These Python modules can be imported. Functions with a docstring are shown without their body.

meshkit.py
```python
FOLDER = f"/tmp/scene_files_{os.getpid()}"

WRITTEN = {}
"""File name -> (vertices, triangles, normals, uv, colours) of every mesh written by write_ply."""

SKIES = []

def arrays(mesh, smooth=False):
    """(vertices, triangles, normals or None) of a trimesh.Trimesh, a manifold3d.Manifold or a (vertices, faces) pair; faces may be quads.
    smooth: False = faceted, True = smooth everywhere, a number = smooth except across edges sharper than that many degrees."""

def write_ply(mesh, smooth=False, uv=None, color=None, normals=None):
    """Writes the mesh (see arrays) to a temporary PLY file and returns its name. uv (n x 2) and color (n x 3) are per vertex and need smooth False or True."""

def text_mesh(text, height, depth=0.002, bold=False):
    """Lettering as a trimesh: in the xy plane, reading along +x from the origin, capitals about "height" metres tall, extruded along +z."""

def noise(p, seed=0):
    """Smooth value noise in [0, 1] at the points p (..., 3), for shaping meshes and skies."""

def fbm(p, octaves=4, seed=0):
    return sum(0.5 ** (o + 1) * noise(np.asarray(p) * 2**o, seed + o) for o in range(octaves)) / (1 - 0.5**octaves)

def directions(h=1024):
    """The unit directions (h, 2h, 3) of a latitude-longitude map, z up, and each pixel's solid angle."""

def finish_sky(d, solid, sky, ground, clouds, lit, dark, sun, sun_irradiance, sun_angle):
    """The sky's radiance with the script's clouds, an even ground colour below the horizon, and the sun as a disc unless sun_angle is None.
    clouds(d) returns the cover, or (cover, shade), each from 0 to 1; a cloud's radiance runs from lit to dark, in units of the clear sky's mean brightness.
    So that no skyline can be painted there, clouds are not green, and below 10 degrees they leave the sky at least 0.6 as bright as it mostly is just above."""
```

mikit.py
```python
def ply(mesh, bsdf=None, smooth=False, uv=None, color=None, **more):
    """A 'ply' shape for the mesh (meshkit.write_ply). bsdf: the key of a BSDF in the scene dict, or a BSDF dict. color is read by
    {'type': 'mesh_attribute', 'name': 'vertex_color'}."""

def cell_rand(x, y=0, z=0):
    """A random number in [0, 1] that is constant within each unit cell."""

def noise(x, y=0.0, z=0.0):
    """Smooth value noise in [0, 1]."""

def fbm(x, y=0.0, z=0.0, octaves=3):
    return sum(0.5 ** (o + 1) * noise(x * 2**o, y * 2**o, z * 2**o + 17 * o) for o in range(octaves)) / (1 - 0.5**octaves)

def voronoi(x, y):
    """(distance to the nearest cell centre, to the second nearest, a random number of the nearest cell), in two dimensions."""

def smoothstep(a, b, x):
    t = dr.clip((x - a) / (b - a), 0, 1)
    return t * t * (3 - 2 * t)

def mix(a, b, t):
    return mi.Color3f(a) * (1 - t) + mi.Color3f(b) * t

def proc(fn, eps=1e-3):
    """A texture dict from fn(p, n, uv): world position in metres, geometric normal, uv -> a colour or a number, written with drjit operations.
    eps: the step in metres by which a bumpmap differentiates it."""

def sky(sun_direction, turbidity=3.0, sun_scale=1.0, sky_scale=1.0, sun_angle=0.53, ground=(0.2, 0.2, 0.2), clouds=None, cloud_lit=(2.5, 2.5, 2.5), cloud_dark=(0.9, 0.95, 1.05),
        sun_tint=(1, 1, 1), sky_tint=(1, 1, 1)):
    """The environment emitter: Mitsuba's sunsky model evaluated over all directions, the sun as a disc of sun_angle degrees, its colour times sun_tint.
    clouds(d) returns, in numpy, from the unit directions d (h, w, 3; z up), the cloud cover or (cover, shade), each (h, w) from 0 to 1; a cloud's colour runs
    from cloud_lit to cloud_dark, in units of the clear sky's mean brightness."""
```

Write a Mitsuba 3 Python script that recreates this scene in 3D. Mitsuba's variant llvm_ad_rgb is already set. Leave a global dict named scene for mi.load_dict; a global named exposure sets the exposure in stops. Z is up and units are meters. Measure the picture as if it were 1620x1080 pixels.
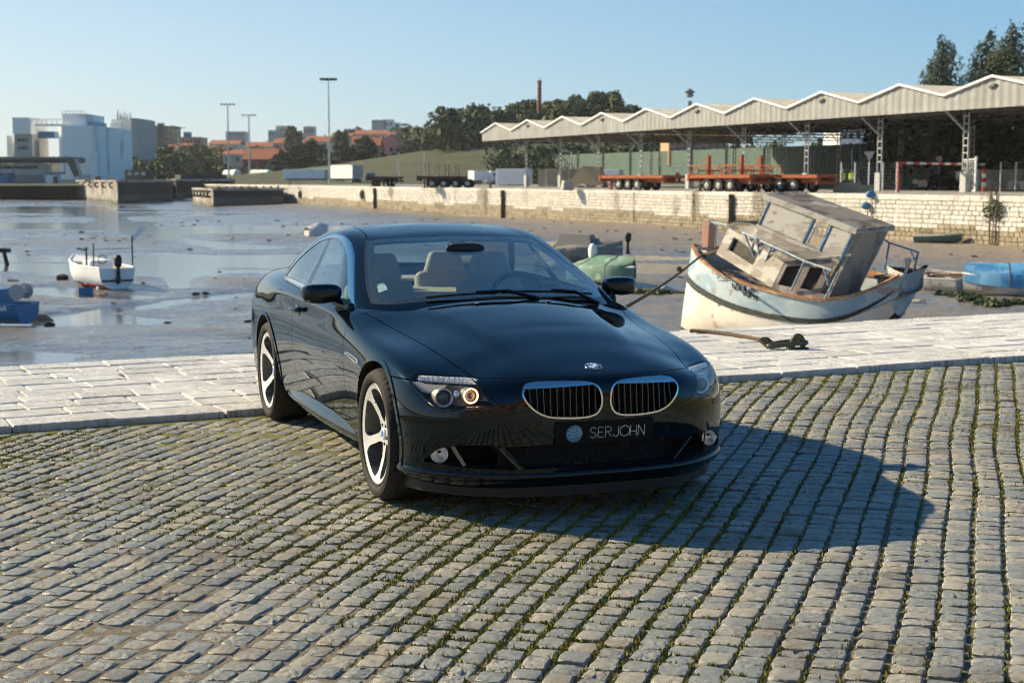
import math, random
import numpy as np, trimesh, manifold3d as m3
import drjit as dr
import mitsuba as mi, mikit, meshkit
from mikit import proc, noise, fbm, voronoi, smoothstep, mix, cell_rand
from shapely.geometry import Polygon, LineString, Point, box as sbox
from shapely import affinity
from shapely.ops import unary_union
from scipy.spatial import cKDTree
T4 = mi.ScalarTransform4f
R = random.Random(7)
RN = np.random.RandomState(11)
scene, labels = {}, {}

# ---------------------------------------------------------------- camera, sky, exposure
CAM_H, PITCH, FOV = 1.63, math.radians(6.0885), 2*math.degrees(math.atan(810/2400))
scene['camera'] = {'type': 'thinlens', 'fov': FOV, 'near_clip': 0.1, 'far_clip': 9000.0, 'aperture_radius': 0.0048, 'focus_distance': 7.0,
    'to_world': T4().look_at(origin=[0, 0, CAM_H], target=[0, math.cos(PITCH), CAM_H-math.sin(PITCH)], up=[0, 0, 1])}
SUN_EL, SUN_AZ = math.radians(30.0), math.radians(-65.0)      # azimuth from +y towards +x
SUN = [math.sin(SUN_AZ)*math.cos(SUN_EL), math.cos(SUN_AZ)*math.cos(SUN_EL), math.sin(SUN_EL)]
def haze_cover(d):
    up = np.clip(d[..., 2], 0, 1); side = .5+.5*(d[..., 0]*SUN[0]+d[..., 1]*SUN[1])/math.hypot(SUN[0], SUN[1])/np.maximum(np.hypot(d[..., 0], d[..., 1]), 1e-6)
    return np.exp(-up/.20)*(.03+.97*side**3.)
scene['daylight'] = mikit.sky(SUN, turbidity=2.6, sun_scale=1.0, sky_scale=.66, ground=(.16, .15, .13), sky_tint=(.30, .80, 1.07), sun_tint=(.95, 1.0, 1.0),
    clouds=haze_cover, cloud_lit=(5.2, 4.5, 3.7), cloud_dark=(.9, .95, 1.05))
exposure = 2.62

# ---------------------------------------------------------------- helpers
def ray(px, py):
    u, v = (px-810)/2400., (540-py)/2400.
    return np.array([u, math.cos(PITCH)+v*math.sin(PITCH), -math.sin(PITCH)+v*math.cos(PITCH)])
def at_z(px, py, z=0.0):
    d = ray(px, py); return np.array([0, 0, CAM_H])+d*((z-CAM_H)/d[2])
def at_y(px, py, y):
    d = ray(px, py); return np.array([0, 0, CAM_H])+d*(y/d[1])
count = {}
def numbered(key):
    n = count.get(key, 0); count[key] = n+1
    return key if n == 0 else f'{key}_{n:03d}'
def tag(key, label=None, cat=None, group=None, kind=None):
    d = {k: v for k, v in (('label', label), ('category', cat), ('group', group), ('kind', kind)) if v}
    if d: labels[key] = {**labels.get(key, {}), **d}
    return key
def thing(name, label, cat, group=None):
    key = numbered(name); tag(key, label, cat, group); return key
def obj(name, mesh, bsdf, parent=None, label=None, cat=None, group=None, kind=None, smooth=False, uv=None, M=None, **more):
    key = numbered((parent+'__' if parent else '')+name)
    if mesh is None: return key
    d = mesh if isinstance(mesh, dict) else mikit.ply(mesh, 'mat_'+bsdf, smooth=smooth, uv=uv, **more)
    if M is not None: d = {**d, 'to_world': T4(np.asarray(M, float).tolist()) if not isinstance(M, T4) else M}
    scene[key] = d
    tag(key, label, cat, group, kind)
    return key
def mat(name, d):
    scene['mat_'+name] = d if d['type'] in ('dielectric', 'thindielectric', 'roughdielectric') else {'type': 'twosided', 'bsdf': d}; return name
def rgb(*c): return {'type': 'rgb', 'value': list(c)}
def pr(base, rough=.6, metal=0., spec=.5, **k):
    return {'type': 'principled', 'base_color': rgb(*base) if isinstance(base, (tuple, list)) else base, 'roughness': rough, 'metallic': metal, 'specular': spec, **k}
def mm(*ms): return trimesh.util.concatenate([m if isinstance(m, trimesh.Trimesh) else m2t(m) for m in ms])
def m2t(m):
    k = m.to_mesh(); return trimesh.Trimesh(np.array(k.vert_properties[:, :3]), np.array(k.tri_verts), process=False)
def t2m(t):
    return m3.Manifold(m3.Mesh(np.asarray(t.vertices, np.float32), np.asarray(t.faces, np.uint32)))
def cbox(x0, x1, y0, y1, z0, z1, ch=0.0):
    if ch <= 0:
        b = trimesh.creation.box(extents=(x1-x0, y1-y0, z1-z0)); b.apply_translation(((x0+x1)/2, (y0+y1)/2, (z0+z1)/2)); return b
    pts = [(x, y, z) for sx, sy, sz in ((0, 1, 1), (1, 0, 1), (1, 1, 0)) for x in ((x0+ch*sx), (x1-ch*sx)) for y in ((y0+ch*sy), (y1-ch*sy)) for z in ((z0+ch*sz), (z1-ch*sz))]
    return m2t(m3.Manifold.hull_points(np.array(pts, np.float32)))
def rbox(x0, x1, y0, y1, z0, z1, r, n=12):
    s = m3.Manifold.sphere(r, n)
    return m2t(m3.Manifold.batch_hull([s.translate((x, y, z)) for x in (x0+r, x1-r) for y in (y0+r, y1-r) for z in (z0+r, z1-r)]))
def hull(pts): return m2t(m3.Manifold.hull_points(np.array(pts, np.float32)))
def frame_of(t):
    t = t/np.linalg.norm(t); a = np.cross(t, [0, 0, 1.]) if abs(t[2]) < .95 else np.cross(t, [1., 0, 0]); a /= np.linalg.norm(a); return a, np.cross(a, t)
def tube(pts, r, n=8, closed=False, cap=True):
    p = np.asarray(pts, float); N = len(p); r = np.broadcast_to(r, (N,))
    tg = np.array([(p[(i+1) % N]-p[i-1]) if closed else p[min(i+1, N-1)]-p[max(i-1, 0)] for i in range(N)])
    tg /= np.linalg.norm(tg, axis=1, keepdims=True)+1e-12
    a, b = frame_of(tg[0]); ring = []
    for i in range(N):
        a = a-tg[i]*np.dot(a, tg[i]); a /= np.linalg.norm(a); b = np.cross(tg[i], a)
        an = np.arange(n)*2*math.pi/n
        ring.append(p[i]+r[i]*(np.cos(an)[:, None]*a+np.sin(an)[:, None]*b))
    v = np.vstack(ring); f = []
    for i in range(N if closed else N-1):
        j = (i+1) % N
        for k in range(n):
            k2 = (k+1) % n; f += [(i*n+k, i*n+k2, j*n+k2), (i*n+k, j*n+k2, j*n+k)]
    if cap and not closed:
        v = np.vstack([v, p[0], p[-1]]); q = len(v)
        for k in range(n): f += [(q-2, (k+1) % n, k), (q-1, (N-1)*n+k, (N-1)*n+(k+1) % n)]
    return trimesh.Trimesh(v, np.array(f), process=False)
def bar(a, b, r, n=6): return tube([a, b], r, n)
def beam(a, b, w, h=None, up=(0, 0, 1)):
    """square bar from a to b"""
    a, b = np.asarray(a, float), np.asarray(b, float); h = h or w; t = b-a; L = np.linalg.norm(t); t /= L
    s = np.cross(t, up); s = s/np.linalg.norm(s) if np.linalg.norm(s) > 1e-6 else np.array([1., 0, 0]); u = np.cross(s, t)
    m = trimesh.creation.box(extents=(L, w, h)); M = np.eye(4); M[:3, 0], M[:3, 1], M[:3, 2], M[:3, 3] = t, s, u, (a+b)/2
    if np.linalg.det(M[:3, :3]) < 0: M[:3, 1] *= -1
    m.apply_transform(M); return m
def revolve(prof, n=48, axis='z'):
    m = trimesh.creation.revolve(np.asarray(prof, float), sections=n)
    if axis == 'y': m.apply_transform(trimesh.transformations.rotation_matrix(-math.pi/2, (1, 0, 0)))
    if axis == 'x': m.apply_transform(trimesh.transformations.rotation_matrix(math.pi/2, (0, 1, 0)))
    return m
def grid(P, flip=False):
    """mesh of a (nu, nv, 3) point array"""
    nu, nv = P.shape[:2]; i, j = np.meshgrid(np.arange(nu-1), np.arange(nv-1), indexing='ij'); a = (i*nv+j).ravel(); b = a+nv
    q = np.stack([a, b, b+1, a+1], 1)
    if flip: q = q[:, ::-1]
    return trimesh.Trimesh(P.reshape(-1, 3), np.vstack([q[:, [0, 1, 2]], q[:, [0, 2, 3]]]), process=False)
def extr(poly, h, z0=0.0):
    polys = getattr(poly, 'geoms', [poly])
    ms = [trimesh.creation.extrude_polygon(g, h, engine='earcut') for g in polys if not g.is_empty and g.area > 1e-9]
    m = trimesh.util.concatenate(ms); m.apply_translation((0, 0, z0)); return m
def cs(poly):
    """shapely -> CrossSection"""
    out = []
    for g in getattr(poly, 'geoms', [poly]):
        if g.is_empty: continue
        g = Polygon(g.exterior, g.interiors)
        out.append(np.array(g.exterior.coords)[:-1]); out += [np.array(h.coords)[:-1] for h in g.interiors]
    return m3.CrossSection([np.asarray(o, float) for o in out], m3.FillRule.EvenOdd)
def prism(poly, h0, h1, axis='z'):
    """solid over a 2-D outline: axis z: (x, y); y: (x, z); x: (y, z)"""
    m = m3.Manifold.extrude(cs(poly), h1-h0).translate((0, 0, h0))
    if axis == 'y': m = m.transform(np.array([[1, 0, 0, 0], [0, 0, 1, 0], [0, 1, 0, 0]], float))
    if axis == 'x': m = m.transform(np.array([[0, 0, 1, 0], [1, 0, 0, 0], [0, 1, 0, 0]], float))
    return m
def smooth_poly(pts, n=6, closed=True):
    """Catmull-Rom through the points"""
    p = np.asarray(pts, float); N = len(p); out = []
    for i in range(N if closed else N-1):
        g = lambda k: p[k % N] if closed else p[min(max(k, 0), N-1)]
        a, b, c, d = g(i-1), g(i), g(i+1), g(i+2)
        for t in np.arange(n)/n:
            out.append(.5*((2*b)+(c-a)*t+(2*a-5*b+4*c-d)*t*t+(3*b-a-3*c+d)*t**3))
    if not closed: out.append(p[-1])
    return np.array(out)
def moved(m, loc=(0, 0, 0), rz=0., s=1.):
    m = m.copy(); m.apply_scale(s)
    if rz: m.apply_transform(trimesh.transformations.rotation_matrix(rz, (0, 0, 1)))
    m.apply_translation(loc); return m
def TM(loc=(0, 0, 0), rz=0., s=1.):
    c, n = math.cos(rz)*s, math.sin(rz)*s
    return np.array([[c, -n, 0, loc[0]], [n, c, 0, loc[1]], [0, 0, s, loc[2]], [0, 0, 0, 1.]])
def bspline(net, du, dv, mu0=None, mu1=None, mv1=None, it=3, damp=.9):
    """smooth surface close to the points of net (nu, nv, 3); mirrored ghosts (y -> -y) where mu0 / mu1 / mv1 are set"""
    Y = np.array([1, -1, 1.])
    def pad(P):
        a = P[1:2]*Y if mu0 else 2*P[:1]-P[1:2]; b = P[-2:-1]*Y if mu1 else 2*P[-1:]-P[-2:-1]
        P = np.concatenate([a, P, b], 0)
        a = 2*P[:, :1]-P[:, 1:2]; b = P[:, -2:-1]*Y if mv1 else 2*P[:, -1:]-P[:, -2:-1]
        return np.concatenate([a, P, b], 1)
    k = np.array([1, 4, 1])/6.
    C = net.copy()
    for _ in range(it):
        P = pad(C); S = sum(k[a]*k[b]*P[a:a+C.shape[0], b:b+C.shape[1]] for a in range(3) for b in range(3)); C = C+damp*(net-S)
    P = pad(C)
    def basis(n, d):
        t = np.linspace(0, n-1, (n-1)*d+1); i = np.minimum(t.astype(int), n-2); f = t-i
        B = np.zeros((len(t), n+2))
        for q, w in enumerate(((1-f)**3/6, (3*f**3-6*f**2+4)/6, (-3*f**3+3*f**2+3*f+1)/6, f**3/6)): B[np.arange(len(t)), i+q] = w
        return B
    return np.einsum('ai,bj,ijk->abk', basis(net.shape[0], du), basis(net.shape[1], dv), P)
def closed_shell(S):
    """S (nu, nv, 3): half surface, y >= 0, seams at y = 0 on u ends and the last row -> watertight solid with flat underside strips, plus its smooth vertex normals"""
    S = S.copy(); S[0, :, 1] = 0; S[-1, :, 1] = 0; S[:, -1, 1] = 0
    a = grid(S, True); Sm = S*np.array([1, -1, 1.]); b = grid(Sm); n = S.shape[0]
    st = np.stack([S[:, 0], Sm[:, 0]], 1); c = grid(st)
    t = trimesh.util.concatenate([a, b]); t.merge_vertices(merge_norm=True, merge_tex=True)
    t.update_faces(t.nondegenerate_faces()); t.remove_unreferenced_vertices()
    s = trimesh.util.concatenate([t, c]); s.merge_vertices(merge_norm=True, merge_tex=True); s.update_faces(s.nondegenerate_faces()); s.update_faces(s.unique_faces()); s.remove_unreferenced_vertices()
    if s.volume < 0: s.invert(); t.invert()
    return s, np.array(t.vertices), np.array(meshkit.arrays(t, True)[2])
# ---------------------------------------------------------------- materials of the car
scene['mat_car_paint'] = {'type': 'twosided', 'bsdf': {'type': 'blendbsdf', 'weight': .975,
    'a': {'type': 'principled', 'base_color': rgb(.006, .024, .042), 'metallic': .95, 'roughness': .27},
    'b': {'type': 'plastic', 'int_ior': 1.57, 'specular_reflectance': rgb(.88, .96, 1.0), 'diffuse_reflectance': rgb(.0010, .0018, .0024)}}}
mat('black_plastic', pr((.012, .012, .012), .55, spec=.4))
mat('gloss_black', {'type': 'roughplastic', 'alpha': .03, 'int_ior': 1.5, 'diffuse_reflectance': rgb(.006, .007, .008)})
mat('black_rubber', pr((.018, .017, .016), .75, spec=.3))
mat('chrome', {'type': 'roughconductor', 'alpha': .06, 'material': 'none', 'specular_reflectance': rgb(.74, .75, .76)})
mat('dark_chrome', {'type': 'roughconductor', 'alpha': .12, 'material': 'none', 'specular_reflectance': rgb(.20, .20, .19)})
mat('cream_leather', pr((.52, .45, .36), .55, spec=.4))
mat('tinted_glass', {'type': 'thindielectric', 'int_ior': 1.5, 'specular_transmittance': rgb(.74, .84, .82)})
mat('side_glass', {'type': 'thindielectric', 'int_ior': 1.6, 'specular_transmittance': rgb(.55, .68, .66)})
mat('clear_glass', {'type': 'thindielectric', 'int_ior': 1.2})
mat('cream_cloth', pr((.50, .46, .40), .8, spec=.3))
mat('dash_grey', pr((.012, .016, .022), .5, spec=.4))
mat('tyre_rubber', pr((.017, .0165, .016), .78, spec=.35))
mat('alloy_face', pr((.80, .80, .80), .34, .65, .7))
mat('alloy_grey', pr((.20, .20, .205), .45, .75))
mat('disc_steel', pr((.22, .21, .20), .45, .8))
mat('lamp_lens', {'type': 'roughplastic', 'alpha': .02, 'int_ior': 1.6, 'diffuse_reflectance': rgb(.10, .10, .095)})
mat('white_print', pr((.62, .62, .62), .5))
mat('plate_black', pr((.005, .005, .005), .7, spec=.2))
mat('globe_blue', pr((.04, .20, .36), .4))
mat('badge_blue', pr((.02, .12, .45), .25))
mat('badge_white', pr((.72, .74, .76), .25))
mat('sticker_green', pr((.02, .40, .20), .6))
mat('reflector', pr((.88, .89, .90), .25, .6, .8))
mat('lamp_white', pr((.93, .94, .95), .3, spec=.8))
mat('smoke_chrome', pr((.48, .46, .40), .38, .55, .7))
# ================================================================ ground: cobbles, quay edge, mud, far quay
QD = np.array([.894, .448]); QN = np.array([-.448, .894])           # along the near quay edge, and out over the basin
C0 = np.array([-3.31, 9.69]); MUD = -2.44; FAR = .68
def q2w(s, t): return C0[0]+QD[0]*s+QN[0]*t, C0[1]+QD[1]*s+QN[1]*t
def moss_at(x, y):
    """how much moss sits in the joints (numpy)"""
    p = np.stack([x*.55, y*.55, x*0+3.1], -1); n = meshkit.fbm(p, 3, 5); t = (x-C0[0])*QN[0]+(y-C0[1])*QN[1]
    return np.clip((n-.50)*3.2+.27+.95*np.exp(t/1.9)+.25*np.clip((x-1.2)/2.5, 0, 1)-.35*np.clip((-x-.2)/2, 0, 1)*(t < -2), 0, 1)
def bed_color(p, n, uv):
    a = fbm(p.x*.55+7, p.y*.55, 0., 3); t = (p.x-C0[0])*float(QN[0])+(p.y-C0[1])*float(QN[1])
    m = dr.clip((a-.46)*3.0+.25+.75*dr.exp(t/1.6)+.25*dr.clip((p.x-1.2)/2.5, 0, 1), 0, 1)
    f = fbm(p.x*60, p.y*60, 0., 2)
    return mix((.155, .130, .10), (.15, .15, .035), m*smoothstep(.3, .55, f))*(.6+.8*f)
mat('joint_soil', pr(proc(bed_color), .95, spec=.2))
def cobble_color(p, n, uv):
    f = fbm(p.x*55, p.y*55, p.z*55, 3); g = noise(p.x*330, p.y*330, p.z*330)
    base = mix((.235, .245, .23), (.325, .30, .25), smoothstep(.35, .95, uv.x))
    base = mix(base, (.31, .30, .27), smoothstep(.86, .93, uv.y))
    base = mix(base, (.15, .13, .105), smoothstep(.56, .80, fbm(p.x*3.1, p.y*3.1, 2., 3))*.55)
    return base*(.62+.55*f+.3*(g-.5))
def cobble_bump(p, n, uv): return (fbm(p.x*70, p.y*70, p.z*70, 3)*.006*(.35+uv.y)+noise(p.x*420, p.y*420, p.z*420)*.0009)
mat('cobble', {'type': 'bumpmap', 'scale': 1.0, 'arbitrary': proc(cobble_bump, 8e-4), 'bsdf': pr(proc(cobble_color), proc(lambda p, n, uv: .48+.25*uv.x), spec=.5)})
def far_cobble(p, n, uv):
    u = (p.x*.953-p.y*.303)/.127; v = (p.x*.303+p.y*.953)/.108
    d = dr.minimum(dr.abs(u-dr.floor(u)-.5), 1); e = dr.abs(v-dr.floor(v)-.5); j = smoothstep(.43, .48, dr.maximum(d, e))
    return mix(mix((.185, .192, .186), (.27, .25, .21), cell_rand(u, v)), (.06, .06, .03), j)
mat('cobble_far', pr(proc(far_cobble), .7))
# --- the cobbles: courses fan slightly, running from the camera to the right
ca, sa = math.cos(math.radians(17.2)), math.sin(math.radians(17.2)); SP, LP = .127, .108; rg = np.random.RandomState(3)
def cob_w(b, a):
    b2 = b*(1+.0105*(a-6)); wob = .012*np.sin(a*1.1+b*.7)+.008*np.sin(a*2.3+1+b*1.9); b2 = b2+wob
    return np.stack([b2*ca+a*sa, a*ca-b2*sa], -1)
stones = []
bb = [0.]
while bb[-1] < 7.7: bb.append(bb[-1]+.127)
bl_ = [0.]
while bl_[-1] > -7.5: bl_.append(bl_[-1]-(.127-.017*min(1, max(0, (-bl_[-1]-.3)/1.5))))
bb = bl_[::-1]+bb[1:]
for b0, b1 in zip(bb[:-1], bb[1:]):
    LP = .108+.010*min(1, max(0, (-b0-.3)/1.5))
    a = 2.8+rg.rand()*.1; gl, gr_ = .0050+.004*rg.rand(), .0050+.004*rg.rand()
    if rg.rand() < .35: gr_ += .006
    while a < 17.5:
        L = LP*(1+.38*(rg.rand()-.5)); j = rg.uniform(-.0045, .0045, 8)
        q = np.array([[b0+gl+j[0], a+.0038+j[1]], [b1-gr_+j[2], a+.0038+j[3]], [b1-gr_+j[4], a+L-.0038+j[5]], [b0+gl+j[6], a+L-.0038+j[7]]])
        stones.append(q); a += L
Q = cob_w(np.array(stones)[..., 0], np.array(stones)[..., 1]); cen = Q.mean(1)
tt = (Q[..., 0]-C0[0])*QN[0]+(Q[..., 1]-C0[1])*QN[1]
ok = (tt.max(1) < -.012) & (np.abs(cen[:, 0]) < cen[:, 1]*.3375+1.3) & (cen[:, 1] > 3.6)
Q, cen = Q[ok], cen[ok]; NS = len(Q)
# template: 3 rings of 12 points + a centre and an inner ring
def ring_uv(m, sq=.78):
    a = np.arange(12)*math.pi/6+math.pi/12; c, s_ = np.cos(a), np.sin(a); k = np.maximum(np.abs(c), np.abs(s_)); k = k**sq
    return np.stack([c/k*m, s_/k*m], 1)/1.0
RINGS = [(1.0, -.05), (1.0, -.0075), (.97, -.0022), (.87, 0.0), (.45, .0012)]
tu = np.vstack([ring_uv(m) for m, z in RINGS]+[[[0, 0]]]); tz = np.concatenate([np.full(12, z) for m, z in RINGS]+[[.003]])
sc = np.abs(tu[:12]).max(); tu = tu/sc
tf = []
for r in range(4):
    for k in range(12):
        a_, b_ = r*12+k, r*12+(k+1) % 12; tf += [(a_, b_, b_+12), (a_, b_+12, a_+12)]
tf += [(48+k, 48+(k+1) % 12, 60) for k in range(12)]; tf = np.array(tf)
u, v = (tu[:, 0]+1)/2, (tu[:, 1]+1)/2
Wt = np.stack([(1-u)*(1-v), u*(1-v), u*v, (1-u)*v], 1)
P2 = np.einsum('pk,nkd->npd', Wt, Q)
rough = rg.rand(NS, 1); lift = rg.normal(0, .0024, (NS, 1)); tilt = rg.normal(0, .017, (NS, 2))
PZ = tz[None]+lift*(tz > -.04)+((P2-cen[:, None])*tilt[:, None]).sum(2)*(tz > -.04)+rg.normal(0, 1, (NS, 61))*(tz > -.02)*(.0006+.0022*rough**2)
PP = np.concatenate([P2, PZ[..., None]], 2); PP[:, 12:48, :2] += rg.normal(0, .0013, (NS, 36, 2))
UV = np.stack([rg.rand(NS), rough[:, 0]], 1)
def bed_z(x, y): return -.0135+.0085*np.clip((1.4-x)/2.4, 0, 1)+.004*np.clip((y-8)/3, 0, 1)+.005*(meshkit.fbm(np.array([x*1.5, y*1.5, 0.]), 3, 4)-.5)
base = obj('cobbled_ground', grid(np.array([[(q2w(s, t)[0], q2w(s, t)[1], float(bed_z(*q2w(s, t)))) for t in np.linspace(-10, .05, 60)] for s in np.linspace(-8, 18, 120)]), True), 'joint_soil', kind='structure')
obj('cobbled_yard', mm(*[grid(np.array([[(q2w(s, t)[0], q2w(s, t)[1], -.026) for t in tr] for s in sr]), True) for sr, tr in (((-120, 160), (-60, -9.9)), ((-120, -7.9), (-9.9, .02)), ((17.9, 160), (-9.9, .02)))]), 'cobble_far', kind='structure')
order = np.argsort(np.hypot(cen[:, 0], cen[:, 1]) + 50*(np.abs(cen[:, 0]) > cen[:, 1]*.335) + 50*(cen[:, 1] < 4.9))
vis = order[:300]; rest_i = order[300:]
for i in vis: obj('cobblestone', trimesh.Trimesh(PP[i], tf, process=False), 'cobble', base, smooth=True, uv=np.repeat(UV[i:i+1], 61, 0))
F_ = (tf[None]+np.arange(len(rest_i))[:, None, None]*61).reshape(-1, 3)
obj('cobblestones', trimesh.Trimesh(PP[rest_i].reshape(-1, 3), F_, process=False), 'cobble', base, kind='stuff', smooth=True, uv=np.repeat(UV[rest_i], 61, 0))
# --- moss and grass in the joints
mat('moss', pr(proc(lambda p, n, uv: mix((.12, .13, .022), (.23, .21, .055), noise(p.x*9, p.y*9, 4.)*.6+.4*noise(p.x*60, p.y*60, 1.))), .9, spec=.2))
e0 = rg.randint(0, NS, 140000); ed = rg.choice([0, 1, 1, 2, 3, 3], 140000); t_ = rg.rand(140000)[:, None]
mp = Q[e0, ed]*(1-t_)+Q[e0, (ed+1) % 4]*t_; mp += (mp-cen[e0])*.045
mk = moss_at(mp[:, 0], mp[:, 1]); mp = mp[(rg.rand(140000) < mk**2.3*1.0) & (mp[:, 1] < 14) & (mp[:, 1] > 4.4)]
n = len(mp); k = 3; base_p = np.repeat(mp, k, 0)+rg.normal(0, .004, (n*k, 2)); an = rg.rand(n*k)*6.283; w = .004+.005*rg.rand(n*k); hgt = .006+.012*rg.rand(n*k)**2; le = rg.normal(0, .006, (n*k, 2))
A = np.stack([base_p[:, 0]-np.cos(an)*w, base_p[:, 1]-np.sin(an)*w, np.full(n*k, -.011)], 1); B = np.stack([base_p[:, 0]+np.cos(an)*w, base_p[:, 1]+np.sin(an)*w, np.full(n*k, -.011)], 1)
Cc = np.stack([base_p[:, 0]+le[:, 0], base_p[:, 1]+le[:, 1], -.011+hgt+.007], 1)
obj('moss', trimesh.Trimesh(np.stack([A, B, Cc], 1).reshape(-1, 3), np.arange(3*n*k).reshape(-1, 3), process=False), 'moss', label='yellow green moss growing in the joints between cobbles', cat='moss', kind='stuff')
# --- the pale quay edge: kerb row and flagstones
def flag_color(p, n, uv):
    f = fbm(p.x*14, p.y*14, 0., 4); sp = smoothstep(.62, .80, noise(p.x*70, p.y*70, 3.))*smoothstep(.35, .6, fbm(p.x*2, p.y*2, 1., 2))
    c = mix((.54, .525, .50), (.68, .665, .635), uv.x)*(.70+.44*f)
    return mix(c, (.14, .12, .09), sp*.55)
mat('limestone', {'type': 'bumpmap', 'scale': 1.0, 'arbitrary': proc(lambda p, n, uv: fbm(p.x*30, p.y*30, p.z*30, 4)*.010+noise(p.x*160, p.y*160, 2.)*.0012, 2e-3), 'bsdf': pr(proc(flag_color), .75, spec=.3)})
mat('joint_dark', pr(proc(lambda p, n, uv: mix((.07, .055, .035), (.12, .115, .03), smoothstep(.5, .62, fbm(p.x*1.2, p.y*1.2, 0., 3)))), .95))
WQ = 3.30; QS0, QS1 = -9., 27.
qb = obj('quay_edge', grid(np.array([[(*q2w(s, t), .03-.012) for t in np.linspace(.0, WQ-.02, 5)] for s in np.linspace(QS0, QS1, 40)]), True), 'joint_dark', kind='structure')
def flag(s0, s1, t0, t1, z, wob=.012, seed=0, ch=.010):
    rr = np.random.RandomState(seed); n1 = max(3, int((s1-s0)/.14))
    up = [(s, t0) for s in np.linspace(s0, s1, n1)]; dn = [(s, t1) for s in np.linspace(s1, s0, n1)]
    pts = np.array(up+dn); pts[:, 1] += rr.normal(0, wob*.5, len(pts)); pts[:, 0] += rr.normal(0, wob*.7, len(pts))
    c = pts.mean(0); ins = c+(pts-c)*(1-ch*2/np.array([max(.1, s1-s0), max(.1, t1-t0)]))
    z2 = z+rr.normal(0, .003); tl = rr.normal(0, .005, 2); zf = lambda p: z2+((p-c)*tl).sum(1)
    P = np.vstack([np.c_[pts, np.full(len(pts), -.06)], np.c_[pts, zf(pts)-.007], np.c_[ins, zf(ins)], [[c[0], c[1], z2+.001]]]); m = len(pts); f = []
    for r in range(2):
        for k in range(m):
            a_, b_ = r*m+k, r*m+(k+1) % m; f += [(a_, b_, b_+m), (a_, b_+m, a_+m)]
    f += [(2*m+k, 2*m+(k+1) % m, 3*m) for k in range(m)]
    w = np.array([q2w(s, t) for s, t in P[:, :2]]); P = np.c_[w, P[:, 2]]
    return trimesh.Trimesh(P, np.array(f), process=False)
flags = []; rf = np.random.RandomState(21)
s = QS0
while s < QS1:
    L = rf.uniform(.62, .86); flags.append(('kerbstone', s+.003, s+L-.003, .0, .345, .045)); s += L
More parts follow.
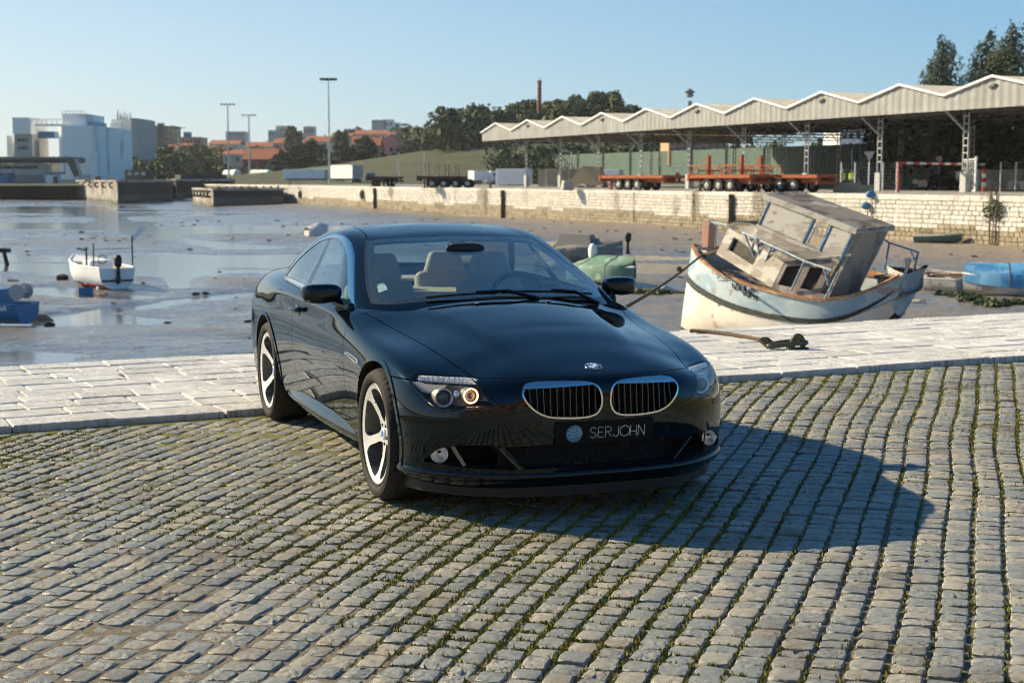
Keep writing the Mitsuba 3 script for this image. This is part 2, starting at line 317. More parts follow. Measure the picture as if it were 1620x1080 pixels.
rows = [.349, .69, 1.03, 1.36, 1.69, 2.02, 2.34, 2.66, 2.97, WQ]
for a, b in zip(rows[:-1], rows[1:]):
    s = QS0+rf.rand()*.6
    while s < QS1:
        L = rf.uniform(.36, .56)*(1.6 if b == WQ else 1); flags.append(('edge_stone' if b == WQ else 'flagstone', s+.004, s+L-.004, a+.003, b-.003, .045)); s += L
def fd(f): x, y = q2w((f[1]+f[2])/2, (f[3]+f[4])/2); return math.hypot(x, y)+60*(abs(x) > y*.35+.5)
flags.sort(key=fd); far_f = []; far_uv = []
for i, (nm, a, b, c, d, z) in enumerate(flags):
    m = flag(a, b, c, d, z, .016 if nm == 'flagstone' else .006, i+1); uvr = np.repeat([[rf.rand(), rf.rand()]], len(m.vertices), 0)
    if i < 300: obj(nm, m, 'limestone', qb, uv=uvr)
    else: far_f.append(m); far_uv.append(uvr)
obj('flagstones', mm(*far_f), 'limestone', qb, kind='stuff', uv=np.vstack(far_uv))
mat('weathered_stone', pr(proc(lambda p, n, uv: mix((.25, .22, .17), (.10, .09, .05), fbm(p.x*1.5, p.y*1.5, p.z*3, 3))), .85))
obj('near_quay_wall', cbox(QS0-100, QS1+120, WQ-.6, WQ-.03, MUD-1, -.0055).apply_transform(np.array([[QD[0], QN[0], 0, C0[0]], [QD[1], QN[1], 0, C0[1]], [0, 0, 1, 0], [0, 0, 0, 1.]])), 'weathered_stone', kind='structure')
obj('quay_strip', mm(*[grid(np.array([[(*q2w(s, t), .041) for t in (0, WQ)] for s in sr]), True) for sr in ((-116, QS0), (QS1, 150))]), 'limestone', kind='structure', uv=np.full((8, 2), .5))
# --- mud of the drained basin, with films of water in its hollows
CHAN = [([tuple(at_z(*q, MUD)[:2]) for q in L], w_, d_) for L, w_, d_ in (([(60,327),(120,333),(170,343),(205,362),(262,377),(330,384),(395,393)], 2.2, .11), ([(150,492),(205,487),(300,475),(430,459)], .75, .11), ([(266,422),(284,435),(282,456)], .8, .11), ([(5,462),(60,456),(130,468),(200,470)], 1.3, .11), ([(70,512),(130,500),(215,506)], 1.2, .11), ([(230,400),(330,408),(420,415)], 1.5, .10), ([(700,392),(960,392),(1075,396)], .6, .10), ([(985,418),(1060,424)], .5, .10), ([(1000,462),(1095,460)], .6, .09), ([(1440,478),(1470,486),(1620,494)], .8, .10))]
def mud_h(x, y):
    p = np.stack([x, y, x*0], -1)
    h = (meshkit.fbm(p*np.array([.045, .10, 1]), 4, 9)-.5)*.62+(meshkit.fbm(p*np.array([.35, .6, 1]), 3, 4)-.5)*.13+(meshkit.fbm(p*np.array([2.2, 2.8, 1]), 3, 2)-.5)*.05
    wx = 27.2-.400*(y-80.7); dw = (wx-x)*.928                      # distance in front of the far wall: the ground rises towards it
    for L, w_, dp in CHAN:
        for (x0, y0), (x1, y1) in zip(L[:-1], L[1:]):
            u = np.clip(((x-x0)*(x1-x0)+(y-y0)*(y1-y0))/((x1-x0)**2+(y1-y0)**2), 0, 1); d = np.hypot(x-x0-u*(x1-x0), y-y0-u*(y1-y0))+.5*w_*(meshkit.noise(p*np.array([.5, .5, 1]), 3)-.5); k = np.exp(-(d/w_)**2); h = h*(1-k*.9)-dp*k
    return h+.42*np.exp(-np.clip(dw, 0, 99)/9.)+.10*np.clip((x+2+.1*y)/25., 0, 1)*np.clip((90-y)/40, 0, 1)
def axis(a, b, n, p): t = np.linspace(0, 1, n)**p; return a+(b-a)*t
gy = np.concatenate([axis(9., 110, 520, 1.5), axis(110, 380, 160, 1.2)[1:]]); gx = np.concatenate([-axis(0, 190, 250, 2.0)[::-1], axis(0, 70, 170, 1.5)[1:]])
XX, YY = np.meshgrid(gx, gy, indexing='ij'); MH = mud_h(XX, YY)
def mud_color(p, n, uv):
    f = fbm(p.x*.5, p.y*.9, 0., 4); g = fbm(p.x*7, p.y*7, 1., 3)
    c = mix((.115, .118, .12), (.205, .165, .125), smoothstep(-.05, .34, p.z-MUD+.25*(f-.5)))
    return c*(.65+.7*g)
def mud_rough(p, n, uv):
    dry = smoothstep(-6., 14., p.x+.10*p.y-2+14*(fbm(p.x*.06, p.y*.06, 5., 3)-.5)); f = fbm(p.x*2.2, p.y*3.2, 0., 4)
    return dr.clip(.13+.17*dry+.30*smoothstep(.45, .68, f)*(.5+.5*dry)+.20*smoothstep(.0, .25, p.z-MUD), .10, .7)
mat('mud', {'type': 'bumpmap', 'scale': 1.0, 'arbitrary': proc(lambda p, n, uv: fbm(p.x*5, p.y*5, 0., 4)*.034, 4e-3), 'bsdf': pr(proc(mud_color), proc(mud_rough), spec=.75)})
mat('water_film', {'type': 'bumpmap', 'scale': 1.0, 'arbitrary': proc(lambda p, n, uv: fbm(p.x*1.6, p.y*3, 0., 2)*.006, 4e-3), 'bsdf': {'type': 'roughplastic', 'alpha': .025, 'int_ior': 1.5, 'diffuse_reflectance': rgb(.115, .11, .10)}})
obj('mud_flat', grid(np.stack([XX, YY, MUD+MH], 2), False), 'mud', kind='structure', smooth=True)
obj('water', grid(np.array([[(x, y, MUD-.028) for y in np.linspace(14, 380, 30)] for x in np.linspace(-190, 70, 30)]), True), 'water_film', kind='structure', smooth=False)
# --- far quay: apron, and the block wall of the basin
WD = np.array([-.371, .9286]); WN = np.array([.9286, .371]); W0 = np.array([27.2, 80.7])      # along the wall (away), and inland
def wl(t, n, z): return (W0[0]+WD[0]*t+WN[0]*n, W0[1]+WD[1]*t+WN[1]*n, z)
def tri_poly(pts, z): return trimesh.Trimesh(*trimesh.creation.triangulate_polygon(Polygon(pts), engine='earcut')) 
def flat(pts, z, flip=False):
    v, f = trimesh.creation.triangulate_polygon(Polygon(pts), engine='earcut'); m = trimesh.Trimesh(np.c_[v, np.full(len(v), z)], f, process=False)
    if m.face_normals[0][2] < 0: m.invert()
    return m
T1 = 270.; E1 = np.array(wl(T1, 0, 0)[:2])
mat('apron', pr(proc(lambda p, n, uv: mix((.20, .185, .165), (.30, .28, .25), fbm(p.x*.2, p.y*.2, 0., 4))), .85))
far_pts = [wl(-170, .3, 0)[:2], (E1[0]+.3, E1[1]+.3), (-330, 352), (-3000, 700), (-3000, 5000), (4000, 5000), (4000, -200), wl(-170, 300, 0)[:2]]
obj('far_apron', flat(far_pts, FAR-.006), 'apron', kind='structure')
mat('wall_white', pr(proc(lambda p, n, uv: mix(mix((.64, .62, .575), (.50, .47, .42), uv.x), (.16, .13, .09), smoothstep(.60, .74, fbm(p.y*.35, p.z*.25, p.x*.35, 3))*.75)*(.8+.35*fbm(p.y*4, p.z*4, p.x*4, 3))), .85))
mat('wall_stain', pr(proc(lambda p, n, uv: mix(mix((.36, .305, .215), (.25, .21, .15), uv.x), (.10, .095, .04), smoothstep(.52, .72, fbm(p.y*.8, p.z*1.6, p.x*.8, 3))*.6)*(.75+.45*fbm(p.y*4, p.z*4, p.x*4, 3))), .85))
QW = thing('quay_wall', 'long basin wall of pale stone blocks with a brown tidal band along its foot', 'wall')
obj('core', mm(*[trimesh.Trimesh(np.array([wl(a, n, z) for a in (-170, T1) for n in (.04, 1.2) for z in (MUD-1.5, FAR-.012)]), trimesh.creation.box().faces)]), 'weathered_stone', QW)
cour = [FAR-.26]; 
while cour[-1] > MUD-.2: cour.append(cour[-1]-.268)
rb = np.random.RandomState(8); blocks = []
for c in range(len(cour)-1):
    z1, z0 = cour[c]-.017, cour[c+1]+.017; t = -32+rb.rand()*.5
    while t < 175:
        L = rb.uniform(.42, .66); dep = rb.uniform(-.016, .016); blocks.append((t+.016, t+L-.016, z0, z1, dep, c)); t += L
def block(t0, t1, z0, z1, dep, ch=.022):
    P = [wl(t, n, z) for (t, z, n) in ((t0, z0, .05), (t1, z0, .05), (t1, z1, .05), (t0, z1, .05), (t0, z0, dep), (t1, z0, dep), (t1, z1, dep), (t0, z1, dep), (t0+ch, z0+ch, dep-.02), (t1-ch, z0+ch, dep-.02), (t1-ch, z1-ch, dep-.02), (t0+ch, z1-ch, dep-.02))]
    f = []
    for r in (0, 4):
        for k in range(4): a_, b_ = r+k, r+(k+1) % 4; f += [(a_, b_+4, b_), (a_, a_+4, b_+4)]
    f += [(8, 10, 9), (8, 11, 10)]
    return np.array(P), np.array(f)
keep = [b for b in blocks if abs(wl((b[0]+b[1])/2, 0, 0)[0]) < wl((b[0]+b[1])/2, 0, 0)[1]*.36]
sh = sorted(range(len(keep)), key=lambda i: keep[i][0]+500*(wl(keep[i][0], 0, 0)[0] > wl(keep[i][0], 0, 0)[1]*.337))
mass = {'wall_white': [], 'wall_stain': []}; WHITE_N = 5
for q, i in enumerate(sh):
    t0, t1, z0, z1, dep, c = keep[i]; P, f = block(t0, t1, z0, z1, dep); b = 'wall_white' if c < WHITE_N+(1 if math.sin(t0*.21)+.5*math.sin(t0*.63+1) > .6 else 0) else 'wall_stain'
    if q < 300: obj('stone_block', trimesh.Trimesh(P, f, process=False), b, QW, uv=np.full((12, 2), rb.rand()))
    else: mass[b].append((P, f, rb.rand()))
for b, L in mass.items():
    f = np.vstack([x[1]+12*k for k, x in enumerate(L)]); obj('stone_blocks', trimesh.Trimesh(np.vstack([x[0] for x in L]), f, process=False), b, QW, kind='stuff', uv=np.repeat([[x[2], 0] for x in L], 12, 0))
t = -34.
cop = []
while t < T1:
    L = rb.uniform(1.3, 1.9); m = trimesh.Trimesh(np.array([wl(a, n, z) for a in (t+.012, t+L-.012) for n in (-.07+rb.uniform(-.012, .012), .75) for z in (FAR-.255, FAR+.06)]), trimesh.creation.box().faces, process=False)
    if m.volume < 0: m.invert()
    if t < 120: obj('coping_stone', m, 'wall_white', QW, uv=np.full((8, 2), rb.rand()))
    else: cop.append(m)
    t += L
obj('coping_stones', mm(*cop), 'wall_white', QW, kind='stuff', uv=np.full((8*len(cop), 2), .5))
# weathered openings: dark joints with timber fenders down the wall
mat('dark_timber', pr(proc(lambda p, n, uv: mix((.035, .028, .022), (.085, .07, .055), fbm(p.x*3, p.y*3, p.z*1.2, 3))), .85))
mat('rust', pr(proc(lambda p, n, uv: mix((.10, .045, .022), (.05, .035, .03), fbm(p.x*3, p.y*3, p.z*3, 3))), .8))
# ================================================================ the car (x forward from the front axle, y to its left, z up)
CAR_A, CAR_X, CAR_Y = 0.3513336, 0.1422657, 7.9506408
CAR_M = np.array([[math.sin(CAR_A), math.cos(CAR_A), 0, CAR_X], [-math.cos(CAR_A), math.sin(CAR_A), 0, CAR_Y], [0, 0, 1, 0], [0, 0, 0, 1.]])
def side_col(x, *yz): return [(x, y, z) for y, z in yz]
BODY = [
 # front centre -> corner
 [(.775,0,.165),(.815,0,.205),(.838,0,.30),(.858,0,.41),(.874,0,.51),(.878,0,.60),(.862,0,.672),(.812,0,.706),(.745,0,.728),(.69,0,.742)],
 [(.765,.25,.165),(.805,.255,.205),(.826,.26,.30),(.848,.26,.41),(.862,.26,.51),(.864,.26,.60),(.845,.255,.668),(.795,.24,.703),(.715,.18,.733),(.61,0,.764)],
 [(.70,.50,.165),(.740,.51,.205),(.757,.52,.30),(.775,.525,.41),(.786,.525,.505),(.780,.52,.592),(.755,.50,.655),(.705,.455,.698),(.61,.30,.755),(.50,0,.79)],
 [(.555,.685,.165),(.590,.715,.208),(.602,.72,.30),(.612,.727,.41),(.615,.727,.50),(.602,.715,.585),(.570,.68,.65),(.530,.575,.702),(.46,.35,.782),(.38,0,.816)],
 [(.40,.79,.17),(.425,.838,.212),(.43,.842,.30),(.434,.848,.41),(.434,.846,.51),(.425,.832,.60),(.405,.785,.680),(.385,.61,.735),(.33,.36,.81),(.26,0,.843)],
 [(.23,.825,.175),(.245,.878,.216),(.25,.885,.31),(.25,.891,.43),(.25,.889,.53),(.245,.872,.64),(.235,.812,.728),(.22,.64,.762),(.18,.36,.838),(.13,0,.866)],
 side_col(0,(.80,.185),(.872,.22),(.893,.32),(.903,.46),(.906,.58),(.890,.69),(.828,.770),(.66,.797),(.36,.868),(0,.893)),
 side_col(-.40,(.79,.19),(.86,.22),(.876,.32),(.888,.47),(.898,.60),(.896,.725),(.852,.815),(.70,.842),(.38,.925),(0,.950)),
 side_col(-.78,(.785,.19),(.852,.215),(.868,.32),(.884,.47),(.898,.61),(.898,.735),(.872,.845),(.785,.912),(.42,.955),(0,.972)),
 side_col(-1.3,(.78,.19),(.845,.215),(.866,.32),(.884,.47),(.899,.61),(.899,.735),(.882,.845),(.830,.930),(.45,.945),(0,.95)),
 side_col(-1.9,(.78,.195),(.848,.22),(.868,.32),(.887,.47),(.902,.61),(.903,.74),(.888,.855),(.835,.945),(.45,.955),(0,.96)),
 side_col(-2.35,(.79,.20),(.862,.225),(.882,.325),(.900,.47),(.912,.61),(.912,.745),(.895,.865),(.825,.960),(.45,.985),(0,.985)),
 side_col(-2.78,(.80,.21),(.885,.24),(.903,.34),(.915,.48),(.921,.61),(.917,.75),(.888,.880),(.790,.978),(.42,1.005),(0,1.005)),
 side_col(-3.15,(.79,.22),(.875,.25),(.893,.35),(.904,.48),(.909,.61),(.900,.76),(.858,.895),(.74,.985),(.40,1.01),(0,1.012)),
 side_col(-3.5,(.74,.23),(.84,.26),(.862,.35),(.874,.48),(.878,.61),(.866,.77),(.808,.905),(.67,.985),(.36,1.005),(0,1.01)),
 [(-3.72,.62,.24),(-3.78,.70,.27),(-3.80,.73,.35),(-3.81,.74,.48),(-3.80,.745,.61),(-3.78,.73,.77),(-3.76,.67,.915),(-3.72,.56,.985),(-3.66,.30,1.0),(-3.6,0,1.005)],
 [(-3.85,.38,.24),(-3.92,.42,.27),(-3.935,.44,.35),(-3.945,.44,.48),(-3.93,.44,.61),(-3.90,.44,.77),(-3.90,.41,.93),(-3.86,.34,.99),(-3.76,.18,.998),(-3.66,0,1.0)],
 [(-3.89,0,.24),(-3.95,0,.27),(-3.965,0,.35),(-3.97,0,.48),(-3.955,0,.61),(-3.925,0,.77),(-3.93,0,.935),(-3.885,0,.995),(-3.80,0,.998),(-3.74,0,.999)],
]
GREEN = [
 [(-.36,0,.915),(-.50,0,.964),(-.85,0,1.085),(-1.2,0,1.200),(-1.485,0,1.285),(-1.64,0,1.318),(-1.80,0,1.338),(-1.88,0,1.345)],
 [(-.39,.30,.905),(-.535,.30,.957),(-.875,.285,1.078),(-1.21,.265,1.192),(-1.485,.24,1.279),(-1.65,.225,1.313),(-1.83,.15,1.339),(-1.91,0,1.347)],
 [(-.49,.55,.885),(-.62,.535,.948),(-.92,.50,1.068),(-1.225,.455,1.178),(-1.475,.41,1.266),(-1.66,.375,1.306),(-1.87,.25,1.338),(-1.95,0,1.349)],
 [(-.66,.745,.86),(-.77,.725,.933),(-1.03,.665,1.058),(-1.29,.60,1.170),(-1.51,.545,1.256),(-1.70,.49,1.304),(-1.92,.32,1.336),(-2.0,0,1.350)],
 [(-.92,.825,.86),(-.98,.815,.935),(-1.18,.745,1.06),(-1.39,.672,1.172),(-1.60,.612,1.260),(-1.77,.54,1.310),(-1.97,.35,1.336),(-2.04,0,1.350)],
 [(-1.2,.838,.86),(-1.22,.832,.94),(-1.38,.760,1.06),(-1.55,.688,1.177),(-1.70,.63,1.271),(-1.85,.55,1.315),(-2.0,.36,1.338),(-2.06,0,1.351)],
 [(-1.6,.842,.87),(-1.62,.838,.95),(-1.70,.765,1.07),(-1.80,.692,1.185),(-1.88,.632,1.280),(-1.95,.55,1.319),(-2.05,.36,1.340),(-2.08,0,1.351)],
 [(-2.05,.84,.88),(-2.05,.832,.96),(-2.06,.765,1.075),(-2.08,.697,1.185),(-2.09,.628,1.277),(-2.09,.54,1.317),(-2.1,.36,1.338),(-2.11,0,1.350)],
 [(-2.47,.825,.90),(-2.45,.820,.975),(-2.42,.770,1.08),(-2.38,.705,1.178),(-2.33,.628,1.262),(-2.28,.54,1.306),(-2.18,.35,1.333),(-2.14,0,1.348)],
 [(-2.86,.78,.92),(-2.81,.765,.99),(-2.72,.72,1.08),(-2.62,.66,1.168),(-2.52,.59,1.238),(-2.41,.51,1.285),(-2.25,.33,1.325),(-2.17,0,1.346)],
 [(-3.17,.62,.93),(-3.07,.59,1.0),(-2.91,.55,1.075),(-2.75,.505,1.15),(-2.6,.455,1.22),(-2.48,.40,1.270),(-2.3,.28,1.320),(-2.2,0,1.344)],
 [(-3.33,.35,.935),(-3.2,.34,1.005),(-3.01,.32,1.08),(-2.82,.30,1.155),(-2.65,.28,1.222),(-2.52,.25,1.268),(-2.33,.17,1.317),(-2.23,0,1.342)],
 [(-3.36,0,.935),(-3.23,0,1.007),(-3.03,0,1.083),(-2.84,0,1.16),(-2.67,0,1.225),(-2.54,0,1.268),(-2.36,0,1.315),(-2.27,0,1.340)],
]
SB = bspline(np.array(BODY, float), 11, 9, True, True, True)
_yc = .50+(.30-.50)*np.clip((SB[..., 0]+.45)/1.15, 0, 1); _q = np.clip((_yc+.035-SB[..., 1])/.07, 0, 1); _q = _q*_q*(3-2*_q); _w = np.clip((SB[..., 0]+.62)/.3, 0, 1)*np.clip((.72-SB[..., 0])/.5, 0, 1)*(SB[..., 2] > .66)
SB[..., 2] += .011*_q*_w
SG = bspline(np.array(GREEN, float), 10, 9, True, True, True)

#CUT
TRS = {}
def surf(S, name):
    t, V, N = closed_shell(S); m = t2m(t).as_original(); TRS[m.original_id()] = (cKDTree(V), N); return m
B0, G0 = surf(SB, 'body'), surf(SG, 'green')
BID, GID = B0.original_id(), G0.original_id()
def offset_shell(S, d):
    t, V, N = closed_shell(S); _, ii = cKDTree(V).query(S.reshape(-1, 3)); n = N[ii].reshape(S.shape)
    return t2m(closed_shell(S+n*d)[0])
def pieces(m, drop=(), split=None):
    """(surface + flat faces as one (v, f, n), faces whose origin is in split as another)"""
    k = m.to_mesh(); v = np.array(k.vert_properties[:, :3]); f = np.array(k.tri_verts); ri = np.array(k.run_index)//3; ro = np.array(k.run_original_id)
    org = np.zeros(len(f), int)
    for a in range(len(ro)): org[ri[a]:ri[a+1]] = ro[a]
    out = [[], []]
    for o in np.unique(org):
        if o in drop: continue
        ff = f[org == o]; u, inv = np.unique(ff, return_inverse=True); inv = inv.reshape(-1, 3); vv = v[u]
        if o in TRS:
            tr, N = TRS[o]; dd, ii = tr.query(vv, k=4); w = 1/(dd+1e-6)**2; nn = (N[ii]*w[..., None]).sum(1); nn /= np.linalg.norm(nn, axis=1, keepdims=True); f2 = inv
        else:
            vv = v[ff].reshape(-1, 3); fn = np.cross(v[ff[:, 1]]-v[ff[:, 0]], v[ff[:, 2]]-v[ff[:, 0]]); fn /= np.linalg.norm(fn, axis=1, keepdims=True)+1e-20; nn = np.repeat(fn, 3, 0); f2 = np.arange(len(vv)).reshape(-1, 3)
        out[1 if (split and o in split) else 0].append((vv, f2, nn))
    res = []
    for L in out:
        if not L: res.append(None); continue
        at = np.cumsum([0]+[len(x[0]) for x in L])
        res.append((np.vstack([x[0] for x in L]), np.vstack([x[1]+a for x, a in zip(L, at)]), np.vstack([x[2] for x in L])))
    return res
def put(name, vfn, bsdf, parent='coupe_car', **k):
    if vfn is None: print('EMPTY', name); return
    v, f, n = vfn; path = meshkit.write_ply((v, f), False, normals=n)
    return obj(name, {'type': 'ply', 'filename': path, 'face_normals': False, 'bsdf': {'type': 'ref', 'id': 'mat_'+bsdf}}, bsdf, parent, M=CAR_M, **k)
def cput(name, mesh, bsdf, parent='coupe_car', smooth=35, **k): return obj(name, mesh, bsdf, parent, smooth=smooth, M=CAR_M, **k)
def mir(m):
    m = m.copy(); m.vertices = m.vertices*np.array([1, -1, 1.]); m.invert(); return m
def both(poly): return poly.union(affinity.scale(poly, 1, -1, origin=(0, 0)))
CUTS = []
def cutter(m): m = m.as_original(); CUTS.append(m.original_id()); return m
CAR = thing('coupe_car', 'dark blue black two door coupe parked on the cobbles with front wheels straight', 'car')
# ---- openings of the body
wells = [cutter(m3.Manifold.cylinder(.45, r, r, 72).rotate((90, 0, 0)).translate((x, y+.45 if y > 0 else y, z))) for x, r, z in ((-.004, .374, .340), (-2.784, .378, .342)) for y in (.58, -.58)]
cav = Polygon(smooth_poly([(-.68, 0), (-.74, .40), (-.90, .64), (-1.1, .735), (-1.7, .745), (-2.3, .735), (-2.7, .64), (-2.95, .44), (-3.02, 0), (-2.95, -.44), (-2.7, -.64), (-2.3, -.735), (-1.7, -.745), (-1.1, -.735), (-.90, -.64), (-.74, -.40)]))
cabin = cutter(prism(cav, .36, 1.2))
inlet = Polygon(smooth_poly([(.792, .288), (.776, .31), (.755, .338), (.722, .362), (.66, .378), (.57, .384), (.508, .379), (.46, .32), (.412, .268), (.52, .268), (.66, .272), (.76, .277)], 5))
inlets = [cutter(prism(affinity.scale(inlet, sx, 1, origin=(0, 0)), .44, 1.0, 'x')) for sx in (1, -1)]
intake = Polygon([(.480, .380), (.25, .388), (0, .390), (-.25, .388), (-.480, .380), (-.378, .266), (-.2, .268), (0, .269), (.2, .268), (.378, .266)])
intake_c = cutter(prism(intake, .66, 1.0, 'x'))
kid = Polygon(smooth_poly([(.404, .632), (.394, .657), (.372, .675), (.33, .684), (.27, .686), (.18, .686), (.10, .682), (.056, .671), (.032, .65), (.022, .617), (.020, .58), (.030, .548), (.052, .525), (.096, .513), (.165, .511), (.242, .515), (.289, .522), (.335, .541), (.371, .57), (.395, .602)], 4))
kids = [cutter(prism(affinity.scale(kid, sx, 1, origin=(0, 0)), .70, 1.0, 'x')) for sx in (1, -1)]
# ---- headlamps: outlines across n = (cos 40, sin 40, 0)
LN = np.array([math.cos(math.radians(40)), math.sin(math.radians(40)), 0]); LT = np.array([-LN[1], LN[0], 0])
def lamp2(pts): return np.array([(np.dot(LT, p), p[2]) for p in pts])
lamp_b = Polygon(lamp2([(.383,.822,.662),(.381,.794,.686),(.398,.765,.692),(.487,.674,.691),(.576,.585,.692),(.615,.566,.686),(.684,.560,.664),(.794,.5,.578),(.828,.440,.546),(.80,.478,.546),(.72,.606,.557),(.69,.647,.552),(.66,.685,.528),(.627,.717,.526),(.577,.755,.540),(.511,.792,.575),(.444,.817,.614)]))
lamp_g = Polygon(lamp2([(.386,.818,.662),(.385,.794,.681),(.398,.765,.687),(.487,.674,.686),(.576,.585,.687),(.605,.570,.680),(.672,.566,.660),(.775,.522,.572),(.755,.548,.563),(.72,.606,.566),(.69,.647,.561),(.66,.685,.537),(.627,.717,.535),(.577,.755,.549),(.511,.790,.583),(.444,.814,.621)]))
def lprism(poly, a, b, s):
    m = m3.Manifold.extrude(cs(poly), b-a)          # local (s, z, n)
    M = np.zeros((3, 4)); M[:, 0], M[:, 1], M[:, 2] = LT, (0, 0, 1), LN; M[:, 3] = LN*a
    m = m.transform(M); return m if s > 0 else m.mirror((0, 1, 0))
lampc = [cutter(lprism(lamp_b, .745, 1.2, s)) for s in (1, -1)]
body = B0-m3.Manifold.batch_boolean(wells+[cabin]+inlets+[intake_c]+kids+lampc, m3.OpType.Add)
# ---- panels
gap = .0028
hood_h = [(.826,0),(.813,.165),(.777,.318),(.713,.447),(.632,.538),(.606,.561),(.347,.612),(.069,.647),(-.21,.675),(-.447,.712),(-.70,.766),(-.64,.66),(-.575,.46),(-.535,.22),(-.52,0)]
hh = smooth_poly(hood_h[:6], 6, False).tolist()+smooth_poly(hood_h[5:11], 6, False)[1:].tolist()+smooth_poly(hood_h[10:], 6, False)[1:].tolist()
hood_p = both(Polygon(hh)).buffer(.0001)
door_l = [(-.70,.99),(-.690,.92),(-.672,.847),(-.655,.784),(-.650,.714),(-.653,.64),(-.660,.574),(-.655,.5),(-.625,.42),(-.60,.335),(-.95,.318),(-1.4,.316),(-1.84,.318),(-1.90,.335),(-1.935,.375),(-1.956,.458),(-1.964,.559),(-1.972,.709),(-1.964,.818),(-1.945,.90),(-1.93,.99)]
door_p = Polygon(door_l)
fend_p = Polygon([(.75,.16),(-.585,.16)]+[p for p in door_l[9::-1]]+[(.75,.99)])
bump_s = Polygon([(.02,.05),(1.1,.05),(1.1,.664),(.02,.664)])
nose_p = Polygon([(.46,-.575),(1.1,-.575),(1.1,.575),(.46,.575)])
hoodm = prism(hood_p.buffer(-gap), .57, 1.3); hoodx = prism(hood_p.buffer(gap), .57, 1.3)
bumpm = prism(bump_s.buffer(-gap), -1.2, 1.2, 'y')+prism(nose_p, .45, .80)
bumpx = prism(bump_s.buffer(gap), -1.2, 1.2, 'y')+prism(nose_p.buffer(gap), .45, .80)
split_ids = [c.original_id() for c in wells+inlets+[intake_c]+kids+lampc+[cabin]]
rest = body-hoodx
bumper = rest ^ bumpm; rest = rest-bumpx
hood = body ^ hoodm
fl = {s: prism(fend_p.buffer(-gap), .45*s if s > 0 else -1.3, 1.3 if s > 0 else -.45, 'y') for s in (1, -1)}
fx = prism(fend_p.buffer(gap), .449, 1.3, 'y')+prism(fend_p.buffer(gap), -1.3, -.449, 'y')
dl = {s: prism(door_p.buffer(-gap), .78 if s > 0 else -1.3, 1.3 if s > 0 else -.78, 'y') for s in (1, -1)}
dx = prism(door_p.buffer(gap), .779, 1.3, 'y')+prism(door_p.buffer(gap), -1.3, -.779, 'y')
fenders = {s: rest ^ fl[s] for s in (1, -1)}; rest = rest-fx
doors = {s: rest ^ dl[s] for s in (1, -1)}; rest = rest-dx
flap_p = Polygon(smooth_poly([(-2.45,.912),(-2.33,.915),(-2.30,.885),(-2.36,.81),(-2.45,.80),(-2.50,.83),(-2.50,.885)]))
flapx = prism(flap_p.buffer(.0018)-flap_p.buffer(-.0018), -1.3, -.86, 'y')
rest = rest-flapx
# ---- greenhouse
Gin = cutter(offset_shell(SG, -.034)); Gg0 = offset_shell(SG, -.004); Gg1 = offset_shell(SG, -.009); Gout = offset_shell(SG, .0045)
dlo = Polygon(smooth_poly([(-2.615,.974),(-2.56,1.035),(-2.47,1.103),(-2.38,1.162),(-2.28,1.216),(-2.19,1.252),(-2.06,1.276),(-1.92,1.287),(-1.80,1.288),(-1.70,1.28),(-1.59,1.257),(-1.50,1.229),(-1.35,1.173),(-1.11,1.064),(-.92,.968),(-.815,.905),(-.90,.905),(-1.3,.93),(-1.836,.953),(-2.3,.968)], 4))
dlo_in = dlo.buffer(-.020)
ws = both(Polygon([(-1.492,0)]+smooth_poly([(-1.483,.149),(-1.497,.35),(-1.513,.525),(-1.49,.543),(-1.284,.603),(-.991,.673),(-.80,.700),(-.755,.690),(-.664,.597),(-.599,.436),(-.535,.20)], 4, False).tolist()+[(-.52,0)]).buffer(.0005))
rw = both(Polygon([(-2.56,0)]+smooth_poly([(-2.56,.20),(-2.60,.40),(-2.66,.44),(-2.95,.53),(-3.04,.54),(-3.13,.48),(-3.18,.25)], 4, False).tolist()+[(-3.19,0)]).buffer(.0005))
gshell = G0-Gin
wsp, rwp = prism(ws, .85, 1.5), prism(rw, .85, 1.5)
sidep = {s: prism(dlo_in, .3 if s > 0 else -1.2, 1.2 if s > 0 else -.3, 'y') for s in (1, -1)}
roof_p = both(Polygon([(-1.40,0),(-1.40,.545),(-1.52,.527),(-1.62,.507),(-1.79,.494),(-1.97,.492),(-2.2,.492),(-2.40,.475),(-2.58,.43),(-2.70,.40),(-2.70,0)]).buffer(.0005))
gs = gshell-(prism(ws.buffer(.003), .85, 1.5)+prism(rw.buffer(.003), .85, 1.5)+sidep[1]+sidep[-1])
gs = gs-prism(sbox(-4, -1.5, 0, 1.5), -.01, .86)
roofm = gs ^ prism(roof_p.buffer(-.003), 1.1, 1.5); pillars = gs-prism(roof_p.buffer(.003), 1.1, 1.5)
put('hood', pieces(hood)[0], 'car_paint')
b = pieces(bumper, split=split_ids); put('front_bumper', b[0], 'car_paint'); put('bumper_lining', b[1], 'black_plastic')
for s in (-1, 1):
    b = pieces(fenders[s], split=split_ids); put('fender', b[0], 'car_paint')
    if b[1]: put('fender_liner', b[1], 'black_plastic')
DOORS = {}
for s in (-1, 1):
    b = pieces(doors[s], split=[cabin.original_id()]); DOORS[s] = put('door', b[0], 'car_paint'); 
    if b[1]: put('trim_panel', b[1], 'cream_leather', DOORS[s])
b = pieces(rest, split=split_ids); put('body_shell', b[0], 'car_paint'); put('inner_shell', b[1], 'black_plastic')
GIN = [Gin.original_id()]
for nm, q in (('roof', roofm), ('side_frame', pillars)):
    b = pieces(q, split=GIN); k = put(nm, b[0], 'car_paint'); put('headliner', b[1], 'cream_cloth', k)
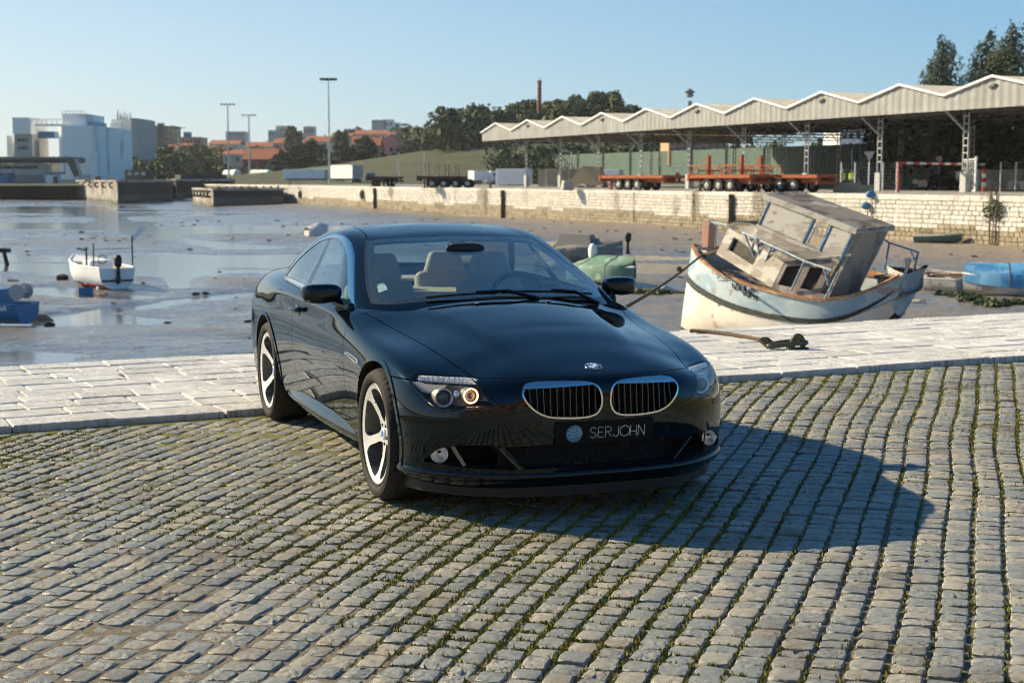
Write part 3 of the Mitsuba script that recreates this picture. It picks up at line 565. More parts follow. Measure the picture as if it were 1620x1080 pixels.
# ---- glass: single sheets cut from the greenhouse surface
def sheet(sol, gid):
    k = sol.to_mesh(); v = np.array(k.vert_properties[:, :3]); f = np.array(k.tri_verts); ri = np.array(k.run_index)//3; ro = np.array(k.run_original_id)
    keep = np.concatenate([f[ri[a]:ri[a+1]] for a in range(len(ro)) if ro[a] == gid]); u, inv = np.unique(keep, return_inverse=True); vv = v[u]
    tr, N = TRS[gid]; dd, ii = tr.query(vv, k=4); w = 1/(dd+1e-6)**2; nn = (N[ii]*w[..., None]).sum(1); nn /= np.linalg.norm(nn, axis=1, keepdims=True)
    return vv, inv.reshape(-1, 3), nn
thin = G0-Gg0
put('windshield', sheet(thin ^ wsp, GID), 'tinted_glass'); put('rear_window', sheet(thin ^ rwp, GID), 'tinted_glass')
qpoly = Polygon([(-2.7,.9),(-1.875,.9),(-1.889,.992),(-1.998,1.248),(-2.01,1.35),(-2.7,1.35)]); fpoly = Polygon([(-1.74,.9),(-.7,.9),(-.7,1.35),(-1.955,1.35),(-1.948,1.257),(-1.791,1.011)])
for s in (-1, 1):
    a, c = (.3, 1.2) if s > 0 else (-1.2, -.3)
    put('window', sheet(thin ^ prism(dlo_in.intersection(fpoly), a, c, 'y'), GID), 'side_glass', DOORS[s])
    put('quarter_window', sheet(thin ^ prism(dlo_in.intersection(qpoly), a, c, 'y'), GID), 'side_glass')
    bp = thin ^ prism(dlo_in.difference(qpoly.union(fpoly)), a, c, 'y'); put('pillar_trim', pieces(bp)[0], 'gloss_black')
    put('window_trim', pieces((Gout-G0) ^ prism(dlo.difference(dlo.buffer(-.021)), a, c, 'y'))[0], 'chrome', DOORS[s])
    put('window_seal', pieces((G0-Gin) ^ prism(dlo.buffer(-.0195).difference(dlo.buffer(-.026)), a, c, 'y'))[0], 'black_rubber', DOORS[s])
frit = ws.difference(affinity.translate(ws.buffer(-.052), 0, 0)); put('windshield_border', pieces((Gg0-Gg1) ^ prism(frit, .85, 1.5))[0], 'black_plastic')
put('windshield_seal', pieces((G0-Gin) ^ prism(ws.buffer(.003).difference(ws.buffer(-.004)), .85, 1.5))[0], 'black_rubber')
frit2 = rw.difference(rw.buffer(-.04)); put('rear_window_border', pieces((Gg0-Gg1) ^ prism(frit2, .85, 1.5))[0], 'black_plastic')
# ---------------------------------------------------------------- lamps, grille, trim, wheels and cabin of the car
Boff, Bout, Bo3 = offset_shell(SB, -.012), offset_shell(SB, .009), offset_shell(SB, .0035)
_front = SB[:60, :75].reshape(-1, 3); _front = np.vstack([_front, _front*np.array([1, -1, 1.])]); _ft = cKDTree(_front[:, 1:])
def xs(y, z):
    d, i = _ft.query([(y, z)], k=6); w = 1/(d[0]+1e-5)**2; return float((_front[i[0], 0]*w).sum()/w.sum())
_g2 = np.vstack([SG[:, 4:].reshape(-1, 3), SG[:, 4:].reshape(-1, 3)*np.array([1, -1, 1.])]); _gt = cKDTree(_g2[:, :2])
def zs(x, y):
    d, i = _gt.query([(x, y)], k=5); w = 1/(d[0]+1e-5)**2; return float((_g2[i[0], 2]*w).sum()/w.sum())
_b2 = SB[:, 50:].reshape(-1, 3); _b2 = np.vstack([_b2, _b2*np.array([1, -1, 1.])]); _bt = cKDTree(_b2[:, :2])
def zb(x, y):
    d, i = _bt.query([(x, y)], k=5); w = 1/(d[0]+1e-5)**2; return float((_b2[i[0], 2]*w).sum()/w.sum())
def torus(r, q, n=36, k=10, axis='x'):
    a = np.arange(n)*2*math.pi/n; z = a*0
    p = {'x': np.stack([z, r*np.cos(a), r*np.sin(a)], 1), 'y': np.stack([r*np.cos(a), z, r*np.sin(a)], 1), 'z': np.stack([r*np.cos(a), r*np.sin(a), z], 1)}[axis]
    return tube(p, q, k, closed=True)
def ellip(c, r, n=3, p=1.0):
    m = trimesh.creation.icosphere(subdivisions=n); v = m.vertices; v = np.sign(v)*np.abs(v)**p; m.vertices = v*np.array(r)+np.array(c); return m
# headlamps
strip_path = smooth_poly([(.40,.790,.671),(.45,.738,.672),(.53,.655,.672),(.60,.590,.674),(.648,.565,.671)], 8, False)
for s in (-1, 1):
    Y = np.array([1, s, 1.]); fx_ = (lambda m: m) if s > 0 else mir
    L = obj('headlight', None, '', CAR)
    put_L = lambda nm, m, b, **k: cput(nm, fx_(m), b, L, **k)
    scene_key = put('headlight', sheet((B0-Boff) ^ lprism(lamp_g.buffer(-.002), .76, 1.2, s), BID), 'clear_glass', CAR); L = scene_key
    gk = (B0-Boff) ^ lprism(lamp_b.buffer(-.003).difference(lamp_g), .76, 1.2, s); put('gasket', pieces(gk)[0], 'gloss_black', L)
    back = m3.Manifold.extrude(cs(lamp_g.buffer(-.004)), .006); Mx = np.zeros((3, 4)); Mx[:, 0], Mx[:, 1], Mx[:, 2] = LT, (0, 0, 1), LN; Mx[:, 3] = LN*.76
    put_L('housing', m2t(back.transform(Mx)), 'smoke_chrome', smooth=False)
    pan = m3.Manifold.extrude(cs(Polygon(lamp2([(.39,.815,.655),(.483,.752,.650),(.54,.69,.648),(.50,.745,.60),(.46,.80,.605)]))), .006); Mx[:, 3] = LN*.815
    put_L('side_reflector', m2t(pan.transform(Mx)), 'reflector', smooth=False)
    for (c, r, lit) in (((.503,.690,.587), .047, 0), ((.584,.580,.601), .040, 1)):
        prof = [(r*1.02, -.05), (r*1.02, .012), (r*.98, .02), (r*.88, .016), (r*.80, -.002), (r*.78, -.04)]
        bz = revolve(prof, 40, 'z'); bz.apply_transform(trimesh.transformations.rotation_matrix(math.pi/2, (0, 1, 0))); bz.apply_translation(c); put_L('projector_bezel', bz, 'smoke_chrome')
        put_L('projector_lens', ellip((c[0]-.012, c[1], c[2]), (.03, r*.74, r*.74)), 'lamp_lens', smooth=True)
        t = torus(r*.86, .0036); t.apply_translation((c[0]+.014, c[1], c[2]))
        if lit:
            k = put_L('halo_ring', t, 'white_print', smooth=True, label='halo ring glowing warm amber')
            scene[k]['emitter'] = {'type': 'area', 'radiance': rgb(1.5, .72, .26)}
            put_L('bulb', ellip((c[0]+.012, c[1]-.004, c[2]), (.008, .010, .010)), 'reflector', smooth=True)
        else: put_L('halo_ring', t, 'reflector', smooth=True)
    put_L('small_lamp', ellip((.548, .636, .603), (.02, .016, .02)), 'reflector', smooth=True)
    leds = []
    for i in range(2, len(strip_path)-1, 2):
        p = strip_path[i]-LN*.009
        for dz in (-.0065, .0065):
            b = rbox(-.004, .004, -.0075, .0075, -.0055, .0055, .002, 8); ang = math.atan2(LT[1], LT[0])-math.pi/2
            if (i//2+(dz > 0)) % 2 == 0: b.apply_scale((1, .72, .8))
            b.apply_transform(trimesh.transformations.rotation_matrix(ang, (0, 0, 1))); b.apply_translation(p+np.array([0, 0, dz-.0015*(i > 24)])); put_L('indicator_block', b, 'lamp_white')
    wall = strip_path-LN*.017
    put_L('indicator_tray', grid(np.stack([wall-np.array([0, 0, .018]), wall+np.array([0, 0, .014])], 1)), 'white_print', smooth=True)
    put_L('divider', tube(smooth_poly([(.39,.80,.653),(.47,.745,.652),(.56,.66,.653),(.655,.566,.656)], 6, False)-LN*.012, .005, 6), 'gloss_black')
    # washer cover, fog lamp, side indicator
    p = np.array([.628, .695, .515]); put('washer_cover', pieces((Bo3-B0) ^ lprism(Polygon(smooth_poly([(np.dot(LT, p)-.03, .512), (np.dot(LT, p)+.03, .512), (np.dot(LT, p)+.022, .527), (np.dot(LT, p)-.022, .527)])), .7, 1.2, s))[0], 'car_paint', CAR)
    c = np.array([.545, .722, .318]); FG = put_f = None
    dish = revolve([(.002, -.03), (.02, -.026), (.034, -.012), (.0385, .002), (.0415, .004), (.0415, -.03)], 36, 'x'); dish.apply_translation(c); FG = cput('fog_lamp', fx_(dish), 'reflector', CAR)
    cput('lens', fx_(ellip(c+np.array([.006, 0, 0]), (.008, .037, .037))), 'clear_glass', FG, smooth=True)
    cput('bulb', fx_(ellip(c+np.array([-.006, 0, .012]), (.012, .009, .009))), 'black_plastic', FG, smooth=True)
    cput('ring', fx_(moved(torus(.040, .0032), c+np.array([.005, 0, 0]))), 'chrome', FG, smooth=True)
    cput('fin', fx_(beam((.60, .675, .366), (.66, .632, .276), .004, .022)), 'dark_chrome', FG, smooth=False)
    fin = [(xs(.503, .372)+.004, .503, .372), (xs(.45, .318)+.004, .45, .318), (xs(.402, .27)+.004, .402, .27)]
    cput('intake_edge', fx_(tube(fin, .0024, 6)), 'dark_chrome', CAR)
# kidney grilles
for s in (-1, 1):
    K = affinity.scale(kid, s, 1, origin=(0, 0)); yy = lambda y: s*y
    op = kid.buffer(-.0065).intersection(Polygon([(0, .4), (.5, .4), (.5, .650), (.40, .6545), (.04, .668), (0, .669)])); op = affinity.scale(op, s, 1, origin=(0, 0))
    fr = (Bout-offset_shell(SB, -.022)) ^ prism(K.buffer(.002).difference(op), .6, 1.0, 'x')
    key = put('kidney_grille', pieces(fr)[0], 'chrome', CAR)
    cput('backing', cbox(.705, .712, min(yy(.01), yy(.42)), max(yy(.01), yy(.42)), .50, .70), 'black_plastic', key, smooth=False)
    for i in range(11):
        y = yy(.045+.0318*i); g = LineString([(y, .4), (y, .8)]).intersection(op)
        if g.is_empty: continue
        z0, z1 = g.bounds[1], g.bounds[3]
        a, b = np.array([xs(y, z0)-.016, y, z0]), np.array([xs(y, z1)-.016, y, z1]); md = (a+b)/2
        sl = mm(beam(a-[.012, 0, 0], b-[.012, 0, 0], .008, .030, up=(1, 0, 0))); key2 = cput('slat', sl, 'black_plastic', key, smooth=False)
        cput('slat_edge', beam(a+[.0045, 0, 0], b+[.0045, 0, 0], .0016, .003, up=(1, 0, 0)), 'dark_chrome', key2, smooth=False)
# lower intake
IN = cput('lower_intake', cbox(.665, .672, -.47, .47, .262, .392), 'black_plastic', CAR, smooth=False)
for i in range(9):
    z = .276+.0125*i; w = .385+.10*(z-.268)/.115
    pts = [(xs(y, z)-.045, y, z) for y in np.linspace(-w, w, 13)]
    cput('slat', tube(pts, .0032, 5), 'dash_grey', IN, smooth=False)
for i in range(25):
    y = -.36+.03*i; cput('rib', beam((xs(y, .28)-.055, y, .268), (xs(y, .37)-.055, y, .386), .004, .01), 'dash_grey', IN, smooth=False)
# front lip blade, undertray, rocker blades
loop = []
for u in range(0, 56, 2):
    col = SB[u]; j = np.argmin(np.abs(col[:25, 2]-.236)); loop.append(col[j])
loop = np.array(loop); loop = np.vstack([loop[::-1]*np.array([1, -1, 1.]), loop[1:]])
tg = np.gradient(loop, axis=0); nrm = np.stack([tg[:, 1], -tg[:, 0], tg[:, 0]*0], 1); nrm /= np.linalg.norm(nrm, axis=1, keepdims=True)
if nrm[len(nrm)//2, 0] < 0: nrm = -nrm
tp = np.clip(np.minimum(np.arange(len(loop)), np.arange(len(loop))[::-1])/6., 0, 1)[:, None]
sec = [(-.02, .262), (.000, .252), (.008, .241), (.011, .231), (.008, .221), (.000, .209), (-.03, .200)]
cput('front_lip', grid(np.stack([np.c_[(loop+nrm*(o*tp if o > 0 else o))[:, :2], np.full(len(loop), z)] for o, z in sec], 1)), 'car_paint', CAR, smooth=50)
und = [Polygon([(x*.97-.01, y*.94) for x, y, _ in loop]+[(-.3, .7), (-.3, -.7)])][0]
cput('undertray', extr(und.buffer(0), .06, .125), 'black_plastic', CAR, smooth=False)
cput('underbody', mm(cbox(-3.5, -.45, -.60, .60, .14, .24), cbox(-2.3, -.5, -.78, .78, .17, .22)), 'black_plastic', CAR, smooth=False)
for s in (-1, 1):
    xx = np.linspace(-2.40, -.42, 34); t = np.clip(np.sin(np.pi*np.clip((xx+2.40)/1.98, 0, 1)), 0, 1)**.55
    rows = []
    for q, (o, z) in enumerate([(-.02, .322), (.001, .315), (.012, .296), (.034, .264), (.037, .247), (.031, .226), (.0, .198), (-.06, .18)]):
        rows.append(np.stack([xx, np.full(34, s)*(.862+o*t if o > 0 else .862+o+0*t), .25+(z-.25)*(.55+.45*t)], 1))
    cput('rocker_blade', grid(np.stack(rows, 1), s > 0), 'car_paint', CAR, smooth=40)
for s in (-1, 1):
    for x, r, z in ((-.004, .374, .340), (-2.784, .378, .342)):
        c = Point(x, z); ring = c.buffer(r+.020, 48).difference(c.buffer(r, 48)).intersection(sbox(-5, .20, 5, 2))
        put('arch_lip', pieces((offset_shell(SB, .006)-Boff) ^ prism(ring, .6 if s > 0 else -1.2, 1.2 if s > 0 else -.6, 'y'))[0], 'car_paint', CAR)
# side vents, door handles, mirrors
for s in (-1, 1):
    fx_ = (lambda m: m) if s > 0 else mir; a, c = (.7, 1.2) if s > 0 else (-1.2, -.7)
    vp = Polygon(smooth_poly([(-.605,.692),(-.55,.704),(-.40,.697),(-.305,.685),(-.335,.662),(-.45,.672),(-.58,.686)], 4)); vi = Polygon([(-.57,.692),(-.52,.695),(-.35,.681),(-.345,.671),(-.45,.680)])
    V = put('side_vent', pieces((Bo3-B0) ^ prism(vp.difference(vi), a, c, 'y'))[0], 'chrome', CAR); put('opening', pieces((offset_shell(SB, .001)-B0) ^ prism(vi, a, c, 'y'))[0], 'black_plastic', V)
    D = DOORS[s]
    H = cput('handle', fx_(tube(smooth_poly([(-1.955,.902,.818),(-1.935,.922,.822),(-1.84,.934,.829),(-1.745,.922,.836),(-1.725,.902,.838)], 5, False), np.r_[.011, np.full(19, .0145), .011], 12)), 'car_paint', D)
    cput('recess', fx_(ellip((-1.84,.893,.826), (.075, .012, .036))), 'gloss_black', D, smooth=True)
    cput('key_lock', fx_(ellip((-1.952,.902,.819), (.02, .014, .018), 2)), 'chrome', D, smooth=True)
    body_ = ellip((-1.03,.925,.985), (.062, .112, .056), 4, .62); v = body_.vertices; k = (v[:, 1]-.925)/.112
    v[:, 0] -= .035*np.clip(k, 0, 1)**2; v[:, 2] += -.010*k*0+.012*np.clip(-k, 0, 1)*(v[:, 2] < .985); body_.vertices = v
    Mk = cput('mirror', fx_(body_), 'car_paint', D, smooth=True)
    cput('mirror_glass', fx_(mm(ellip((-1.094,.925,.985), (.003, .092, .043), 3, .6))), 'chrome', Mk, smooth=True)
    cput('mirror_arm', fx_(m2t(m3.Manifold.batch_hull([m3.Manifold.sphere(r, 16).translate(p) for p, r in (((-1.01,.855,.945), .024), ((-1.05,.86,.945), .022), ((-.86,.80,.918), .026), ((-.98,.80,.922), .02))]))), 'car_paint', Mk)
    cput('mirror_seam', fx_(tube(smooth_poly([(-1.07,1.03,.955),(-.99,1.0,.945),(-.965,.925,.942),(-.985,.84,.944)], 5, False), .003, 6)), 'black_plastic', Mk)
# wipers, washer jets
def on_ws(x, y, o): return np.array([x, y, zs(x, y)+o])
for pts, arm in ((((-.600,-.44),(-.565,-.2),(-.56,.13)), ((-.52,.20),(-.56,-.16))), (((-.565,.06),(-.585,.3),(-.665,.585)), ((-.60,.60),(-.59,.30)))):
    bl = smooth_poly([on_ws(x, y, .02) for x, y in pts], 8, False); W_ = cput('wiper', tube(bl, .007, 6), 'black_rubber', CAR)
    cput('arm', tube([on_ws(*arm[0], .005), on_ws((arm[0][0]+arm[1][0])/2, (arm[0][1]+arm[1][1])/2, .035), on_ws(*arm[1], .03)], [.012, .009, .006], 8), 'gloss_black', W_)
for y in (-.21, .21):
    x = -.405; J = cput('washer_jet', mm(ellip((x, y, zb(x, y)+.004), (.016, .011, .010), 2)), 'gloss_black', CAR, smooth=True)
    cput('nozzle', ellip((x+.012, y, zb(x, y)+.009), (.006, .008, .006), 2), 'chrome', J, smooth=True)
# roundel on the hood
p0 = np.array([.728, 0, zb(.728, 0)]); dzx = (zb(.70, 0)-zb(.756, 0))/.056; nn = np.array([dzx, 0, 1.]); nn /= np.linalg.norm(nn); ex = np.array([0, 1., 0]); ey = np.cross(nn, ex)
MB = np.eye(4); MB[:3, 0], MB[:3, 1], MB[:3, 2], MB[:3, 3] = ex, ey, nn, p0
if ey[2] < 0: MB[:3, 1] *= 1
def on_badge(m): m = m.copy(); m.apply_transform(MB); return m
disc = lambda r, n=40: Point(0, 0).buffer(r, n)
E_ = cput('roundel', on_badge(extr(disc(.0405), .006, -.003)), 'gloss_black', CAR, smooth=30, label='round emblem with blue and white quarters')
cput('rim', on_badge(moved(torus(.0405, .0024, 40, 8, 'z'), (0, 0, .003))), 'chrome', E_, smooth=True)
cput('inner_rim', on_badge(moved(torus(.0245, .0012, 36, 6, 'z'), (0, 0, .0032))), 'chrome', E_, smooth=True)
for q in range(4):
    a0 = q*math.pi/2; w = Polygon([(0, 0)]+[(.0242*math.cos(a0+t), .0242*math.sin(a0+t)) for t in np.linspace(0, math.pi/2, 10)])
    cput('quarter', on_badge(extr(w.buffer(-.0003), .0016, .003)), 'badge_white' if q % 2 == 0 else 'badge_blue', E_, smooth=False)
for ch, a in (('B', 125), ('M', 90), ('W', 55)):
    t = meshkit.text_mesh(ch, .0095, .0012, True); t.apply_translation((-t.bounds[1][0]/2, 0, .003)); t.apply_translation((0, .0277, 0)); t.apply_transform(trimesh.transformations.rotation_matrix(math.radians(a-90), (0, 0, 1)))
    cput('letter', on_badge(t), 'badge_white', E_, smooth=False)
# number plate
MP = np.eye(4); nz = np.array([1, 0, -.13]); nz /= np.linalg.norm(nz); MP[:3, 0] = (0, 1, 0); MP[:3, 2] = nz; MP[:3, 1] = np.cross(nz, MP[:3, 0]); MP[:3, 3] = (.866, 0, .4375)
def on_plate(m): m = m.copy(); m.apply_transform(MP); return m
PL = cput('number_plate', on_plate(rbox(-.253, .253, -.0565, .0565, -.012, .004, .0035, 8)), 'plate_black', CAR, smooth=30, label='black plate with a blue globe and pale lettering')
gc = (-.157, 0); cput('globe', on_plate(extr(disc(.0415).buffer(0), .0006, .0042).apply_translation((gc[0], gc[1], 0))), 'globe_blue', PL, smooth=False)
lines = []
for k in (-.6, -.2, .25, .62, .9):
    lines.append(LineString([(k*.040*math.cos(t)+.008*math.sin(t)+.006, .034*math.sin(t)+.006*abs(k)) for t in np.linspace(-.35, 1.35, 12)]))
for k, r in ((.026, .028), (.010, .037), (-.006, .040)):
    lines.append(LineString([(x, k-.010*(1-((x-.004)/.038)**2)+.12*x) for x in np.linspace(-r, r*.96, 12)]))
gl = unary_union([l.buffer(.0007) for l in lines]).intersection(disc(.040)); gl = affinity.translate(gl, *gc)
cput('globe_lines', on_plate(extr(gl, .0004, .0049)), 'white_print', PL, smooth=False)
arc = lambda cx, cy, rx, ry, a, b, n=14: [(cx+rx*math.cos(math.radians(t)), cy+ry*math.sin(math.radians(t))) for t in np.linspace(a, b, n)]
GL = {'S': [arc(.5,.75,.42,.25,20,270)+arc(.5,.25,.42,.25,90,-160)], 'E': [[(.95,1),(.1,1),(.1,0),(.95,0)],[(.1,.52),(.85,.52)]], 'R': [[(.08,0),(.08,1),(.5,1)]+arc(.55,.76,.36,.24,90,-90)+[(.08,.52)],[(.45,.52),(1.0,0)]],
      'J': [[(.92,1),(.92,.3)]+arc(.5,.3,.42,.3,0,-170)], 'O': [arc(.55,.5,.55,.5,0,360,28)], 'H': [[(.08,0),(.08,1)],[(.95,0),(.95,1)],[(-.05,.42),(.95,.42)]], 'N': [[(.08,0),(.08,1),(.95,0),(.95,1)]]}
px = -.077
for ch, w, bold in (('S',.034,0),('E',.032,0),('R',.036,0),('J',.032,1),('O',.046,1),('H',.036,1),('N',.037,1)):
    h = .051; g = unary_union([LineString([(px+x*w, (y-.5)*h) for x, y in st]).buffer(.0017 if bold else .0012, cap_style='flat') for st in GL[ch]])
    cput('letter', on_plate(extr(g, .0006, .0042)), 'white_print', PL, smooth=False); px += w+.0055
for s in (-1, 1): pass
sq = Polygon([(-.452,.434),(-.402,.434),(-.402,.483),(-.452,.483)]); put('tow_cover', pieces((offset_shell(SB, .0008)-B0) ^ prism(sq.buffer(.001).difference(sq.buffer(-.001)), .5, 1, 'x'))[0], 'black_plastic', CAR)
# ---- wheels
def wheel(loc, s, ang):
    fx_ = (lambda m: m) if s > 0 else mir
    def fin_(m):
        m = m.copy(); m.apply_transform(trimesh.transformations.rotation_matrix(-math.radians(ang), (0, 1, 0))); m.apply_translation((loc[0], 0, loc[2])); m.apply_translation((0, loc[1], 0)); return fx_(m)
    K = obj('wheel', None, '', CAR)
    # tyre: angular grid with tread blocks and grooves; y = 0 is the plane of the rim lip
    prof = [(.262, -.012), (.270, .006), (.283, .014), (.298, .016), (.314, .010), (.325, -.004), (.332, -.018), (.3365, -.034)]
    tread = [(-.034-.0135*i/1.0) for i in range(1, 14)]
    prof += [(.3395-.0035*(abs(y+.122)/.088)**2, y) for y in tread]; prof += [(.332, -.226), (.315, -.246), (.29, -.25), (.262, -.236)]
    n = 240; th = np.arange(n+1)*2*math.pi/n; P = np.zeros((n+1, len(prof), 3))
    for j, (r, y) in enumerate(prof):
        rr = np.full(n+1, r)
        if 6 <= j <= 20:
            if j in (9, 10, 13, 14, 17): rr -= .005 if j in (9, 13, 17) else 0
            ph = (np.arange(n+1)+(j*.55)) % 5
            rr -= np.where(ph < 1.1, .0042, 0)*(j not in (9, 13, 17))
        elif j in (3, 4): rr = rr
        P[:, j] = np.stack([rr*np.cos(th), np.full(n+1, y), rr*np.sin(th)], 1)
    K = obj('wheel', fin_(grid(P)), 'tyre_rubber', CAR, smooth=30, M=CAR_M)
    # rim face
    top = [(0, -.046), (.05, -.047), (.075, -.046), (.12, -.040), (.17, -.027), (.21, -.014), (.228, -.008), (.240, -.001), (.2535, .002)]
    low = [(.2535, -.02), (.235, -.045), (.21, -.050), (.15, -.068), (.09, -.085), (0, -.085)]
    face = m3.Manifold.revolve(m3.CrossSection([np.array([(r, y) for r, y in low[::-1]][::1]+[(r, y) for r, y in top[::-1]], float)[::1]], m3.FillRule.NonZero), 120)
    face = face.as_original(); win = []
    for q in range(5):
        pts_a, pts_b = [], []
        for r in np.linspace(.062, .232, 16):
            t = (r-.062)/.170; w = .0205+.004*t+.026*max(0, (t-.74)/.26)**2+.012*max(0, (.2-t)/.2)
            d = min(math.asin(min(1, w/r)), math.pi/5-.001); pts_a.append((r, d)); pts_b.append((r, 2*math.pi/5-d))
        pp = [(r*math.cos(a), r*math.sin(a)) for r, a in pts_a]+[(.232*math.cos(a), .232*math.sin(a)) for a in np.linspace(pts_a[-1][1], pts_b[-1][1], 10)[1:-1]]+[(r*math.cos(a), r*math.sin(a)) for r, a in pts_b[::-1]]
        win.append(affinity.rotate(Polygon(pp).buffer(0).buffer(-.012).buffer(.012), 72*q, origin=(0, 0)))
    wm = m3.Manifold.extrude(cs(unary_union(win)), .3).translate((0, 0, -.15)).as_original()
    rim = face-wm; k = rim.to_mesh(); v = np.array(k.vert_properties[:, :3]); f = np.array(k.tri_verts); ri = np.array(k.run_index)//3; ro = np.array(k.run_original_id)
    def sub(o):
        ff = np.concatenate([f[ri[a]:ri[a+1]] for a in range(len(ro)) if ro[a] == o]); t = trimesh.Trimesh(v, ff, process=False); t.remove_unreferenced_vertices()
        t.vertices = np.stack([t.vertices[:, 0], t.vertices[:, 2], t.vertices[:, 1]], 1); t.invert(); return t
    RM = cput('rim', fin_(sub(face.original_id())), 'alloy_face', K, smooth=25)
    cput('spoke_sides', fin_(sub(wm.original_id())), 'alloy_grey', RM, smooth=40)
    cput('barrel', fin_(revolve([(.262, -.005), (.255, .003), (.250, .001), (.243, -.012), (.232, -.05), (.226, -.19), (.25, -.235), (.262, -.238)], 72, 'y')), 'alloy_grey', RM)
    cput('centre_cap', fin_(revolve([(0, -.036), (.026, -.036), (.031, -.040), (.032, -.05)], 32, 'y')), 'badge_white', RM)
    cput('cap_mark', fin_(revolve([(0, -.0345), (.018, -.0345), (.0185, -.037)], 24, 'y')), 'badge_blue', RM)
    for q in range(5):
        a = 2*math.pi*q/5; b = revolve([(0, -.0425), (.0085, -.0425), (.0085, -.06)], 12, 'y'); b.apply_translation((.052*math.cos(a), 0, .052*math.sin(a))); cput('bolt', fin_(b), 'black_plastic', RM)
    vs = trimesh.creation.cylinder(.0035, .03); vs.apply_translation((.222, 0, -.02)); vs.apply_transform(trimesh.transformations.rotation_matrix(math.pi/2, (1, 0, 0))); cput('valve', fin_(vs), 'black_rubber', RM)
    cput('brake_disc', fin_(revolve([(.05, -.125), (.08, -.118), (.172, -.118), (.172, -.142), (.05, -.142)], 64, 'y')), 'disc_steel', K)
    cal = hull([(r*math.cos(a), y, r*math.sin(a)) for r in (.10, .205) for a in np.radians(np.linspace(150, 210, 7)) for y in (-.175, -.095)])
    cal.apply_transform(trimesh.transformations.rotation_matrix(math.radians(ang), (0, 1, 0))); cput('brake_caliper', fin_(cal), 'disc_steel', K)
for loc, a in (((0, .893, .3395), 55), ((-2.78, .903, .3395), 73)):
    for s in (-1, 1): wheel(loc, s, a)
# ---- cabin
cput('dashboard', mm(m2t(m3.Manifold.batch_hull([m3.Manifold.sphere(.05, 16).translate(p) for p in ((-.72,-.55,.875),(-.72,.55,.875),(-1.10,-.66,.865),(-1.10,.66,.865),(-1.05,-.66,.55),(-1.05,.66,.55),(-.64,0,.895))])),
   m2t(m3.Manifold.batch_hull([m3.Manifold.sphere(.05, 16).translate(p) for p in ((-.95,.20,.895),(-.95,.54,.895),(-1.14,.20,.885),(-1.14,.54,.885),(-1.1,.37,.92))]))), 'dash_grey', CAR)
SW = mm(torus(.185, .016, 40, 10, 'x'), torus(.05, .02, 20, 8, 'x'), beam((0, -.17, 0), (0, .17, 0), .02, .03), beam((0, 0, 0), (0, 0, -.17), .03, .02))
SW.apply_transform(trimesh.transformations.rotation_matrix(math.radians(-24), (0, 1, 0))); SW.apply_translation((-1.27, .37, .885)); cput('steering_wheel', SW, 'dash_grey', CAR)
def seat(x, y, w, h, hr):
    S_ = cput('seat', m2t(m3.Manifold.batch_hull([m3.Manifold.sphere(r, 16).translate(p) for p, r in (((x+.10,y-w,.50),.07),((x+.10,y+w,.50),.07),((x-.06,y-w*.86,h),.055),((x-.06,y+w*.86,h),.055),((x-.06,y,h+.02),.06))])), 'cream_leather', CAR)
    cput('cushion', rbox(x+.05, x+.58, y-w-.03, y+w+.03, .36, .54, .07), 'cream_leather', S_)
    cput('headrest', m2t(m3.Manifold.batch_hull([m3.Manifold.sphere(r, 16).translate(p) for p, r in (((x-.07,y-.10,hr-.06),.05),((x-.07,y+.10,hr-.06),.05),((x-.075,y-.075,hr+.035),.045),((x-.075,y+.075,hr+.035),.045))])), 'cream_leather', S_)
    for q in (-.06, .06): cput('headrest_post', bar((x-.07, y+q, h-.02), (x-.07, y+q, hr), .006), 'chrome', S_)
for y in (-.37, .37): seat(-1.78, y, .20, .93, 1.085)
for y in (-.30, .30): seat(-2.52, y, .19, .95, 1.06)
cput('parcel_shelf', cbox(-3.02, -2.62, -.60, .60, .93, .955, .008), 'cream_cloth', CAR, smooth=False)
cput('inside_mirror', ellip((-1.265, .012, 1.212), (.018, .122, .036), 3, .7), 'dash_grey', CAR, smooth=True)
cput('sensor_pod', m2t(m3.Manifold.batch_hull([m3.Manifold.sphere(.018, 12).translate(p) for p in ((-1.43, -.03, 1.242), (-1.43, .03, 1.242), (-1.29, -.05, 1.225), (-1.29, .05, 1.225))])), 'dash_grey', CAR)
def on_glass(cx, cy, w, h, name, b, par):
    pts = []
    for i in range(4):
        row = []
        for j in range(4):
            x, y = cx-h*(j/3-.5), cy+w*(i/3-.5); row.append((x, y, zs(x, y)-.008))
        pts.append(row)
    return cput(name, grid(np.array(pts), True), b, par, smooth=True)
ST = on_glass(-.893, -.622, .072, .085, 'sticker', 'badge_white', CAR); on_glass(-.932, -.622, .074, .03, 'sticker_band', 'sticker_green', ST)
# ================================================================ far quay: terrain, shed, town, trees, vehicles
def sstep(a, b, x): t = np.clip((x-a)/(b-a), 0, 1); return t*t*(3-2*t)
def terrain(x, y):
    x, y = np.asarray(x, float), np.asarray(y, float)
    return FAR+15*sstep(420, 1000, y)+14*np.exp(-(((x-20)/75)**2+((y-470)/75)**2))+12*np.exp(-(((x-190)/90)**2+((y-330)/80)**2))+6*sstep(1000, 1600, y)
gx_, gy_ = np.meshgrid(np.linspace(-900, 900, 120), np.r_[np.linspace(300, 700, 60), np.linspace(720, 2600, 40)], indexing='ij')
mat('scrub', pr(proc(lambda p, n, uv: mix((.035, .045, .022), (.085, .085, .045), fbm(p.x*.12, p.y*.12, 0., 4))), .95))
TZ = terrain(gx_, gy_)-.004; TZ[:, 0] = FAR-.3
obj('hillside', grid(np.stack([gx_, gy_, TZ], 2)), 'scrub', kind='structure', smooth=True)
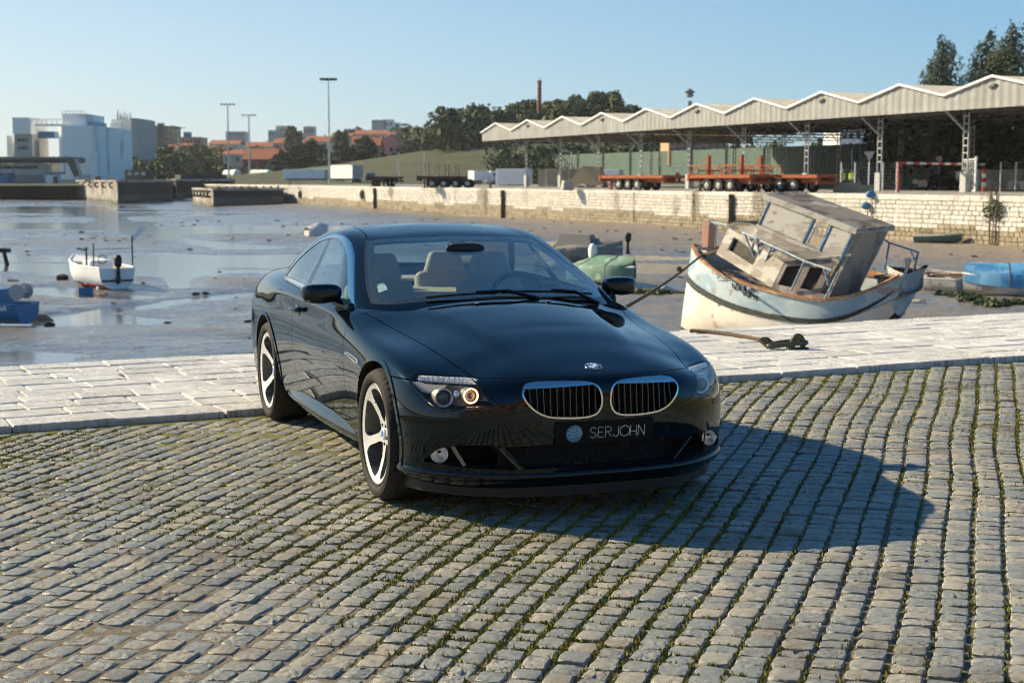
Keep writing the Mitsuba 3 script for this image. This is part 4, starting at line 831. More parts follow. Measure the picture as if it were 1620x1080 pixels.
for nm, c, r in (('paint_white', (.80, .80, .79), .7), ('paint_grey', (.40, .40, .38), .7), ('conc', (.36, .34, .30), .85), ('paint_blue', (.05, .16, .32), .6), ('paint_orange', (.33, .085, .03), .75), ('paint_red', (.42, .05, .03), .6),
                 ('paint_green', (.075, .125, .10), .7), ('roof_tile', (.34, .115, .06), .85), ('wall_ochre', (.46, .27, .15), .9), ('wall_pink', (.52, .30, .30), .9), ('wall_cream', (.60, .52, .40), .9), ('brick_red', (.30, .115, .075), .9),
                 ('dark_glass', (.03, .04, .05), .15), ('steel', (.42, .43, .43), .5), ('dark_steel', (.07, .075, .075), .6), ('tower_brown', (.38, .23, .15), .9), ('hivis', (.42, .55, .03), .8), ('skin', (.42, .26, .18), .7), ('denim', (.05, .06, .09), .9), ('bag_white', (.76, .75, .71), .9), ('soil_heap', (.33, .26, .17), .95)):
    mat(nm, pr(c, r))
def corr_color(a, b):
    def f(p, n, uv): return mix(a, b, fbm(p.x*.35, p.y*.35, p.z*.9, 4))*(.85+.3*noise(p.x*2, p.y*2, p.z*.15))
    return f
mat('shed_sheet', pr(proc(corr_color((.33, .335, .335), (.25, .25, .245))), .75)); mat('shed_roof', pr(proc(corr_color((.66, .57, .44), (.50, .42, .31))), .85))
mat('rusty_hull', pr(proc(lambda p, n, uv: mix(mix((.34, .32, .29), (.18, .11, .07), smoothstep(.45, .7, fbm(p.x*.5, p.y*.5, p.z*.35, 4))), (.07, .08, .05), smoothstep(.9, -.3, p.z-MUD-.5*fbm(p.x, p.y, 0., 2)))), .85))
mat('dark_hull', pr(proc(lambda p, n, uv: mix(mix((.025, .03, .03), (.055, .05, .045), fbm(p.x*.5, p.y*.5, p.z, 3)), (.10, .10, .09), smoothstep(1.55, 1.4, p.z-MUD)*smoothstep(.25, .4, p.z-MUD))), .75))
mat('flake_white', pr(proc(lambda p, n, uv: mix((.84, .84, .83), (.50, .48, .45), smoothstep(.56, .82, fbm(p.x*.22, p.y*.22, p.z*.10, 4)))), .8))
def yb(px, py, Y): return at_y(px, py, Y)
def slab(x0, x1, yt, Y, D, zb=None, yb_=None):
    a, b = at_y(x0, yt, Y), at_y(x1, yt, Y); z0 = (float(terrain((a[0]+b[0])/2, Y))-.02 if zb is None else zb) if yb_ is None else at_y(x0, yb_, Y)[2]
    return a[0], b[0], Y, Y+D, z0, a[2]
def corrugated(p0, p1, ztop_fn, zbot, pitch, amp, nrm, n_sub=2):
    """vertical ribbed sheet from p0 to p1"""
    p0, p1 = np.array(p0), np.array(p1); L = np.linalg.norm(p1-p0); n = int(L/pitch*4); t = np.linspace(0, 1, n+1)
    o = amp*np.array([0, 1, 1, 0])[np.arange(n+1) % 4]; xy = p0+(p1-p0)*t[:, None]+np.array(nrm)*o[:, None]
    zt = np.array([ztop_fn(q) for q in t]); return grid(np.stack([np.c_[xy, np.full(n+1, zbot)], np.c_[xy, zt]], 1))
# ---- the long shed
BAY = 10.95; S0 = np.array([(1564-810)/2400*110, 110.])           # a facade point; the facade runs along WD
def sh_(t, n, z): return np.array([S0[0]+WD[0]*t+WN[0]*n, S0[1]+WD[1]*t+WN[1]*n, z])
ZE, ZV, ZP, DEP = 6.75+.0, 7.85, 8.95, 42.
SHED = thing('open_shed', 'long open sided shed with a pale zigzag roof on lattice columns', 'shed')
N0, N1 = -3, 10
for k in range(N0, N1):
    tp = k*BAY; t0, t1 = tp-BAY/2, tp+BAY/2
    fn = lambda q: ZV+(ZP-ZV)*(1-abs(2*q-1))
    fs = corrugated(sh_(t0+.01, 0, 0)[:2], sh_(t1-.01, 0, 0)[:2], fn, ZE, .90, .05, -WN); back = grid(np.array([[sh_(t0, .07, ZE), sh_(t0, .07, ZV)], [sh_(tp, .07, ZE), sh_(tp, .07, ZP-.02)], [sh_(t1, .07, ZE), sh_(t1, .07, ZV)]]))
    obj('gable_panel', mm(fs, back), 'shed_sheet', SHED)
    rf_ = np.array([[sh_(t, n, z) for n in np.linspace(-.15, DEP, 5)] for t, z in ((t0, ZV+.03), (tp, ZP+.05), (t1, ZV+.03))]); lo = rf_-np.array([0, 0, .09])
    obj('roof_slope', mm(grid(rf_), grid(lo, True), grid(np.stack([rf_[:, 0], lo[:, 0]], 1), True)), 'shed_roof', SHED)
    cap = mm(beam(sh_(t0, -.23, ZV+.03), sh_(tp, -.23, ZP+.05), .10, .16), beam(sh_(tp, -.23, ZP+.05), sh_(t1, -.23, ZV+.03), .10, .16)); obj('verge_trim', cap, 'paint_white', SHED)
    if k % 2 == 0: obj('broken_vent', mm(beam(sh_(tp-.3, -.12, ZP-.62), sh_(tp+.4, -.14, ZP-.72), .10, .22), beam(sh_(tp-.35, -.2, ZP-.55), sh_(tp+.1, -.2, ZP-.75), .05, .08)), 'dark_steel', SHED)
    # trusses under the roof, running back from the front
    tr = [beam(sh_(t0, .1, ZE-.05), sh_(t0, DEP, ZE-.05), .16), beam(sh_(t0, .1, ZV-.1), sh_(t0, DEP, ZV-.1), .14)]
    for q in range(14): tr.append(beam(sh_(t0, q*3, ZE), sh_(t0, q*3+1.5, ZV-.1), .07)); tr.append(beam(sh_(t0, q*3+1.5, ZV-.1), sh_(t0, q*3+3, ZE), .07))
    cr = [beam(sh_(t0, 2, ZE-.05), sh_(t1, 2, ZE-.05), .14), beam(sh_(t0, 2, ZV), sh_(t1, 2, ZV), .12)]
    for q in range(6): a = t0+q*BAY/6; cr += [beam(sh_(a, 2, ZE), sh_(a+BAY/12, 2, ZV), .07), beam(sh_(a+BAY/12, 2, ZV), sh_(a+BAY/6, 2, ZE), .07)]
    obj('roof_truss', mm(*tr, *cr), 'dark_steel', SHED)
    for n in (2., 20., 38.):
        C = []
        for dt in (-.28, .28): C.append(beam(sh_(t0+dt, n, FAR), sh_(t0+dt, n, ZE), .10))
        C += [beam(sh_(t0-.28, n, z), sh_(t0+.28, n, z), .09) for z in np.arange(FAR+2.4, ZE, .55)]
        C.append(cbox(-.34, .34, -.22, .22, FAR-.01, FAR+1.5).apply_transform(np.array([[WD[0], WN[0], 0, sh_(t0, n, 0)[0]], [WD[1], WN[1], 0, sh_(t0, n, 0)[1]], [0, 0, 1, 0], [0, 0, 0, 1.]])))
        obj('brace', mm(beam(sh_(t0, n, ZE-1.3), sh_(t0+1.9, n, ZE-.05), .05), beam(sh_(t0, n, ZE-1.3), sh_(t0-1.9, n, ZE-.05), .05)), 'dark_steel', SHED)
        if n == 2.: C.append(beam(sh_(t0, n, ZE-1.6), sh_(t0, .1, ZE-.05), .10))
        obj('lattice_column', mm(*C), 'steel', SHED)
tE = (N1-.5)*BAY
obj('end_panel', mm(corrugated(sh_(tE, 0, 0)[:2], sh_(tE, DEP, 0)[:2], lambda q: ZV, ZE, .62, .05, WD), grid(np.array([[sh_(tE-.07, 0, ZE), sh_(tE-.07, 0, ZV)], [sh_(tE-.07, DEP, ZE), sh_(tE-.07, DEP, ZV)]]))), 'shed_sheet', SHED)
# dark green hoarding along the back of the shed, and a low white fence in front of it
GW = thing('green_hoarding', 'dark green sheet metal hoarding along the back of the shed', 'fence')
for k in range(16): a, b = 5+k*11., 5+k*11.+10.9; obj('panel', mm(corrugated(sh_(a, 44, 0)[:2], sh_(b, 44, 0)[:2], lambda q: FAR+5.6, FAR, .9, .06, -WN), beam(sh_(a, 43.8, FAR), sh_(a, 43.8, FAR+5.8), .2)), 'paint_green', GW)
LF = thing('low_sheet_fence', 'low pale corrugated fence inside the shed behind white sacks', 'fence')
for k in range(6): a, b = -8+k*6.6, -8+k*6.6+6.5; obj('panel', corrugated(sh_(a, 24, 0)[:2], sh_(b, 24, 0)[:2], lambda q: FAR+1.9, FAR, .4, .05, -WN), 'paint_grey', LF)
# ---- trees
def leaf_color(p, n, uv): return mix(mix((.040, .062, .028), (.105, .135, .05), uv.x), (.10, .085, .03), smoothstep(.82, 1., uv.y)*.7)
mat('leaves', pr(proc(leaf_color), .75, spec=.3)); mat('bark', pr((.10, .075, .05), .9)); mat('needles', pr(proc(lambda p, n, uv: mix((.030, .046, .032), (.080, .105, .05), uv.x)), .8, spec=.2)); mat('dry_twigs', pr(proc(lambda p, n, uv: mix((.12, .09, .06), (.10, .11, .05), uv.x)), .9))
def clumps(centres, radii, n, size, rr, flat=1.0):
    """many small leaf faces in and around blobs"""
    c = np.asarray(centres, float); r = np.asarray(radii, float); w = r.mean(1)**2; i = rr.choice(len(c), n, p=w/w.sum())
    d = rr.normal(size=(n, 3)); d /= np.linalg.norm(d, axis=1, keepdims=True); rad = rr.uniform(.45, 1.06, n)[:, None]**.6
    lump = .8+.45*meshkit.noise(d*2.3+i[:, None]*7.7)[:, None]; p = c[i]+d*r[i]*rad*lump
    nn = d+rr.normal(0, .6, (n, 3)); a = np.cross(nn, rr.normal(size=(n, 3))); a /= np.linalg.norm(a, axis=1, keepdims=True)+1e-9; b = np.cross(nn, a); b /= np.linalg.norm(b, axis=1, keepdims=True)+1e-9
    s = size*rr.uniform(.5, 1.3, (n, 1)); v = np.stack([p-a*s, p+a*s*.9+b*s*.2, p+b*s*1.5-a*.2*s, p-b*s*.9+a*.3*s], 1)
    f = np.array([[0, 1, 2], [0, 3, 1]]); F_ = (f[None]+np.arange(n)[:, None, None]*4).reshape(-1, 3)
    uv = np.stack([np.clip(rr.rand(n)*.6+.4*meshkit.noise(c[i]*.9)+0, 0, 1), rr.rand(n)], 1)
    return trimesh.Trimesh(v.reshape(-1, 3), F_, process=False), np.repeat(uv, 4, 0)
def tree(kind, px, ytop, Y, wpx, label, group, seed, ybase=None, n=2600):
    rr = np.random.RandomState(seed); top = at_y(px, ytop, Y); X, zt = top[0], top[2]; zb = float(terrain(X, Y)) if ybase is None else at_y(px, ybase, Y)[2]; zb = min(zb, zt-4.0); H = zt-zb; w = wpx*Y/2400/2
    names = {'conifer': 'conifer_tree', 'pine': 'pine_tree', 'round': 'tree', 'bare': 'bare_tree', 'column': 'cypress_tree'}
    t = thing(names[kind], label, 'tree', group); c, r = [], []
    if kind in ('conifer', 'column'):
        m = 16 if kind == 'conifer' else 12
        for k in range(m):
            q = (k+.5)/m; z = zb+H*(.10+.86*q); ww = w*(1-q)**(.6 if kind == 'conifer' else .40)*1.15+.2
            for _ in range(3 if kind == 'conifer' else 2): a = rr.rand()*6.28; o = ww*rr.uniform(.25, .85); c.append((X+math.cos(a)*o, Y+math.sin(a)*o, z+rr.normal(0, H*.02))); r.append((ww*.62+.1, ww*.62+.1, H/m*1.5))
    elif kind == 'pine':
        for k in range(16): a = rr.rand()*6.28; o = w*math.sqrt(rr.rand())*.78; c.append((X+math.cos(a)*o, Y+math.sin(a)*o, zt-H*.24-.16*H*(o/w)**2+rr.normal(0, H*.05))); r.append((w*.36, w*.36, H*.17))
    else:
        for k in range(18): a = rr.rand()*6.28; o = w*math.sqrt(rr.rand())*.72; z = zb+H*(.34+.5*rr.rand()); c.append((X+math.cos(a)*o, Y+math.sin(a)*o, z)); r.append((w*.40, w*.40, H*.19))
    tr = [tube([(X, Y, zb-.3), (X+rr.normal(0, .1), Y, zb+H*.4), (X+rr.normal(0, .3), Y, zb+H*.8)], [H*.022+.06, H*.016+.04, .04], 7)]
    for k in range(5): j = rr.randint(len(c)); tr.append(tube([(X, Y, zb+H*(.25+.08*k)), c[j]], [H*.009+.03, .02], 5))
    obj('trunk', mm(*tr), 'bark', t)
    size = max(.16, Y*.0011)*(.75 if kind in ('conifer', 'column') else 1.0)
    if kind == 'bare':
        m = 260; L = []
        for k in range(m): j = rr.randint(len(c)); p = np.array(c[j])+rr.normal(0, .5, 3)*np.array(r[j]); q = p+(p-np.array([X, Y, zb+H*.3]))*.25+rr.normal(0, .2, 3); L.append(tube([p, q], [.035, .01], 3, cap=False))
        obj('crown', mm(*L), 'dry_twigs', t, uv=np.full((sum(len(x.vertices) for x in L), 2), .4)); return
    m, uv = clumps(c, r, n, size, rr); obj('crown', m, 'needles' if kind in ('conifer', 'column') else 'leaves', t, uv=uv)
for i, (x, y, w) in enumerate([(447,238,24),(470,226,30),(496,221,32),(543,226,36),(577,216,30),(600,240,22),(638,233,30),(664,226,32),(708,236,22),(731,236,24),(752,234,26)]):
    tree('column' if i in (1,2,4,7) else 'conifer', x, y, 472+8*(i % 3), w*1.45, f'dark evergreen standing {["left of the blue container", "behind the white trailers", "left of the tall lamp mast", "right of the tall lamp mast, broad", "tallest before the orange house", "small and thin right of the tallest evergreen", "left of the flatbed with stakes", "behind the stakes of the flatbed", "thin before the arched gables", "before the arched gables, middle one", "just left of the shed end"][i]}', 'evergreens behind the parked trailers', 100+i, n=2200)
for i, (x, y, w) in enumerate([(800,226,34),(845,230,40),(880,226,36),(915,222,44),(960,228,44),(1000,226,40),(1050,222,44),(1110,224,50),(1165,226,46),(1220,226,44),(1300,222,60)]):
    tree('round' if i % 2 else 'conifer', x, y, 318-4*i, w, f'dark tree behind the shed, {["first","second","third","fourth","fifth","sixth","seventh","eighth","ninth","tenth","last"][i]} from the shed end', 'trees seen under the shed roof', 140+i, n=1800)
for i, (x, y, w, Y) in enumerate([(712,170,44,440),(752,164,52,450),(795,176,56,445),(826,158,56,470),(872,158,50,465),(905,152,62,455),(958,142,56,460),(930,160,46,440),(1000,168,50,470)]):
    tree('pine' if i in (3,4,5,6) else 'round', x, y, Y, w, f'broad tree on the hill behind the shed, {["leftmost","second from the left","third from the left","left of the brick chimney","right of the brick chimney","fifth, wide and dark","tallest, with a ragged top","low one before the tallest","rightmost"][i]}', 'trees on the wooded hill', 170+i, n=2600)
for i, (x, y, w, Y, l) in enumerate([(466,201,30,760,'round dark tree above the red roofs left of the tall lamp mast'),(560,203,34,800,'round tree on the skyline right of the tall lamp mast'),(600,206,26,800,'low tree on the skyline beside the white tower blocks'),(648,200,26,640,'dark tree left of the wooded hill'),(676,206,34,620,'low bushy tree at the left foot of the wooded hill'),(228,236,26,560,'green tree below the brown flats'),(262,232,30,560,'dark round tree right of the brown flats'),(540,208,24,700,'small tree beside a red roof near the mast')]):
    tree('round', x, y, Y, w, l, None, 190+i, n=1600)
for i, (x, y, w, Y, l) in enumerate([(172,240,34,430,'bare winter tree before the white silos'),(200,248,44,440,'low bare tree right of the silos'),(300,252,40,450,'low bare tree by the tank wagons')]): tree('bare', x, y, Y, w, l, None, 205+i)
for i, (x, y, w, Y, l) in enumerate([(1497,62,112,205,'tall ragged conifer above the shed roof, left of the pair'),(1566,58,120,210,'tall conifer above the shed roof, middle one'),(1608,38,130,206,'tallest conifer at the right end of the shed roof'),(1665,58,130,212,'conifer beyond the right end of the shed')]): tree('conifer', x, y, Y, w, l, 'conifers above the shed roof' if 0 else None, 210+i, n=17000)
for i, x in enumerate((1440,1500,1560,1620)): tree('round', x, 172, 218, 74, f'dark bushy tree behind the green hoarding, {["first","second","third","fourth"][i]} from the left', 'bushy trees behind the hoarding', 216+i, n=2200)
# ---- buildings
def windows(t, x0, x1, z0, z1, Y, nx, nz, fw=.55, fh=.55, b='dark_glass'):
    for i in range(nx):
        for j in range(nz):
            cx, cz = x0+(x1-x0)*(i+.5)/nx, z0+(z1-z0)*(j+.5)/nz; w, h = (x1-x0)/nx*fw/2, (z1-z0)/nz*fh/2
            k = obj('window', mm(cbox(cx-w, cx+w, Y-.12, Y+.05, cz-h-.05, cz-h), cbox(cx-w-.05, cx-w, Y-.10, Y+.05, cz-h, cz+h), cbox(cx+w, cx+w+.05, Y-.10, Y+.05, cz-h, cz+h), cbox(cx-w, cx+w, Y-.10, Y+.05, cz+h, cz+h+.05)), 'paint_grey', t); obj('pane', cbox(cx-w, cx+w, Y-.04, Y+.02, cz-h, cz+h), b, k)
def house(x0, x1, yw, yr, Y, wall, label, ridge='x', D=12., roof='roof_tile', win=2, name='house', group='houses of the town behind the harbour'):
    t = thing(name, label, 'house', group); X0, X1, y0, y1, z0, z1 = slab(x0, x1, yw, Y, D); zr = at_y(x0, yr, Y)[2]
    obj('wall', cbox(X0, X1, y0, y1, z0-4, z1), wall, t); o = .3
    if ridge == 'x':
        ym = (y0+y1)/2; P = [(X0-o, y0-o, z1-.05), (X1+o, y0-o, z1-.05), (X0-o, y1+o, z1-.05), (X1+o, y1+o, z1-.05), (X0-o, ym, zr), (X1+o, ym, zr)]
    else:
        xm = (X0+X1)/2; P = [(X0-o, y0-.4, z1-.05), (X1+o, y0-.4, z1-.05), (X0-o, y1+o, z1-.05), (X1+o, y1+o, z1-.05), (xm, y0-.4, zr), (xm, y1+o, zr)]
        obj('gable', hull([(X0, y0-.45, z1-.06), (X1, y0-.45, z1-.06), (X0, y0+.1, z1-.06), (X1, y0+.1, z1-.06), (xm, y0-.45, zr-.1), (xm, y0+.1, zr-.1)]), wall, t)
    R_ = obj('roof', hull(P), roof, t)
    obj('chimney', cbox(X0+(X1-X0)*.7, X0+(X1-X0)*.7+.7, (y0+y1)/2-.3, (y0+y1)/2+.4, (z1+zr)/2, zr+.8), wall, R_)
    if win and z1-z0 > 2: windows(t, X0, X1, max(z0, z1-3.2), z1-.5, y0, win, 1, .35, .55)
HL = [(262,282,236,228,620,'wall_cream','x','cream house with red roof below the brown flats'),(283,300,232,226,700,'wall_ochre','x','small ochre house with tiled roof left of the white gable'),(300,322,246,230,600,'paint_white','y','white house with steep pointed gable'),(326,352,238,230,640,'wall_ochre','x','ochre house with red roof right of the pointed gable'),
 (352,384,244,236,560,'wall_cream','x','long cream house behind the first lamp mast'),(384,452,252,234,520,'paint_red','x','wide red walled warehouse left of the evergreens'),(330,378,228,221,820,'wall_cream','x','row of tiled roofs on the rise behind the masts'),(386,430,232,224,860,'paint_grey','x','grey house with tiled roof under the far tower block'),
 (432,456,226,218,760,'wall_pink','x','pink house under the round dark tree'),(482,520,224,215,640,'wall_cream','x','cream house just left of the tall lamp mast'),(524,556,216,209,700,'wall_cream','x','house with brown roof on the rise right of the tall mast'),(556,600,232,215,480,'wall_ochre','x','orange house with red roof behind the tall evergreen'),
 (600,637,228,212,500,'wall_pink','y','pink gabled house on the skyline'),(560,612,212,205,760,'wall_cream','x','red roofs below the white tower blocks'),(637,702,222,213,560,'paint_grey','x','long low white roofed store left of the arched gables'),(702,748,224,211,470,'wall_cream','x','hall with long red roof left of the arched gables'),(612,660,216,208,720,'wall_ochre','x','ochre house under the wooded hill')]
for i, (x0, x1, yw, yr, Y, wl_, rd, lab) in enumerate(HL): house(x0, x1, yw, yr, Y, wl_, lab, rd, D=10+Y*.012, roof='paint_white' if 'white roofed' in lab else 'roof_tile', win=max(1, int((x1-x0)/12)))
AG = thing('gabled_hall', 'white hall with two arched gables beside the shed end', 'building'); Y = 465
for k, (x0, x1) in enumerate(((740,763),(763,788))):
    X0, X1, y0, y1, z0, z1 = slab(x0, x1, 226, Y, 24); zr = at_y(x0, 217, Y)[2]; xm, w = (X0+X1)/2, (X1-X0)/2
    obj('wall', cbox(X0, X1-.03, y0, y1, z0-2, z1), 'wall_cream', AG); arc_ = [(xm-w*math.cos(a)*.99, z1+(zr-z1)*math.sin(a)) for a in np.linspace(0, math.pi, 12)]; obj('arched_roof', m2t(prism(Polygon(arc_), y0-.5, y1, 'y')), 'wall_cream', AG)
    windows(AG, X0, X1, z1-3.4, z1-.6, y0, 5, 1, .5, .7)
def block_(name, label, cat, parts, group=None):
    t = thing(name, label, cat, group)
    for nm, (x0, x1, yt, Y, D, yb_), b in parts: X0, X1, y0, y1, z0, z1 = slab(x0, x1, yt, Y, D, yb_=yb_); obj(nm, cbox(X0, X1, y0, y1, z0-.02, z1, .05), b, t)
    return t
SA = block_('silo_works', 'white silo works with a stair tower and blue conveyor bridge', 'building', [('tower', (19,48,186,390,14,212), 'flake_white'), ('tower_base', (22,50,212,391,14,290), 'paint_grey'), ('tower_side', (10,19,215,395,10,290), 'flake_white'), ('conveyor_bridge', (50,86,208,396,6,218), 'paint_blue'), ('conveyor_leg', (50,62,222,394,6,290), 'paint_grey'), ('silo_block', (97,152,199,385,36,290), 'flake_white'), ('roof_house', (98,135,180,390,18,199), 'flake_white'), ('roof_house', (136,149,193,392,12,199.5), 'paint_grey')])
a = at_y(86, 200, 388); b = at_y(104, 200, 388); r_ = (b[0]-a[0])/2+2; cy = trimesh.creation.cylinder(r_, a[2]-FAR, sections=40); cy.apply_translation((a[0]+r_, 392, (a[2]+FAR)/2)); obj('silo', cy, 'flake_white', SA)
X0, X1, y0, y1, z0, z1 = slab(27,45,216,391,1,yb_=240); windows(SA, X0, X1, z0, z1, 391, 3, 2, .7, .45)
obj('walkway', mm(*[bar(at_y(x, 189, 388), at_y(x, 197, 388), .09) for x in range(50, 98, 8)], bar(at_y(50, 189, 388), at_y(98, 189, 388), .08), cbox(at_y(50,0,388)[0], at_y(98,0,388)[0], 387, 389, at_y(50,197,388)[2]-.4, at_y(50,197,388)[2])), 'steel', SA)
obj('roof_railing', mm(*[bar(at_y(x, 176, 390), at_y(x, 180, 390), .08) for x in range(98, 136, 6)], bar(at_y(98, 176, 390), at_y(134, 176, 390), .07)), 'steel', SA)
SB_ = block_('grain_silo', 'tall pale grain silo with antennas on its roof', 'building', [('silo_block', (155,206,211,480,30,290), 'flake_white'), ('headhouse', (176,207,189,485,16,211), 'flake_white'), ('tower', (207,217,187,478,24,290), 'paint_grey'), ('roof_house', (174,192,195,483,10,211.5), 'paint_white')])
for x in (158,160,163,166,186,189,192,195): X0, X1, y0, y1, z0, z1 = slab(x, x+1.8, 214, 480, .1, yb_=218); obj('slit_window', cbox(X0, X1, 479.85, 480.1, z0, z1), 'dark_glass', SB_)
for x in range(160, 206, 9): obj('pier', cbox(at_y(x,0,479.6)[0], at_y(x,0,479.6)[0]+.5, 479.4, 480.1, FAR, at_y(x,222,479.6)[2]), 'flake_white', SB_)
for x, y in ((186,174),(190,178),(193,180),(197,176),(201,180),(206,178)): obj('antenna', tube([at_y(x, 190, 484), at_y(x, y, 484)], [.35, .12], 5), 'steel', SB_)
CN = thing('harbour_canopy', 'dark flat canopy on posts over low stalls at the far left', 'canopy'); X0, X1, y0, y1, z0, z1 = slab(-60,105,248,352,16,yb_=257); obj('roof', cbox(X0, X1, y0, y1, z0, z1, .3), 'dark_steel', CN)
for x in (-40,0,20,68,102): p = at_y(x, 257, 354); obj('post', cbox(p[0]-.15, p[0]+.15, 353.8, 354.1, FAR, p[2]), 'steel', CN)
block_('harbour_office', 'long low white office under the canopy', 'building', [('wall', (-40,66,259,358,8,290), 'paint_white'), ('window_band', (-36,60,263,357.9,.3,267), 'dark_glass'), ('plinth', (-40,66.5,276,357.7,8,290), 'paint_grey')])
block_('container', 'blue container at the far left under the canopy', 'container', [('body', (-10,12,276,346,5,292), 'paint_blue'), ('top_rail', (-10,12,274,346,5,276), 'dark_steel')])
block_('kiosk', 'blue roofed stall under the canopy', 'kiosk', [('body', (72,92,276,349,4,292), 'paint_white'), ('roof', (70,94,272,348.5,5,276), 'paint_blue'), ('opening', (84,91,279,348.8,.3,290), 'dark_glass')])
block_('crate_stack', 'pale stacked crates right of the canopy', 'crates', [('crate', (97,119,276,347,4,284), 'paint_white'), ('crate', (98,118,284,347,4,292), 'paint_grey')])
AR = thing('loading_conveyor', 'dark inclined loading conveyor behind the first barge', 'conveyor'); obj('boom', beam(at_y(112, 252, 340), at_y(124, 278, 340), 1.6, 1.6), 'dark_steel', AR); obj('boom_edge', beam(at_y(120, 252, 339), at_y(128, 276, 339), .5, .6), 'paint_grey', AR); obj('cabin', cbox(at_y(118,0,340)[0], at_y(130,0,340)[0], 339, 343, FAR, at_y(118,277,340)[2]), 'paint_grey', AR)
def tower(x0, x1, yt, Y, b, label, nx, nz, extra=(), D=20, yb_=262):
    t = block_('tower_block', label, 'building', [('wall', (x0, x1, yt, Y, D, yb_), b)]+list(extra)); X0, X1, y0, y1, z0, z1 = slab(x0, x1, yt, Y, D, yb_=yb_-22); windows(t, X0, X1, z0, z1-.6, Y, nx, nz, .5, .45); return t
tower(240,274,199,900,'tower_brown','brown block of flats with a dark glazed stair strip',5,5,[('stair_strip', (249,259,195,899,2,262), 'dark_glass')])
tower(219,240,216,910,'tower_brown','lower brown flats left of the tall brown block',4,3,[('stair_strip', (233,239,215,909.4,2,262), 'dark_steel')])
tower(275,318,217,930,'tower_brown','long low brown flats right of the tall brown block',7,2,[('roof_house', (290,300,209,932,6,218), 'paint_blue')])
tower(357,386,208,1300,'paint_grey','pale grey tower block far behind the lamp masts',6,4); tower(424,440,206,1350,'paint_grey','grey flats on the skyline behind the red warehouse',3,3); tower(436,452,199,1360,'wall_cream','cream tower on the skyline behind the red warehouse',3,4)
tower(588,609,190,1400,'dark_steel','dark framed tower block on the skyline',3,3,[('front', (590,607,193,1399,1,262), 'paint_grey')]); tower(608,622,189,1405,'paint_white','white tower block on the skyline beside the dark one',2,4); tower(620,633,194,1420,'paint_white','lower white tower at the right of the pair',2,3)
tower(480,496,200,1380,'paint_grey','small grey tower just left of the tall lamp mast',3,3)
tower(1330,1398,200,255,'paint_white','white industrial block glimpsed under the shed roof',6,2,yb_=262,D=14)
tower(1058,1150,218,250,'wall_ochre','ochre block seen under the shed roof',9,2,yb_=262,D=14)
# brick chimney, water tower, lamp masts
CH = thing('brick_chimney', 'tall red brick chimney on the hill', 'chimney'); p0, p1 = at_y(853, 205, 452), at_y(853.5, 128, 452); w = 3.4*452/2400
obj('shaft', tube([p0, p1], [w*1.25, w*.86], 18), 'brick_red', CH); obj('rim', tube([p1-np.array([0, 0, 1.2]), p1+np.array([0, 0, .1])], w*1.02, 18), 'brick_red', CH); obj('lightning_rod', bar(p1, p1+np.array([0, 0, 1.1]), .07), 'dark_steel', CH)
WT = thing('water_tower', 'small pointed water tower above the shed roof', 'water tower'); p = at_y(1091, 163, 330); k = 330/2400
obj('stem', revolve([(0, 0), (3.6, 0), (3.6, 12), (0, 12)], 20), 'conc', WT); scene[list(scene)[-1]]['to_world'] = T4().translate([p[0], 330, p[2]-8*1]).scale([k*1, k*1, .7])
obj('tank', moved(revolve([(0, 0), (5.2, 1), (6.2, 4), (4.4, 9), (0, 9)], 20), s=k), 'conc', WT, M=TM((p[0], 330, p[2]+8*k)), smooth=30); obj('cap', moved(revolve([(0, 15.5), (1.0, 13.5), (8.6, 8.5), (8.4, 7.6), (0, 7.6)], 12), s=k), 'dark_steel', WT, M=TM((p[0], 330, p[2]+8*k)))
def mast(px, yt, yb_, Y, label, w=1.0):
    t = thing('lamp_mast', label, 'lamp mast', 'tall lamp masts on the quay'); a, b = at_y(px, yb_, Y), at_y(px, yt, Y); a = np.array([b[0], Y, FAR if Y < 420 else float(terrain(b[0], Y))]); r = Y/2400*1.7*w
    obj('pole', tube([a, (a+b)/2, b], [r, r*.75, r*.5], 10), 'steel', t)
    for s in (-1, 1):
        for q in (1.2, 3.2): obj('lamp_head', cbox(b[0]+s*q*Y/800-.35, b[0]+s*q*Y/800+.35, Y-.4, Y+.4, b[2]-.06, b[2]+.30, .05), 'dark_steel', t)
    obj('cross_arm', beam(b+np.array([-3.6*Y/800, 0, .1]), b+np.array([3.6*Y/800, 0, .1]), .16), 'dark_steel', t)
mast(519.5, 127, 290, 235, 'tallest lamp mast, behind the white semi trailers'); mast(360, 166, 270, 410, 'lamp mast left of the pair by the tank wagons'); mast(393.5, 183, 270, 470, 'lamp mast right of the pair by the tank wagons'); mast(282, 203, 262, 560, 'short lamp mast before the brown flats', .8)
